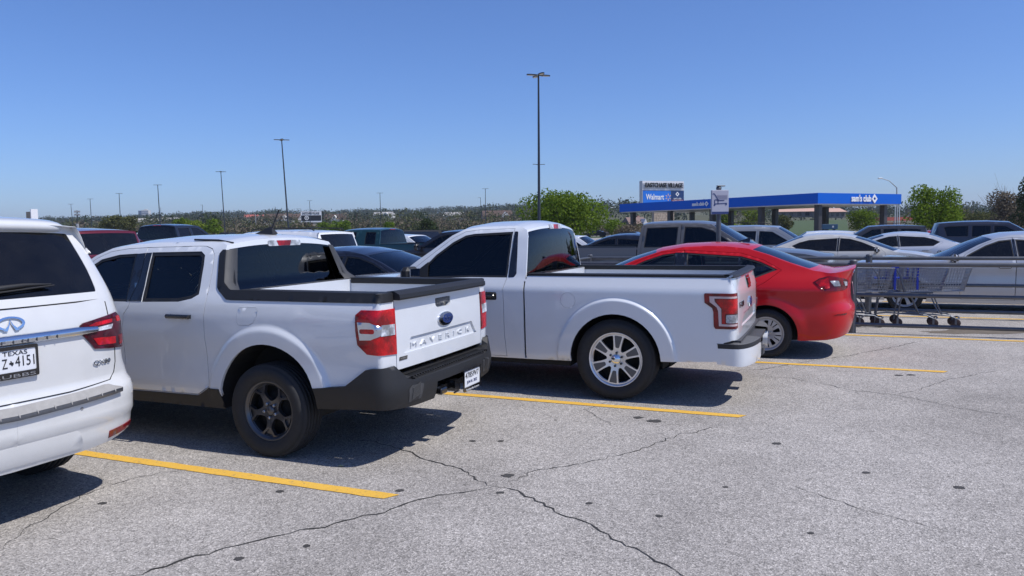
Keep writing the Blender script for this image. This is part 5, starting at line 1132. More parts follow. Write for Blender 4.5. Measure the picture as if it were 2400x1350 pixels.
park(t_pickup(1, 1, 1), 'pickup_truck', 'pickup truck', 'dark grey four-door pickup beyond the red sedan, bonnet to the right', P_GREY, 1590, 17.7, HR, .07, -.11, glass=m_glass('black_side_glass', (.02, .022, .026)), seats=())
park(t_sedan(1.10, 1.06, 1.02, True), 'parked_car', 'car', 'silver four-door sedan behind the shopping carts at the right edge', P_SILV, 2318, 15.0, HL, .05, 0, 1.45, glass=GL_PRIV)
park(t_sedan(1.05, 1.03, 1.0), 'parked_car', 'car', 'champagne white sedan in front of the silver suv, windscreen to the right', P_BEIGE, 1985, 22, HR, .07, -.03, glass=GL_PRIV)
park(t_sedan(1.06, 1.03, .99), 'parked_car', 'car', 'pale silver sedan with dark side glass under the red sedan, tail to the right', P_LSIL, 2085, 26.5, HL, .08, -.05, glass=GL_PRIV)
park(t_suv(1, 1.0, 1.0), 'suv', 'suv', 'pewter grey suv with roof rails behind the grey pickup bonnet', P_PEWT, 1795, 27, HR, .09, -.14, rails=(-.6, 1.5, 1.92, .66), rail_mat=BLACKP)
park(t_suv(1, 1.0, 1.02), 'suv', 'suv', 'dark brown suv with roof rack beyond the pale silver sedan', P_BROWN, 2055, 41, HL, .1, -.26, rails=(-.7, 1.3, 1.95, .66))
park(t_sedan(1, 1, 1), 'parked_car', 'car', 'crimson red sedan beyond the pale silver sedan, below the round tree', P_RED2, 2150, 44, HL, .1, -.20)
park(t_suv(.94, .97, .95), 'suv', 'suv', 'navy suv with sloping spoiler behind the silver sedan at the right edge', P_NAVY, 2335, 31, HR, .09, .0)
park(t_suv(.92, .95, .92), 'suv', 'suv', 'small white suv under the fuel canopy end, behind the champagne sedan', P_WHITE2, 1905, 43, HL, .11, -.35)
park(t_sedan(1.0, 1.0, .98), 'parked_car', 'car', 'blue-black sedan between the compact pickup cab and the full-size pickup bonnet', P_DBLUE, 862, 12.6, HR, .05, 0, 1.05, glass=GL_TINT)
park(t_pickup(.95, .94, .93, True), 'pickup_truck', 'pickup truck', 'dark teal green pickup with red brake light on the cab, tail to the right', P_GREEN, 905, 26.0, HL, .08, 0, .9)
park(t_suv(.96, .98, .955), 'suv', 'suv', 'white suv with black roof rack behind the compact pickup antenna', P_WHITE2, 690, 21.2, HL, .07, 0, .6, rails=(-.6, 1.5, 1.80, .66), bars=(.1, 1.0))
park(t_suv(1.03, 1.02, 1.02), 'suv', 'suv', 'dark red suv seen from behind beside the pearl-white suv', P_MAROON, 236, 18.6, HL, .07, 0, -.6)
park(t_pickup(1, 1, 1.08), 'pickup_truck', 'pickup truck', 'black tall pickup seen from behind over the compact pickup roof', P_BLACK, 392, 30, 78, .09, 0, 1.2, glass=GL_PRIV, glass_rear=GL_PRIV)
park(t_suv(.92, .95, .92), 'suv', 'suv', 'white suv standing left of the black tall pickup', P_WHITE2, 322, 41, HR, .1, .1)
park(t_sedan(1, 1, 1.02), 'parked_car', 'car', 'maroon car with lit-looking tail lamp right of the dark red suv', P_MAROON, 283, 27, 100, .1, .15)
park(t_suv(.92, .95, .9), 'suv', 'suv', 'white suv with pale windscreen right of the dark teal pickup cab', P_WHITE2, 965, 29, HR, .1, -.1)
park(t_pickup(1, 1, .93), 'pickup_truck', 'pickup truck', 'black pickup behind the windscreen pillar of the full-size white pickup', P_BLACK, 1075, 24, HL, .09, -.1, 2.0)
park(t_suv(.92, .95, .9), 'suv', 'suv', 'white car showing only its windscreen right of the full-size pickup cab', P_WHITE2, 1352, 32, HR, .1, -.25)
park(t_sedan(1.02, 1, 1.05), 'parked_car', 'car', 'black car with chrome window line behind the grey pickup bed', P_BLACK, 1440, 25, HL, .08, -.05)

# far rows: small vehicles, each a thing with body, windows and wheels
_FAR = {}
def far_vehicle(kind, paint):
    if kind not in _FAR:
        if kind == 'car': lo = [(-2.3, .35), (-2.3, .85), (-2.1, 1.0), (-1.3, 1.02), (1.0, .98), (2.1, .82), (2.3, .6), (2.3, .3)]; cab = [(-1.55, 1.0), (-.8, 1.40), (.3, 1.44), (1.25, .98)]
        elif kind == 'suv': lo = [(-2.35, .4), (-2.4, .9), (-2.3, 1.1), (1.1, 1.08), (2.2, .98), (2.35, .7), (2.35, .4)]; cab = [(-2.25, 1.1), (-2.0, 1.70), (.5, 1.74), (1.35, 1.08)]
        else: lo = [(-2.8, .5), (-2.8, 1.22), (1.5, 1.22), (2.7, 1.12), (2.8, .8), (2.8, .5)]; cab = [(-.6, 1.22), (-.5, 1.82), (1.0, 1.84), (1.8, 1.22)]
        def slab(P, y0, y1, yt=None):
            m = MB(); n = len(P); zt = max(z for _, z in P); zb = min(z for _, z in P)
            Y = [y0 - ((y0 - (yt or y0)) * (z - zb) / (zt - zb)) for _, z in P]
            m.add([(x, y, z) for (x, z), y in zip(P, Y)] + [(x, -y, z) for (x, z), y in zip(P, Y)], [tuple(range(n))[::-1], tuple(range(n, 2 * n))] + [(i, (i + 1) % n, n + (i + 1) % n, n + i) for i in range(n)]); return m
        body = slab(lo, .88, .88); body.join(slab(cab, .80, 0, .62))
        win = MB(); c = np.array(cab); ctr = c.mean(0); ins = (c - ctr) * [.86, .74] + ctr + [0, -.0]
        for s in (1, -1):
            zt, zb = c[:, 1].max(), c[:, 1].min(); win.add([(x, s * (.80 - .18 * (z - zb) / (zt - zb) + .012), z) for x, z in ins], [tuple(range(4)) if s < 0 else tuple(range(4))[::-1]])
        for (a, b, dx) in ((c[0], c[1], -.02), (c[3], c[2], .02)):
            p0 = a + (b - a) * .12; p1 = a + (b - a) * .88; win.add([(p0[0] + dx, .66, p0[1] + .01), (p0[0] + dx, -.66, p0[1] + .01), (p1[0] + dx, -.54, p1[1] + .01), (p1[0] + dx, .54, p1[1] + .01)], [(0, 1, 2, 3)])
        wh = MB()
        for x in (-1.4, 1.4):
            for s in (1, -1): wh.lathe([(.001, s * .86), (.2, s * .89), (.33, s * .87), (.33, s * .66)], 14, 'Y', (x, 0, .33))
        wh2 = wh
        me = []
        for m in (body, win, wh2):
            q = bpy.data.meshes.new('far_' + kind); q.from_pydata(m.v, [], m.f); q.update(); me.append(q)
        me[1].materials.append(GLOSSB); me[2].materials.append(RUBBER); _FAR[kind] = me
    return _FAR[kind]
_FP = {}
def far_car(kind, paint, px, D, yaw, label, dz=0.0):
    me = far_vehicle(kind, paint); key = (kind, paint.name)
    if key not in _FP:
        b = me[0].copy(); b.materials.append(paint); _FP[key] = b
    rt = empty({'car': 'parked_car', 'suv': 'suv', 'truck': 'pickup_truck'}[kind], (px_x(px, D, 1.0), D, dz), R(yaw)); tag(rt, label, {'car': 'car', 'suv': 'suv', 'truck': 'pickup truck'}[kind], GPARK)
    for n_, m_ in (('body', _FP[key]), ('window', me[1]), ('wheel', me[2])):
        o = bpy.data.objects.new(n_, m_); COL.objects.link(o); o.parent = rt
FARC = [('truck', P_WHITE2, 190, 60, HL, 'white van-like pickup at the far left under the grey mast'), ('suv', P_BLUE, 222, 75, HR, 'blue suv in the far row left of the green trees'), ('suv', P_SKY, 248, 66, HL, 'pale grey suv in the far row left of the dark green trees'), ('truck', P_BLUE, 300, 90, HL, 'bright blue van in the far row left of the second tall lamp pole'),
        ('car', P_SKY, 270, 58, HR, 'pale grey car in the far row behind the dark red suv roof'), ('car', P_WHITE2, 488, 105, HR, 'white car in the far row below the bright green trees'), ('car', P_SKY, 505, 120, HL, 'small grey car in the far row right of the white car'), ('car', P_NAVY, 515, 95, HL, 'dark car in the far row left of the thin lamp pole'), ('truck', P_WHITE2, 538, 110, HL, 'white pickup in the far row right of the thin lamp pole'),
        ('car', P_WHITE2, 552, 95, HL, 'white car in the far row left of the antenna'), ('car', P_SKY, 578, 100, HR, 'grey car in the far row just left of the antenna'), ('car', P_NAVY, 470, 118, HL, 'dark blue car in the far row below the bright green trees'), ('car', P_WHITE2, 596, 118, HR, 'white car in the far row behind the antenna'),
        ('suv', P_BLACK, 955, 48, 200, 'black suv with raised tailgate before the dark oak'), ('suv', P_MAROON, 1005, 60, HL, 'red vehicle beneath the dark oak'), ('car', P_WHITE2, 1395, 140, HL, 'white car beyond the big green tree'), ('car', P_WHITE2, 1462, 150, HR, 'white car at the foot of the brick house'), ('car', P_SKY, 1478, 160, HR, 'pale car beside the brick house'),
        ('car', P_WHITE2, 1480, 60, HR, 'white car roof peeping out left of the grey pickup cab'), ('suv', P_NAVY, 2290, 60, HR, 'dark suv beneath the bare tree'), ('car', P_SKY, 2115, 62, HR, 'grey car beneath the flag poles'), ('suv', P_WHITE2, 2108, 70, HL, 'white suv beneath the flag poles')]
for k, p, px, D, y, lb in FARC: far_car(k, p, px, D, y, lb, -.003 * max(0, px - 1300) * D / 1797 * 3 if px > 1300 else 0)
# ------------------------------------------------------------------ cart corral, carts, sign
GALV = m_plain('galvanised_steel', (.12, .125, .135), .46, metal=.6, var=.35, scale=9, bump=.15)
WIRE = m_plain('bright_wire', (.38, .39, .40), .30, metal=.8, var=.1)
CFRAME = m_plain('cart_tube', (.16, .17, .19), .38, metal=.7, var=.2)
BLUEP = m_plain('blue_plastic', (.015, .045, .42), .4, var=.1)
CASTER = m_plain('caster_rubber', (.035, .018, .016), .6, var=.3)
def s_of(px, n, z=0.0):
    """Position along the bay lines of the point of column n, height z seen at image column px."""
    lo, hi = -14.0, 12.0
    for _ in range(50):
        m = (lo + hi) / 2; P = lot(m, n, z) - np.array([0, 0, CAM_H]); u = 1200 + CAM_F * (P @ CR) / (P @ CF)
        if u < px: lo = m
        else: hi = m
    return lo
NN, NF = 3.10, 3.93
corral = empty('cart_corral', tuple(lot(s_of(2000, NN), NN)), 0); tag(corral, 'galvanised tube cart corral holding carts beside the red sedan', 'cart corral')
def cpart(mb, name, mat):
    o = mb.build(name, mat, corral); o.matrix_parent_inverse = Matrix.Translation(corral.location).inverted(); return o
sL, sR = s_of(1383, NF, 1.1), s_of(1997, NN) + 5.5
for n, ss in ((NN, (s_of(1997, NN), s_of(1997, NN) + 2.6, s_of(1997, NN) + 5.2, sL + .1)), (NF, (sL, s_of(2037, NF, 1.1), s_of(2037, NF, 1.1) + 3.0))):
    for z, r in ((1.075, .034), (.60, .030), (.135, .030)):
        cpart(MB().tube([lot(sL, n, z), lot(sR, n, z)], r, 10), 'rail', GALV)
    for s in ss:
        p = MB().tube([lot(s, n, .0), lot(s, n, 1.13)], .056, 12); p.tube([lot(s, n, 1.13), lot(s, n, 1.15)], [.064, .04], 12); cpart(p, 'post', GALV)
for n in (NN, NF):
    cpart(MB().tube([lot(sL, n, .1), lot(sL + .35, n, .62), lot(sL + .9, n, 1.05)], .022, 8), 'brace', GALV)
for z in (1.075, .60): cpart(MB().tube([lot(sL, NN, z), lot(sL, NF, z)], .028, 10), 'rail', GALV)

def make_cart():
    rt = empty('shopping_cart'); W0, W1 = .27, .21
    bk = MB()
    def wall(x, t):    # half-width along the basket, t = 0 bottom .. 1 top
        k = (x + .42) / 1.0; return (W0 + (W1 - W0) * k) * (.86 + .14 * t)
    zb = lambda x: .56 + .05 * (x + .42); zt = lambda x: 1.00 - .02 * (x + .42); xf = lambda t: .50 + .10 * t
    for s in (1, -1):
        for i in range(26):
            f = i / 25; bk.tube([(-.42 + f * (xf(0) + .42), s * wall(-.42 + f * .92, 0), zb(-.42 + f * .92)), (-.42 + f * (xf(1) + .42), s * wall(-.42 + f, 1), zt(-.42 + f))], .0034, 4, False)
        for j in range(9):
            t = j / 8; bk.tube([(-.42, s * wall(-.42, t), zb(-.42) + t * (zt(-.42) - zb(-.42))), (xf(t), s * wall(.58, t), zb(.5) + t * (zt(.58) - zb(.5)))], .0045 if j not in (0, 8) else .009, 4, False)
    for i in range(13):
        y = -1 + 2 * i / 12; bk.tube([(xf(0), y * wall(.5, 0), zb(.5)), (xf(1), y * wall(.58, 1), zt(.58))], .0034, 4, False); bk.tube([(-.42, y * wall(-.42, 0), zb(-.42)), (xf(0), y * wall(.5, 0), zb(.5))], .0034, 4, False)
        bk.tube([(-.42, y * wall(-.42, 0), zb(-.42)), (-.40, y * wall(-.42, 1), zt(-.42) - .04)], .0034, 4, False)
    for j in range(5):
        t = j / 4; bk.tube([(xf(t), -wall(.58, t), zb(.5) + t * (zt(.58) - zb(.5))), (xf(t), wall(.58, t), zb(.5) + t * (zt(.58) - zb(.5)))], .004, 4, False)
        x = -.42 + .9 * t; bk.tube([(x, -wall(x, 0), zb(x)), (x, wall(x, 0), zb(x))], .004, 4, False)
    bk.build('basket', WIRE, rt)
    fr = MB()
    for s in (1, -1):
        fr.tube([(.42, s * .15, .14), (.30, s * .17, .20), (-.30, s * .25, .24), (-.46, s * .26, .22)], .012, 7)
        fr.tube([(-.46, s * .26, .16), (-.42, s * .27, .45), (-.36, s * .27, .56), (-.44, s * .28, .86), (-.55, s * .28, 1.03)], .013, 7)
        fr.tube([(-.36, s * .27, .56), (.05, s * .24, .57)], .012, 7); fr.tube([(.20, s * .18, .20), (.05, s * .23, .55)], .011, 7)
    fr.tube([(.42, -.15, .14), (.46, -.10, .16), (.46, .10, .16), (.42, .15, .14)], .012, 7)
    for i in range(6):
        x = -.28 + i * .12; w_ = .25 - (x + .3) * .12; fr.tube([(x, -w_, .235 - (x + .3) * .05), (x, w_, .235 - (x + .3) * .05)], .005, 5)
    fr.build('frame', CFRAME, rt)
    h = MB().tube([(-.56, -.28, 1.03), (-.56, .28, 1.03)], .018, 10); h.build('handle', BLUEP, rt)
    cs = MB(); cs.box((-.30, 0, .86), (.012, .44, .20)); cs.box((-.40, 0, .80), (.18, .40, .012)); cs.build('child_seat', BLUEP, rt)
    for s in (1, -1): MB().box((-.18, s * .272, .80), (.035, .012, .36), bevel=.004).box((-.18, s * .272, .985), (.11, .014, .022)).build('side_strap', BLUEP, rt)
    for x, y in ((.40, .15), (.40, -.15), (-.46, .26), (-.46, -.26)):
        w_ = MB().lathe([(.001, -.014), (.064, -.017), (.075, -.010), (.075, .010), (.064, .017), (.001, .014)], 16, 'Y', (x, y, .076)); o = w_.build('wheel', CASTER, rt)
        fk = MB()
        for s in (1, -1): fk.box((x, y + s * .02, .10), (.03, .006, .09))
        fk.box((x, y, .148), (.035, .046, .012)); fk.build('caster_fork', CFRAME, o)
    return rt
CART_LABELS = ['chrome shopping cart at the right end of the row in the corral', 'chrome shopping cart nested second from the right end of the corral row', 'chrome shopping cart in the middle of the nested row in the corral', 'chrome shopping cart nested next to the red sedan tail', 'chrome shopping cart standing crooked beside the corral post', 'chrome shopping cart half hidden by the red sedan tail', 'chrome shopping cart seen through the red sedan rear window']
c0 = make_cart(); s_end = s_of(2268, 3.52, .6)
for i, (ds, dn, da) in enumerate([(-.58, .02, 2), (-.90, .0, -1), (-1.72, -.10, 9), (-2.02, -.08, 7), (-2.34, .14, -16), (-2.9, .0, 3), (-3.25, .0, 2)]):
    c = c0 if i == 0 else copy_tree(c0); P = lot(s_end + ds, 3.50 + dn); c.location = P; c.rotation_euler = (0, 0, R(-23 + da)); tag(c, CART_LABELS[i], 'shopping cart', 'shopping carts in the corral')

# sign on the corral
SIGNF = m_plain('sign_face_grey', (.42, .43, .50), .45, var=.05)
D = 14.6; pb = at_px(1684, 566, D); pole_xy = pb[:2]
sg = empty('cart_return_sign', (pole_xy[0], pole_xy[1], 0), R(8)); tag(sg, 'cart return sign on a grey pole above the red sedan roof', 'sign')
MB().tube([(0, 0, 0), (0, 0, 2.40)], .045, 14).build('pole', GALV, sg)
cp = MB().tube([(0, 0, 2.40), (0, 0, 2.44), (0, 0, 2.455)], [.05, .05, .02], 12); cp.box((.03, -.02, 2.462), (.16, .07, .02), bevel=.008); cp.build('pole_cap', GALV, sg)
zc = 2.155; fmS = flat((0, -.075, zc), (1, 0, 0), (0, 0, 1))
bd = MB().box((0, -.045, zc), (.335, .055, .455), bevel=.006).build('sign_panel', SIGNF, sg)
panel(fmS, [(-.164, -.224), (.164, -.224), (.164, -.178), (-.164, -.178)], (), .5, .003, .001, False).build('sign_band', NAVY, bd)
pic = MB()
def stroke(P, w=.007):
    for (a, b), (c, d) in zip(P, P[1:]):
        t = np.array([c - a, d - b]); t = t / np.linalg.norm(t); nn = np.array([-t[1], t[0]]) * w
        panel(fmS, [(a + nn[0], b + nn[1]), (c + nn[0], d + nn[1]), (c - nn[0], d - nn[1]), (a - nn[0], b - nn[1])], (), .5, .002, .002, False, pic)
stroke([(-.15, .16), (-.115, .155), (-.06, .07), (-.06, .03), (.08, .035)]); stroke([(-.112, .045), (-.112, -.03), (.13, -.02)]); stroke([(-.112, .045), (-.03, .045)]); stroke([(-.045, .045), (-.045, -.025)])
for q in ((-.112, -.05), (.115, -.04)): panel(fmS, ellipse(.017, .017, 14, q), (), .5, .002, .002, False, pic)
pic.build('cart_symbol', NAVY, bd)
bs = MB()
for i in range(9): bs.add(np.array([fmS(np.array([a]), np.array([b]))[0][0] + [0, -.002, 0] for a, b in ((-.075 + i * .003, .135 - i * .0095), (.14, .135 - i * .0095), (.14, .131 - i * .0095), (-.075 + i * .003, .131 - i * .0095))]), [(0, 1, 2, 3)])
bs.build('basket_lines', m_plain('pale_violet_print', (.25, .25, .34), .5), bd)
# ------------------------------------------------------------------ terrain beyond the lot
def ridge(X, Y):
    """Height of the land: flat car park, then a long rise to a wooded ridge."""
    a = X / np.maximum(Y, 1.0)
    top = 34 + 6 * np.sin(a * 5 + 1.0) + 3 * np.sin(a * 13) - 14 * np.clip(a * 1.5, 0, 1)
    t = np.clip((Y - 190) / 1300, 0, 1); h = top * (t ** 1.15) + 1.2 * np.sin(X * .011) * np.sin(Y * .013) * np.clip((Y - 190) / 200, 0, 1)
    return h - 3 * np.clip((Y - 1550) / 600, 0, 1) * 4 + .06
def m_scrub():
    k = NT('scrubland'); v = k.coord(); n = k.noise(v, .03, 5, .65); n2 = k.noise(v, .4, 4, .7)
    c = k.ramp(n.outputs[0], [(.3, (.10, .085, .055)), (.5, (.085, .10, .045)), (.7, (.13, .115, .075))])
    c = k.mix(.5, c, k.ramp(n2.outputs[0], [(.3, (.05, .055, .03)), (.7, (.15, .135, .09))])); p = k.princ(c, .95, spec=.2); return k.done(p.outputs[0])
ys = np.concatenate([np.linspace(186, 420, 18), np.linspace(450, 1550, 28), np.linspace(1600, 4200, 8)]); aa = np.linspace(-1.05, 1.05, 70)
G = np.array([[(a * y, y, float(ridge(np.array(a * y), np.array(float(y))))) for a in aa] for y in ys])
hl = MB().grid(G, True, flip=True).build('hills', m_scrub()); tag(hl, 'scrubby rising land beyond the car park', kind='structure')
GRASS = m_plain('mown_grass', (.055, .085, .022), .95, var=.45, scale=1.2)
def patch(pts, mat, name, lab):
    V = [(px_x(px, D, z), D, z) for px, D, z in pts]; tag(MB().add(V, [tuple(range(len(V)))]).build(name, mat), lab, kind='structure')
patch([(1845, 150, .08), (1990, 150, .08), (1985, 300, 3.4), (1860, 300, 3.4)], GRASS, 'lawn', 'green lawn rising behind the fuel canopy')
patch([(1000, 260, 2.3), (1200, 270, 2.2), (1200, 330, 3.8), (1020, 330, 4.0)], m_plain('dry_grass', (.16, .16, .06), .95, var=.3, scale=1.5), 'bank', 'dry grass bank left of the big green tree')
verge = MB(); 
for (a, b, d0, d1) in ((200, 700, 176, 188), (700, 1210, 170, 188), (1380, 1480, 130, 150), (1640, 2420, 122, 150)):
    verge.add([(px_x(a, d0, 0), d0, .03), (px_x(b, d0, 0), d0, .03), (px_x(b, d1, 0), d1, .06), (px_x(a, d1, 0), d1, .06)], [(0, 1, 2, 3)])
tag(verge.build('verge', GRASS), 'grass verge at the far edge of the lot', kind='structure')

# ------------------------------------------------------------------ fuel canopy
def wall_mat(name, col, rough=.45): return m_plain(name, col, rough, var=.06, scale=.5, spec=.5)
CB = m_plain('canopy_blue', (.003, .105, .52), .6, var=.05, scale=.5, spec=.15); SOF = wall_mat('soffit_white', (.62, .61, .58)); COLM = wall_mat('column_brown', (.035, .032, .033)); PW = wall_mat('sign_white', (.72, .72, .73)); BLKL = wall_mat('sign_black', (.015, .015, .018))
Cc = np.array([px_x(1917, 100, 5), 100.0]); Lc = np.array([px_x(1452, 136, 5), 136.0]); u = (Lc - Cc) / np.linalg.norm(Lc - Cc); Wd = np.array([-u[1], u[0]]); Wd = Wd if Wd[0] > 0 else -Wd
Lg = float(np.linalg.norm(Lc - Cc)); Wg = 17.6; ZB, ZT = 4.42, 5.80
can = empty('fuel_canopy', (Cc[0], Cc[1], 0), math.atan2(u[1], u[0])); tag(can, 'long flat blue fuel station canopy on dark brown columns', 'fuel station')
sW = 1 if (Wd @ np.array([-u[1], u[0]])) > 0 else -1     # local axes: x along the long side, y across
fb = MB().box((Lg / 2, sW * Wg / 2, (ZB + ZT) / 2), (Lg, Wg, ZT - ZB)); fb.build('fascia', CB, can)
MB().box((Lg / 2, sW * Wg / 2, ZB - .06), (Lg - .5, Wg - .5, .12)).build('soffit', SOF, can)
for k in range(5):
    for y in (1.6, Wg - 2.2):
        x = 1.2 + k * (Lg - 3.0) / 4; MB().box((x, sW * y, ZB / 2 - .06), (.75, .75, ZB - .1), bevel=.05).build('column', COLM, can)
def logo(fm, a0, b0, h, par, mat, rev=False):
    """Club wordmark with its open diamond."""
    text_on(fm, "sam's club", h * 1.25, a0 - h * .55, b0, .12, .02, h * 4.2, 1, 1, 0, .022).build('sign_lettering', mat, par)
    d = h * .62; panel(fm, [(a0 + h * 2.35 - d, b0), (a0 + h * 2.35, b0 - d), (a0 + h * 2.35 + d, b0), (a0 + h * 2.35, b0 + d)], [[(a0 + h * 2.35 - d * .48, b0), (a0 + h * 2.35, b0 - d * .48), (a0 + h * 2.35 + d * .48, b0), (a0 + h * 2.35, b0 + d * .48)]], .5, .1, .12, False).build('sign_diamond', mat, par)
LETW = m_plain('white_letters', (.8, .8, .8), .4, var=.02)
fm_r = flat((0, 0, (ZB + ZT) / 2), (0, sW, 0), (0, 0, 1)) if sW > 0 else flat((0, 0, (ZB + ZT) / 2), (0, -1, 0), (0, 0, 1))
# short face (towards the camera, right): local x = 0, reads along +width
def fm_short(a, b):
    P = np.stack([np.zeros(len(a)), sW * np.asarray(a), np.asarray(b)], 1); N = np.zeros_like(P); N[:, 0] = -1; return P, N
logo(fm_short, 9.2, (ZB + ZT) / 2, .98, can, LETW)
def fm_long(a, b):
    P = np.stack([-np.asarray(a), np.zeros(len(a)), np.asarray(b)], 1); N = np.zeros_like(P); N[:, 1] = -sW; return P, N
logo(fm_long, -21.5, (ZB + ZT) / 2, .62, can, LETW)
pb_ = empty('pay_booth_sign', (px_x(1944, 92, 0), 92, -.2), R(-8)); tag(pb_, 'low blue box sign with diamond on two legs under the canopy', 'sign')
MB().box((0, 0, 1.62), (1.75, .5, .62), bevel=.03).build('sign_box', wall_mat('teal_blue', (.012, .06, .12)), pb_)
for s in (-.5, .5): MB().box((s, 0, .66), (.28, .28, 1.32)).build('leg', COLM, pb_)
fmp = flat((0, -.255, 1.62), (1, 0, 0), (0, 0, 1)); panel(fmp, [(.2, 0), (.32, -.14), (.44, 0), (.32, .14)], [[(.26, 0), (.32, -.07), (.38, 0), (.32, .07)]], .5, .01, .012, False).build('sign_diamond', LETW, pb_)

# ------------------------------------------------------------------ pylon signs
def face_sign(root, w, z0, z1, th): return flat((0, -th / 2 - .001, (z0 + z1) / 2), (1, 0, 0), (0, 0, 1))
D = 165.0; P0 = at_px(1551, 470, D); sc = D / CAM_F; zt = at_px(1551, 425, D)[2]; zb = at_px(1551, 481, D)[2]; W_ = 106 * sc
W_ = W_ / math.cos(R(24)); py = empty('pylon_sign', (P0[0], P0[1], 0), R(24)); tag(py, 'tall shopping centre pylon sign with blue store panels behind the fuel canopy', 'sign')
MB().box((0, 0, (zt + zb) / 2), (W_, 1.1, zt - zb)).build('sign_cabinet', wall_mat('cabinet_grey', (.50, .50, .50)), py)
zm = zt - 21 * sc; fmT = flat((0, -.56, (zt + zm) / 2), (1, 0, 0), (0, 0, 1)); hT = zt - zm
tp = panel(fmT, [(-W_ / 2, -hT / 2), (W_ / 2, -hT / 2), (W_ / 2, hT / 2), (-W_ / 2, hT / 2)], (), 9, .05, .06, False).build('name_panel', PW, py)
for i in range(5): MB().box((0, -.665, zm + hT * (.18 + i * .13)), (W_, .05, .05)).build('panel_rail', wall_mat('rail_grey', (.38, .38, .39)), tp)
text_on(fmT, 'EASTCHASE VILLAGE', 1.35, .0, .02, .15, .28, W_ * .9, 1, 1, 0, .02).build('name_lettering', BLKL, tp)
hB = zm - zb; fmB = flat((0, -.56, (zm + zb) / 2 - .0), (1, 0, 0), (0, 0, 1)); xs_ = W_ * (1570 - 1551 + .0) / 106
bpn = panel(fmB, [(-W_ / 2 + .15, -hB / 2), (xs_, -hB / 2), (xs_, hB / 2 - .12), (-W_ / 2 + .15, hB / 2 - .12)], (), 9, .05, .06, False).build('store_panel', wall_mat('bright_blue', (.012, .16, .62)), py)
text_on(fmB, 'Walmart', 1.65, -W_ * .205, .10, .04, .07, W_ * .43, 1, 1, 0, .02).build('store_lettering', LETW, bpn)
spk = MB(); cx_ = W_ * .115
for i in range(6):
    a = R(90 + 60 * i); e = [(cx_ + r * math.cos(a) - t * math.sin(a), .1 + r * math.sin(a) + t * math.cos(a)) for r, t in ((.26, 0), (.40, .085), (.74, .10), (.74, -.10), (.40, -.085))]; panel(fmB, e, (), .9, .04, .08, False, spk)
spk.build('spark_symbol', m_plain('spark_orange', (.75, .42, .22), .4), bpn)
npn = panel(fmB, [(xs_ + .1, -hB / 2), (W_ / 2, -hB / 2), (W_ / 2, hB / 2 - .12), (xs_ + .1, hB / 2 - .12)], (), 9, .05, .06, False).build('store_panel', wall_mat('club_navy', (.010, .04, .14)), py)
cx_ = (xs_ + W_ / 2) / 2; d = .5; dz_ = hB * .24
panel(fmB, [(cx_ - d, dz_), (cx_, dz_ - d), (cx_ + d, dz_), (cx_, dz_ + d)], [[(cx_ - d * .5, dz_), (cx_, dz_ - d * .5), (cx_ + d * .5, dz_), (cx_, dz_ + d * .5)]], 1, .05, .08, False).build('sign_diamond', LETW, npn)
text_on(fmB, "sam's club", .62, cx_, -hB * .06, .04, .08, 2.0).build('store_lettering', LETW, npn)
rs = panel(fmB, [(xs_ + .25, -hB * .27), (W_ / 2 - .1, -hB * .27), (W_ / 2 - .1, -hB * .14), (xs_ + .25, -hB * .14)], (), 9, .03, .08, False).build('price_band', wall_mat('price_red', (.22, .01, .02)), npn)
text_on(fmB, 'UNLEADED  PREMIUM', .26, cx_, -hB * .205, .02, .10, 2.7).build('price_lettering', LETW, rs)
text_on(fmB, '3.59  3.99', .62, cx_, -hB * .41, .03, .08, 2.7).build('price_digits', LETW, npn)
STONE = m_plain('stone_block', (.38, .31, .24), .9, var=.25, scale=1.2)
bw_, bh_ = .62, .36
for sx0, sx1 in ((-2.35, 2.9),):
    MB().box(((sx0 + sx1) / 2, 0, zb / 2), (sx1 - sx0 - .1, .8, zb)).build('base', wall_mat('mortar', (.30, .25, .2)), py)
    stn = MB(); rr = random.Random(5); z = zb - .02
    n_ = 0
    while z > 1.2:
        x = sx0 + rr.uniform(-.3, 0)
        while x < sx1:
            w_ = rr.uniform(.5, .95); a, b = max(x, sx0), min(x + w_ - .04, sx1)
            if b - a > .12:
                sb_ = MB().box(((a + b) / 2, -.42 - rr.uniform(0, .05), z - bh_ / 2), (b - a, .1, bh_ - .04), bevel=.03); sb_.build('stone', STONE, py); n_ += 1
            x += w_
        z -= bh_
D = 262.0; P0 = at_px(729.5, 508, D); sc = D / CAM_F; zt = at_px(730, 495.5, D)[2]; zb = at_px(730, 521, D)[2]; W_ = 47 * sc
p2 = empty('pylon_sign', (P0[0], P0[1], 0), R(14)); tag(p2, 'distant white and black shopping centre sign left of centre', 'sign'); W_ /= math.cos(R(0))
MB().box((0, 0, (zt + zb) / 2), (W_, .9, zt - zb)).build('sign_cabinet', PW, p2)
fm2 = flat((0, -.46, (zt + zb) / 2), (1, 0, 0), (0, 0, 1)); H_ = zt - zb
text_on(fm2, 'EASTCHASE VILLAGE', 1.0, -.1, H_ * .32, .05, .02, W_ * .82, 1, 1.1).build('name_lettering', BLKL, p2)
b2 = panel(fm2, [(-W_ * .48, -H_ * .36), (W_ * .48, -H_ * .36), (W_ * .48, H_ * .14), (-W_ * .48, H_ * .14)], (), 9, .04, .05, False).build('tenant_panel', BLKL, p2)
panel(fm2, ellipse(.72, .72, 20, (-W_ * .22, -H_ * .10)), [ellipse(.5, .5, 20, (-W_ * .22, -H_ * .10))], .9, .04, .08, False).build('ring_logo', LETW, b2); panel(fm2, ellipse(.26, .2, 12, (-W_ * .22, -H_ * .10)), (), .9, .04, .08, False).build('ring_logo', LETW, b2)
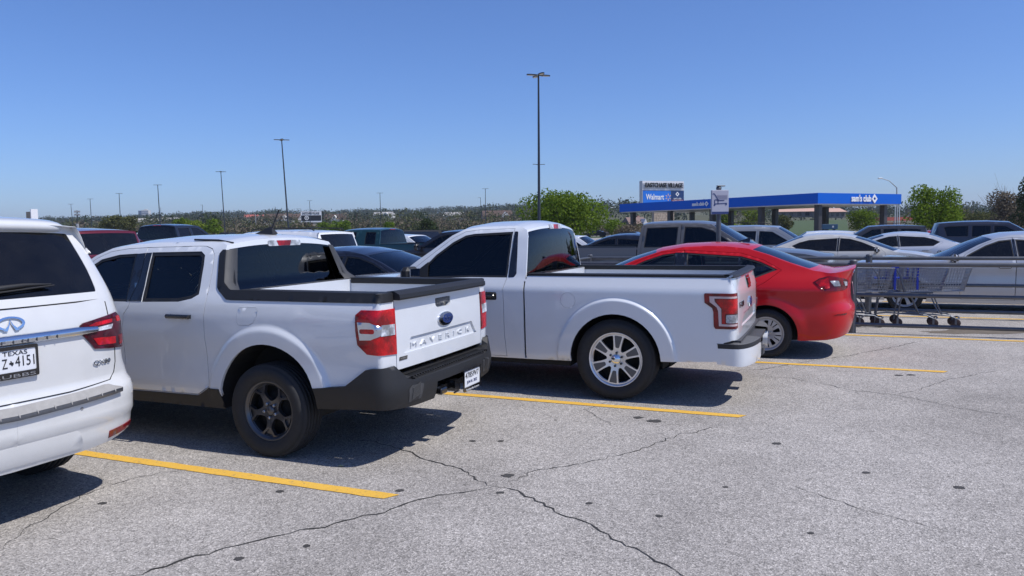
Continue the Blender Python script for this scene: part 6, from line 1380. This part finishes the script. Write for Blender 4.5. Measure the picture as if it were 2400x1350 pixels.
for x, w_, m_ in ((-W_ * .28, .5, wall_mat('leg_red', (.16, .05, .04))), (W_ * .02, .4, wall_mat('leg_red', (.16, .05, .04))), (W_ * .17, 1.9, wall_mat('leg_tan', (.35, .30, .24)))): MB().box((x, 0, zb / 2), (w_, .5, zb)).build('leg', m_, p2)

# ------------------------------------------------------------------ lamp poles
PBLK = m_plain('black_pole_paint', (.016, .018, .022), .42, var=.15, coat=.2); PGRY = m_plain('grey_pole', (.33, .34, .35), .5, metal=.3, var=.1)
LEDM = m_plain('lamp_glass', (.55, .50, .40), .3)
def lamp_head(root, c, ang, L=.62, w=.34):
    m = MB(); ca, sa = math.cos(ang), math.sin(ang); f = lambda a, b, z: (c[0] + a * ca - b * sa, c[1] + a * sa + b * ca, c[2] + z)
    pl = [(.12, .05), (.30, w * .5), (.62, w * .5), (.80, w * .28), (.84, 0), (.80, -w * .28), (.62, -w * .5), (.30, -w * .5), (.12, -.05)]; n = len(pl)
    m.add([f(a, b, .06 - .10 * abs(b)) for a, b in pl] + [f(a, b, -.02) for a, b in pl], [tuple(range(n)), tuple(range(n, 2 * n))[::-1]] + [(i, n + i, n + (i + 1) % n, (i + 1) % n) for i in range(n)])
    m.tube([f(0, 0, 0), f(.16, 0, .01)], .04, 6); o = m.build('lamp_head', PBLK, root)
    MB().add([f(a * .9 + .05, b * .7, -.024) for a, b in pl[1:-1]], [tuple(range(7))[::-1]]).build('lamp_glass', LEDM, o)
def lamp_pole(tx, ty, bx, by, D, label, heads=4, r=.10, fit=True, mat=None):
    T = at_px(tx, ty, D); B = at_px(bx, by, D); k = B[2] / (T[2] - B[2]); G0 = B - (T - B) * k
    rt = empty('lamp_pole', tuple(G0)); tag(rt, label, 'lamp post', 'lamp poles standing in the car park'); t = T - G0; H = t[2]
    MB().tube([(0, 0, .7), tuple(t * .3), tuple(t)], [r * 1.15, r * .95, r * .6], 10).build('pole', mat or PBLK, rt)
    MB().tube([(0, 0, -.02), (0, 0, .75)], .3, 14).build('concrete_base', m_plain('concrete', (.35, .34, .32), .9, var=.2), rt)
    for a in {4: (20, 110, 200, 290), 2: (10, 190), 1: (185,)}[heads]: lamp_head(rt, (t[0], t[1], t[2] - .05), R(a))
    if fit:
        q = t * fit; m = MB()
        for a in (15, 195, 105): m.tube([tuple(q), (q[0] + .42 * math.cos(R(a)), q[1] + .42 * math.sin(R(a)), q[2] + .02)], .022, 6)
        m.build('bracket_arm', PBLK, rt)
    return rt
lamp_pole(1262, 175, 1263.5, 500, 51, 'tall black lamp pole in the middle, nearest, in front of the big green tree', fit=.50)
for tx, ty, bx, by, D, hd, lb in ((660, 327, 672.5, 490, 86, 4, 'second tall black lamp pole, left of centre behind the antenna'), (517.5, 402, 526.5, 530, 133, 4, 'black lamp pole above the compact pickup roof, third tallest'), (369.5, 433, 375, 520, 160, 2, 'black lamp pole right of the distant office block'),
        (279, 453, 283, 530, 190, 2, 'black lamp pole between the grey mast and the dark green trees'), (211, 466, 215, 530, 218, 2, 'black lamp pole just right of the grey mast'), (166, 478, 168, 500, 255, 2, 'short distant lamp pole left of the grey mast'), (890.5, 452, 893, 535, 206, 2, 'black lamp pole right of the white and black sign, beside a small green tree'),
        (1137.5, 442, 1138, 515, 192, 2, 'thin lamp pole left of the big green tree, taller of a pair'), (1126, 463, 1128, 508, 250, 1, 'thin lamp pole left of the big green tree, shorter of a pair'), (725.5, 470, 728, 535, 250, 2, 'thin lamp pole in front of the white and black sign'), (646, 485, 647.5, 535, 305, 1, 'thin single-arm lamp pole beside the antenna tip'),
        (474.5, 480, 475, 515, 285, 1, 'small lamp pole over the bright green trees'), (376.5, 487, 377, 515, 330, 1, 'tiny lamp pole right of the office block'), (949, 487.5, 951, 540, 335, 1, 'thin single-arm lamp pole left of the dark oak')):
    lamp_pole(tx, ty, bx, by, D, lb, hd, .095 if D < 150 else .11, False)
def street_lamp(ax, ay, kx, ky, bx, by, D, label):
    A, K, B = at_px(ax, ay, D), at_px(kx, ky, D), at_px(bx, by, D); G0 = np.array([B[0], B[1], 0]); rt = empty('street_lamp', tuple(G0)); tag(rt, label, 'street lamp', 'lamps on the far streets')
    MB().tube([(0, 0, 0), tuple(K - G0), tuple(K - G0 + (A - K) * .5 + [0, 0, .12 * np.linalg.norm(A - K)]), tuple(A - G0)], [.12, .10, .06, .05], 8).build('pole', PGRY, rt)
    c = A - G0; MB().box((c[0] - .2, c[1], c[2]), (.75, .35, .2), bevel=.08).build('lamp_head', m_plain('lamp_head_white', (.6, .6, .6), .4), rt)
street_lamp(2066, 418, 2102, 440, 2103, 530, 125, 'white street lamp with long arm above the right end of the fuel canopy')
street_lamp(1436, 487, 1425.5, 492, 1425, 525, 210, 'street lamp right of the big green tree'); street_lamp(589, 497, 599, 503, 600, 540, 300, 'pale street lamp with two lanterns left of the antenna')
mast = empty('antenna_mast', (px_x(183, 150, 3), 150, 0)); tag(mast, 'grey mast with cluster of floodlights at the far left', 'mast')
MB().tube([(0, 0, 0), (-.1, 0, 4.0)], .28, 10).build('lower_pole', PGRY, mast); MB().tube([(-.1, 0, 4.0), (0, 0, 6.6)], .09, 8).build('upper_pole', PBLK, mast)
fl = MB()
for a in range(6):
    for z in (5.7, 6.3): fl.box((.38 * math.cos(a), .38 * math.sin(a), z + .1 * (a % 2)), (.32, .22, .26), rz=a)
fl.build('floodlight', PGRY, mast)
for px, lb in ((2097.5, 'white flag pole under the right end of the canopy, left of a pair'), (2107.5, 'white flag pole under the right end of the canopy, right of a pair')):
    f = empty('flag_pole', (px_x(px, 130, 2), 130, -.6)); tag(f, lb, 'flag pole'); MB().tube([(0, 0, 0), (0, 0, 5.9)], .07, 8).build('pole', PW, f); MB().lathe([(.001, 0), (.09, .05), (.09, .12), (.001, .17)], 8, 'Z', (0, 0, 5.9)).build('finial', PW, f)
up = empty('utility_pole', (px_x(837, 320, 2), 320, 2.0)); tag(up, 'wooden utility pole with cross arm right of the green bushes', 'utility pole'); MB().tube([(0, 0, 0), (0, 0, 7.0)], .16, 7).build('pole', m_plain('weathered_wood', (.07, .055, .045), .9, var=.3), up); MB().box((0, 0, 6.2), (2.4, .14, .16)).build('cross_arm', m_plain('weathered_wood', (.07, .055, .045)), up)

# ------------------------------------------------------------------ buildings
ROOFB = m_plain('brown_roof', (.10, .065, .05), .9, var=.25, scale=.8); ROOFR = m_plain('red_roof', (.42, .10, .07), .7, var=.1, scale=.5); BRK = m_plain('pink_brick', (.36, .20, .16), .9, var=.15, scale=.6); SIDING = m_plain('white_siding', (.62, .60, .57), .7, var=.06); WIN = m_plain('dark_window', (.02, .024, .03), .15)
def house(px, D, w, d, h, rh, wall, roof, label, rz=0, z=None, gable=True):
    X = px_x(px, D, 3); z = float(ridge(np.array(X), np.array(D))) if z is None else z; rt = empty('house', (X, D, z), R(rz)); tag(rt, label, 'house', 'houses on the slope beyond the lot')
    MB().box((0, 0, h / 2 - 1), (w, d, h + 2)).build('wall', wall, rt)
    r = MB(); e = .4; r.add([(-w / 2 - e, -d / 2 - e, h), (w / 2 + e, -d / 2 - e, h), (w / 2 + e, d / 2 + e, h), (-w / 2 - e, d / 2 + e, h), (-w / 2 + (0 if gable else d / 3), 0, h + rh), (w / 2 - (0 if gable else d / 3), 0, h + rh)], [(0, 1, 5, 4), (2, 3, 4, 5), (1, 2, 5), (3, 0, 4), (0, 3, 2, 1)]); ro = r.build('roof', roof, rt)
    MB().box((w * .25, d * .1, h + rh * .8), (.7, .7, 1.6)).build('chimney', wall, ro)
    MB().box((w * .05, -d / 2 - .6, h + rh * .22), (w * .28, 1.4, .02)); g_ = MB(); g_.add([(w * .1, -d / 2 - 1.2, h - .3), (w * .42, -d / 2 - 1.2, h - .3), (w * .26, -d / 2 - 1.2, h + rh * .75)], [(0, 1, 2)]); g_.add([(w * .1, -d / 2 - 1.2, h - .3), (w * .26, -d / 2 - 1.2, h + rh * .75), (w * .26, 0, h + rh * .75)], [(0, 1, 2)]); g_.add([(w * .42, -d / 2 - 1.2, h - .3), (w * .26, 0, h + rh * .75), (w * .26, -d / 2 - 1.2, h + rh * .75)], [(0, 1, 2)]); g_.box((w * .26, -d / 2 - .6, (h - .3) / 2), (w * .32, 1.2, h - .3)); g_.build('gable', SIDING, rt)
    for i in range(3): MB().box((-w * .36 + i * w * .17, -d / 2 - .02, h * .55), (w * .09, .06, h * .35)).build('window', WIN, rt)
for i, (px, D, w, lb) in enumerate([(655, 430, 15, 'brown roofed house with white gable left of the second lamp pole'), (690, 445, 14, 'brown roofed house with white gable right of the second lamp pole'), (782, 470, 12, 'brown roofed house above the green bushes'), (812, 560, 13, 'small gabled house between the bushes and the small green tree'), (597, 900, 22, 'red roofed house on the ridge left of the antenna'),
        (1065, 640, 16, 'white roofed house on the slope left of the lamp pair'), (1165, 420, 16, 'brown roofed house just left of the big green tree'), (332, 620, 14, 'pale house on the slope below the office block, left of three'), (352, 640, 14, 'pale house on the slope below the office block, middle of three'), (400, 650, 15, 'pale house on the slope below the office block, right of three'), (900, 830, 24, 'long white building high on the ridge right of the sign')]):
    house(px, D, w, 9, 3.4, 3.2, SIDING if i not in (1, 6) else BRK, ROOFR if i == 4 else (m_plain('pale_roof', (.40, .38, .35), .8) if i in (5, 7, 8, 9, 10) else ROOFB), lb, rz=(-20 + 17 * i) % 50 - 25)
house(1487, 215, 5.5, 5, 2.6, 1.9, BRK, m_plain('pink_grey_roof', (.22, .15, .13), .9), 'pink brick house left of the fuel canopy', 20, 0)
of = empty('office_block', (px_x(340, 1500, 30), 1500, 30)); tag(of, 'distant pale office block on the ridge', 'building')
MB().box((3, 0, 8), (13, 10, 22)).build('wall', SIDING, of); MB().box((-6.5, -1, 8), (6.0, 10, 20)).build('wall', m_plain('blue_grey_glass', (.10, .14, .22), .2), of); MB().box((3, 0, 19.8), (5, 4, 2)).build('roof_housing', SIDING, of)
for i in range(5): MB().box((3, -5.05, 2 + i * 3.4), (11.5, .2, 1.3)).build('window_band', m_plain('blue_grey_glass', (.10, .14, .22)), of)
st_ = empty('store_canopy', (px_x(2096, 175, 2), 175, -1.2), 0); tag(st_, 'small service station with red canopy right of the fuel canopy', 'building')
MB().box((0, 0, 3.9), (6.2, 5, .8)).build('canopy', ROOFR, st_); MB().box((0, 5, 1.6), (6.8, 3, 3.2)).build('shop', m_plain('tan_wall', (.30, .22, .18), .8), st_)
for x in (-2.4, 0, 2.4): MB().box((x, 0, 1.8), (.35, .35, 3.5)).build('column', PW, st_)
for px, D, w, lb in ((1866, 330, 17, 'long salmon roofed building seen through the left canopy columns'), (1942, 320, 11, 'pink roofed low building seen between the right canopy columns')):
    b_ = empty('shop_building', (px_x(px, D, 3), D, 4.9 if w > 12 else 4.4)); tag(b_, lb, 'building'); MB().box((0, 0, 1.2), (w, 7, 2.4)).build('wall', m_plain('dim_wall', (.20, .17, .15), .8), b_); MB().add([(-w / 2 - .5, -4.2, 2.4), (w / 2 + .5, -4.2, 2.4), (w / 2 - 1, 0, 4.0), (-w / 2 + 1, 0, 4.0)], [(0, 1, 2, 3)]).build('roof', m_plain('salmon_roof', (.55, .34, .26), .7), b_)
    for i in range(5): MB().box((-w * .4 + i * w * .2, -3.53, 1.3), (w * .1, .1, 1.4)).build('window', WIN, b_)
tb = empty('sign_board', (px_x(75, 70, 3), 70, 0), R(-30)); tag(tb, 'tan backed billboard edge peeping over the pearl-white suv roof', 'sign'); MB().box((0, 0, 3.42), (.85, .5, 1.0)).build('board', m_plain('tan_board', (.30, .25, .19), .8), tb); MB().box((.52, -.05, 3.5), (.12, .6, 1.3)).build('board_edge', PW, tb); MB().tube([(0, 0, 0), (0, 0, 3)], .1, 8).build('post', PBLK, tb)
# ------------------------------------------------------------------ trees
def m_leaf(name, dark, light, trans=.35):
    k = NT(name); g = k.n('ShaderNodeNewGeometry'); v = k.coord(); n = k.noise(v, .9, 3)
    f = k.math('ADD', k.math('MULTIPLY', g.outputs['Random Per Island'], .6), k.math('MULTIPLY', n.outputs[0], .5))
    c = k.ramp(f, [(.25, dark), (.85, light)]); d = k.n('ShaderNodeBsdfDiffuse'); k.l(c, d.inputs[0]); t = k.n('ShaderNodeBsdfTranslucent'); k.l(c, t.inputs[0])
    mx = k.n('ShaderNodeMixShader'); mx.inputs[0].default_value = trans; k.l(d.outputs[0], mx.inputs[1]); k.l(t.outputs[0], mx.inputs[2]); return k.done(mx.outputs[0])
BARK = m_plain('bark', (.085, .068, .052), .95, var=.4, scale=12)
LF = dict(bright=m_leaf('fresh_leaf', (.065, .115, .012), (.19, .27, .035), .42), dark=m_leaf('dark_leaf', (.022, .036, .016), (.065, .085, .038), .2), olive=m_leaf('olive_leaf', (.055, .065, .026), (.15, .155, .065), .3), brown=m_leaf('bare_twig', (.085, .07, .05), (.21, .175, .125), .2), lime=m_leaf('lime_leaf', (.10, .15, .015), (.24, .30, .05)), bluish=m_leaf('far_leaf', (.045, .058, .040), (.10, .12, .075), .3))
def leaves(mb, lobes, n, size, rr, shell=.55):
    """Leaf sprays through the volume of several ellipsoid lobes: small bent pairs of faces."""
    vol = np.array([a[3] * a[4] * a[5] for a in lobes]); vol = vol / vol.sum(); V = []; F = []
    for lb, f in zip(lobes, vol):
        m = max(4, int(n * f)); x, y, z, rx, ry, rz = lb
        d = np.array([[rr.gauss(0, 1) for _ in range(3)] for _ in range(m)]); d /= np.linalg.norm(d, axis=1, keepdims=True)
        r = np.array([shell + (1.06 - shell) * rr.random() ** .7 for _ in range(m)])[:, None]; P = d * r * [rx, ry, rz] + [x, y, z]
        for i in range(m):
            s = size * rr.uniform(.6, 1.35); e1 = np.array([rr.gauss(0, 1) for _ in range(3)]); e1 /= np.linalg.norm(e1); e2 = np.cross(e1, d[i] + [rr.gauss(0, .5) for _ in range(3)]); e2 /= np.linalg.norm(e2) + 1e-9
            b = len(V); p = P[i]; V += [p - e1 * s, p + e2 * s * .55, p + e1 * s, p - e2 * s * .55]; F.append((b, b + 1, b + 2, b + 3))
    mb.add(V, F)
def tree(px, ytop, wpx, ybase, D, kind, label, n=1500, leaf=.14, seed=1, trunk=True, lobes=9, zg=0.0, flat_=.8, group='trees around the car park', bare=0.0, name='tree'):
    rr = random.Random(seed); sc = D / CAM_F; zt = at_px(px, ytop, D)[2] - zg; zb = max(.3, at_px(px, ybase, D)[2] - zg); W = wpx * sc; H = zt - zb
    rt = empty(name, (px_x(px, D, zg + zt / 2), D, zg)); tag(rt, label, 'tree', group)
    lo = []; core = (0, 0, zb + H * .5, W * .33, W * .33, H * .40); lo.append(core)
    for i in range(lobes):
        a = 2 * math.pi * i / lobes + rr.uniform(-.35, .35); k = rr.uniform(.24, .36); zz = zb + H * rr.choice((.30, .42, .55, .68, .78)); q = (1 - ((zz - zb) / H - .42) ** 2 * 1.6)
        r = rr.uniform(.17, .25); lo.append((W * k * q * math.cos(a), W * k * q * math.sin(a), zz, W * r, W * r, min(W * r * flat_, H * .3)))
    for i in range(max(2, lobes // 3)): lo.append((W * rr.uniform(-.2, .2), W * rr.uniform(-.2, .2), zb + H * rr.uniform(.72, .84), W * rr.uniform(.13, .2), W * rr.uniform(.13, .2), H * rr.uniform(.13, .18)))
    cr = MB(); leaves(cr, lo, n, leaf, rr); cr.build('crown', LF[kind], rt)
    if trunk:
        tr = MB(); h0 = zb + H * .12; r0 = max(.05, W * .030); tr.tube([(0, 0, -.05), (rr.uniform(-.05, .05) * W, 0, h0 * .6), (rr.uniform(-.06, .06) * W, 0, h0)], [r0 * 1.25, r0, r0 * .85], 8)
        for l in lo[1:]:
            m = (l[0] * .45 + rr.uniform(-.05, .05) * W, l[1] * .45, h0 + (l[2] - h0) * .5); tr.tube([(0, 0, h0 * .8), m, (l[0], l[1], l[2])], [r0 * .6, r0 * .38, r0 * .10], 5)
            if bare:
                for _ in range(int(bare)):
                    e = (l[0] + rr.gauss(0, 1) * l[3] * .9, l[1] + rr.gauss(0, 1) * l[4] * .9, l[2] + abs(rr.gauss(.4, .8)) * l[5]); f = [(a + b) / 2 + rr.gauss(0, .04) * W for a, b in zip(m, e)]; tr.tube([m, f, e], [r0 * .22, r0 * .13, r0 * .04], 4, False)
        tr.build('trunk', BARK, rt)
    return rt
tree(1313, 451, 206, 572, 70, 'bright', 'big round fresh-green tree behind the full-size white pickup cab', 11000, .13, 3, lobes=14)
tree(2190, 434, 140, 556, 56, 'bright', 'round light green tree right of the fuel canopy', 6500, .095, 5, lobes=11, flat_=1.0, zg=-.5)
tree(1003, 511, 58, 556, 115, 'dark', 'dark evergreen oak left of the full-size pickup windscreen', 2200, .16, 7, lobes=8)
tree(2022, 490, 78, 548, 116, 'bright', 'fresh-green tree under the fuel canopy, right of its corner', 2200, .17, 9, lobes=8, zg=-1)
tree(2360, 440, 100, 560, 80, 'brown', 'bare-twigged brown tree at the right edge', 2400, .13, 11, lobes=9, zg=-.8, bare=14)
tree(2405, 398, 60, 560, 76, 'dark', 'dark green tree cut by the right edge of the frame', 1500, .14, 13, lobes=7, flat_=1.1, zg=-.8)
tree(2285, 494, 90, 552, 100, 'olive', 'olive green tree between the round tree and the bare tree', 1600, .17, 15, zg=-1)
tree(266, 502, 62, 548, 165, 'olive', 'dark green tree at the left, left of a touching pair', 1500, .26, 17); tree(303, 504, 46, 548, 160, 'olive', 'dark green tree at the left, right of a touching pair', 1100, .25, 19)
tree(425, 509, 42, 549, 150, 'bright', 'fresh-green tree in the left cluster, tallest and leftmost', 1200, .21, 21); tree(458, 514, 54, 549, 148, 'lime', 'lime-green tree in the middle of the left cluster', 1300, .21, 23); tree(500, 512, 46, 550, 146, 'bright', 'fresh-green tree in the left cluster, by the third lamp pole', 1200, .21, 25)
tree(762, 521, 46, 547, 180, 'bright', 'rounded green bush beneath the white and black sign, left of two', 900, .24, 27, trunk=False, name='bush'); tree(800, 519, 52, 547, 175, 'bright', 'rounded green bush beneath the white and black sign, right of two', 1000, .24, 29, trunk=False, name='bush')
tree(911, 518, 34, 548, 150, 'bright', 'small bright green tree beside the lamp pole right of the sign', 900, .18, 31)
tree(1442, 512, 56, 556, 110, 'bright', 'small green tree right of the big round tree', 1200, .16, 33, zg=-.2); tree(1470, 524, 70, 560, 100, 'brown', 'brown leafless shrub left of the grey pickup cab', 1500, .13, 35, trunk=False, bare=0, name='shrub')
tree(1700, 488, 60, 545, 150, 'lime', 'yellow-green tree under the canopy, right of the cart return sign', 1500, .22, 37, zg=-.5); tree(1760, 486, 66, 545, 156, 'lime', 'yellow-green tree under the middle of the canopy', 1500, .22, 39, bare=6, zg=-.5); tree(1832, 500, 56, 546, 140, 'olive', 'grey-green shrub tree under the canopy columns', 1300, .2, 41, zg=-.5)
tree(1040, 538, 50, 556, 130, 'olive', 'low olive shrub right of the dark oak', 700, .2, 43, trunk=False, name='shrub')

# woods on the slopes: one mass, thousands of crowns
def woods(name, spec, kinds, seed, label):
    rr = random.Random(seed); per = {k: MB() for k in kinds}
    for px, D, h, w, nl in spec(rr):
        X = px_x(px, D, 5); z = float(ridge(np.array(X), np.array(D))) if D > 186 else 0
        k = rr.choice(list(kinds)); leaves(per[k], [(X, D, z + h * .5, w / 2, w / 2, h * .55), (X + w * .3 * rr.uniform(-1, 1), D, z + h * .7, w * .3, w * .3, h * .35)], nl, w * .052 * rr.uniform(.8, 1.2), rr, .3)
    mb = MB(); mats = []
    for i, (k, m) in enumerate(per.items()):
        m.m = [i] * len(m.f); b = len(mb.v); mb.v += m.v; mb.f += [tuple(a + b for a in f) for f in m.f]; mb.s += m.s; mb.m += m.m; mats.append(LF[k])
    tag(mb.build(name, mats), label, kind='stuff')
def scrub_spec(rr):
    for _ in range(330): yield rr.uniform(140, 1215), rr.uniform(200, 330), rr.uniform(2.2, 4.6), rr.uniform(4, 8), 130
    for _ in range(60): yield rr.uniform(1380, 1500), rr.uniform(140, 240), rr.uniform(1.6, 3.2), rr.uniform(3, 5), 120
    for _ in range(70): yield rr.uniform(2180, 2420), rr.uniform(120, 200), rr.uniform(2.5, 4.5), rr.uniform(3, 6), 130
def slope_spec(rr):
    for _ in range(430): yield rr.uniform(120, 1250), rr.uniform(340, 800), rr.uniform(4, 8), rr.uniform(6, 13), 110
    for _ in range(120): yield rr.uniform(1380, 2420), rr.uniform(360, 800), rr.uniform(5, 9), rr.uniform(7, 13), 110
def ridge_spec(rr):
    for _ in range(520): yield rr.uniform(60, 1300), rr.uniform(850, 1560), rr.uniform(7, 13), rr.uniform(12, 26), 110
    for _ in range(260): yield rr.uniform(1380, 2440), rr.uniform(420, 1500), rr.uniform(8, 14), rr.uniform(11, 22), 110
woods('scrub', scrub_spec, ('brown', 'olive', 'brown', 'olive', 'dark'), 51, 'brown and olive scrub at the far edge of the lot'); woods('woodland', slope_spec, ('olive', 'brown', 'dark', 'bluish'), 53, 'mixed trees on the slope'); woods('far_woodland', ridge_spec, ('bluish', 'dark', 'bluish'), 55, 'dark woodland along the ridge')
# ------------------------------------------------------------------ air
hz = MB().box((0, 2100, 49), (7400, 4260, 102)); ho = hz.build('haze', bpy.data.materials.new('thin_haze')); tag(ho, 'thin pale haze over the distance', kind='stuff')
hm_ = ho.data.materials[0]; hm_.use_nodes = True; hm_.node_tree.nodes.clear(); _o = hm_.node_tree.nodes.new('ShaderNodeOutputMaterial'); _v = hm_.node_tree.nodes.new('ShaderNodeVolumePrincipled')
_v.inputs['Color'].default_value = (.80, .88, 1.0, 1); _v.inputs['Density'].default_value = .00016; _v.inputs['Anisotropy'].default_value = .2; hm_.node_tree.links.new(_v.outputs[0], _o.inputs['Volume'])
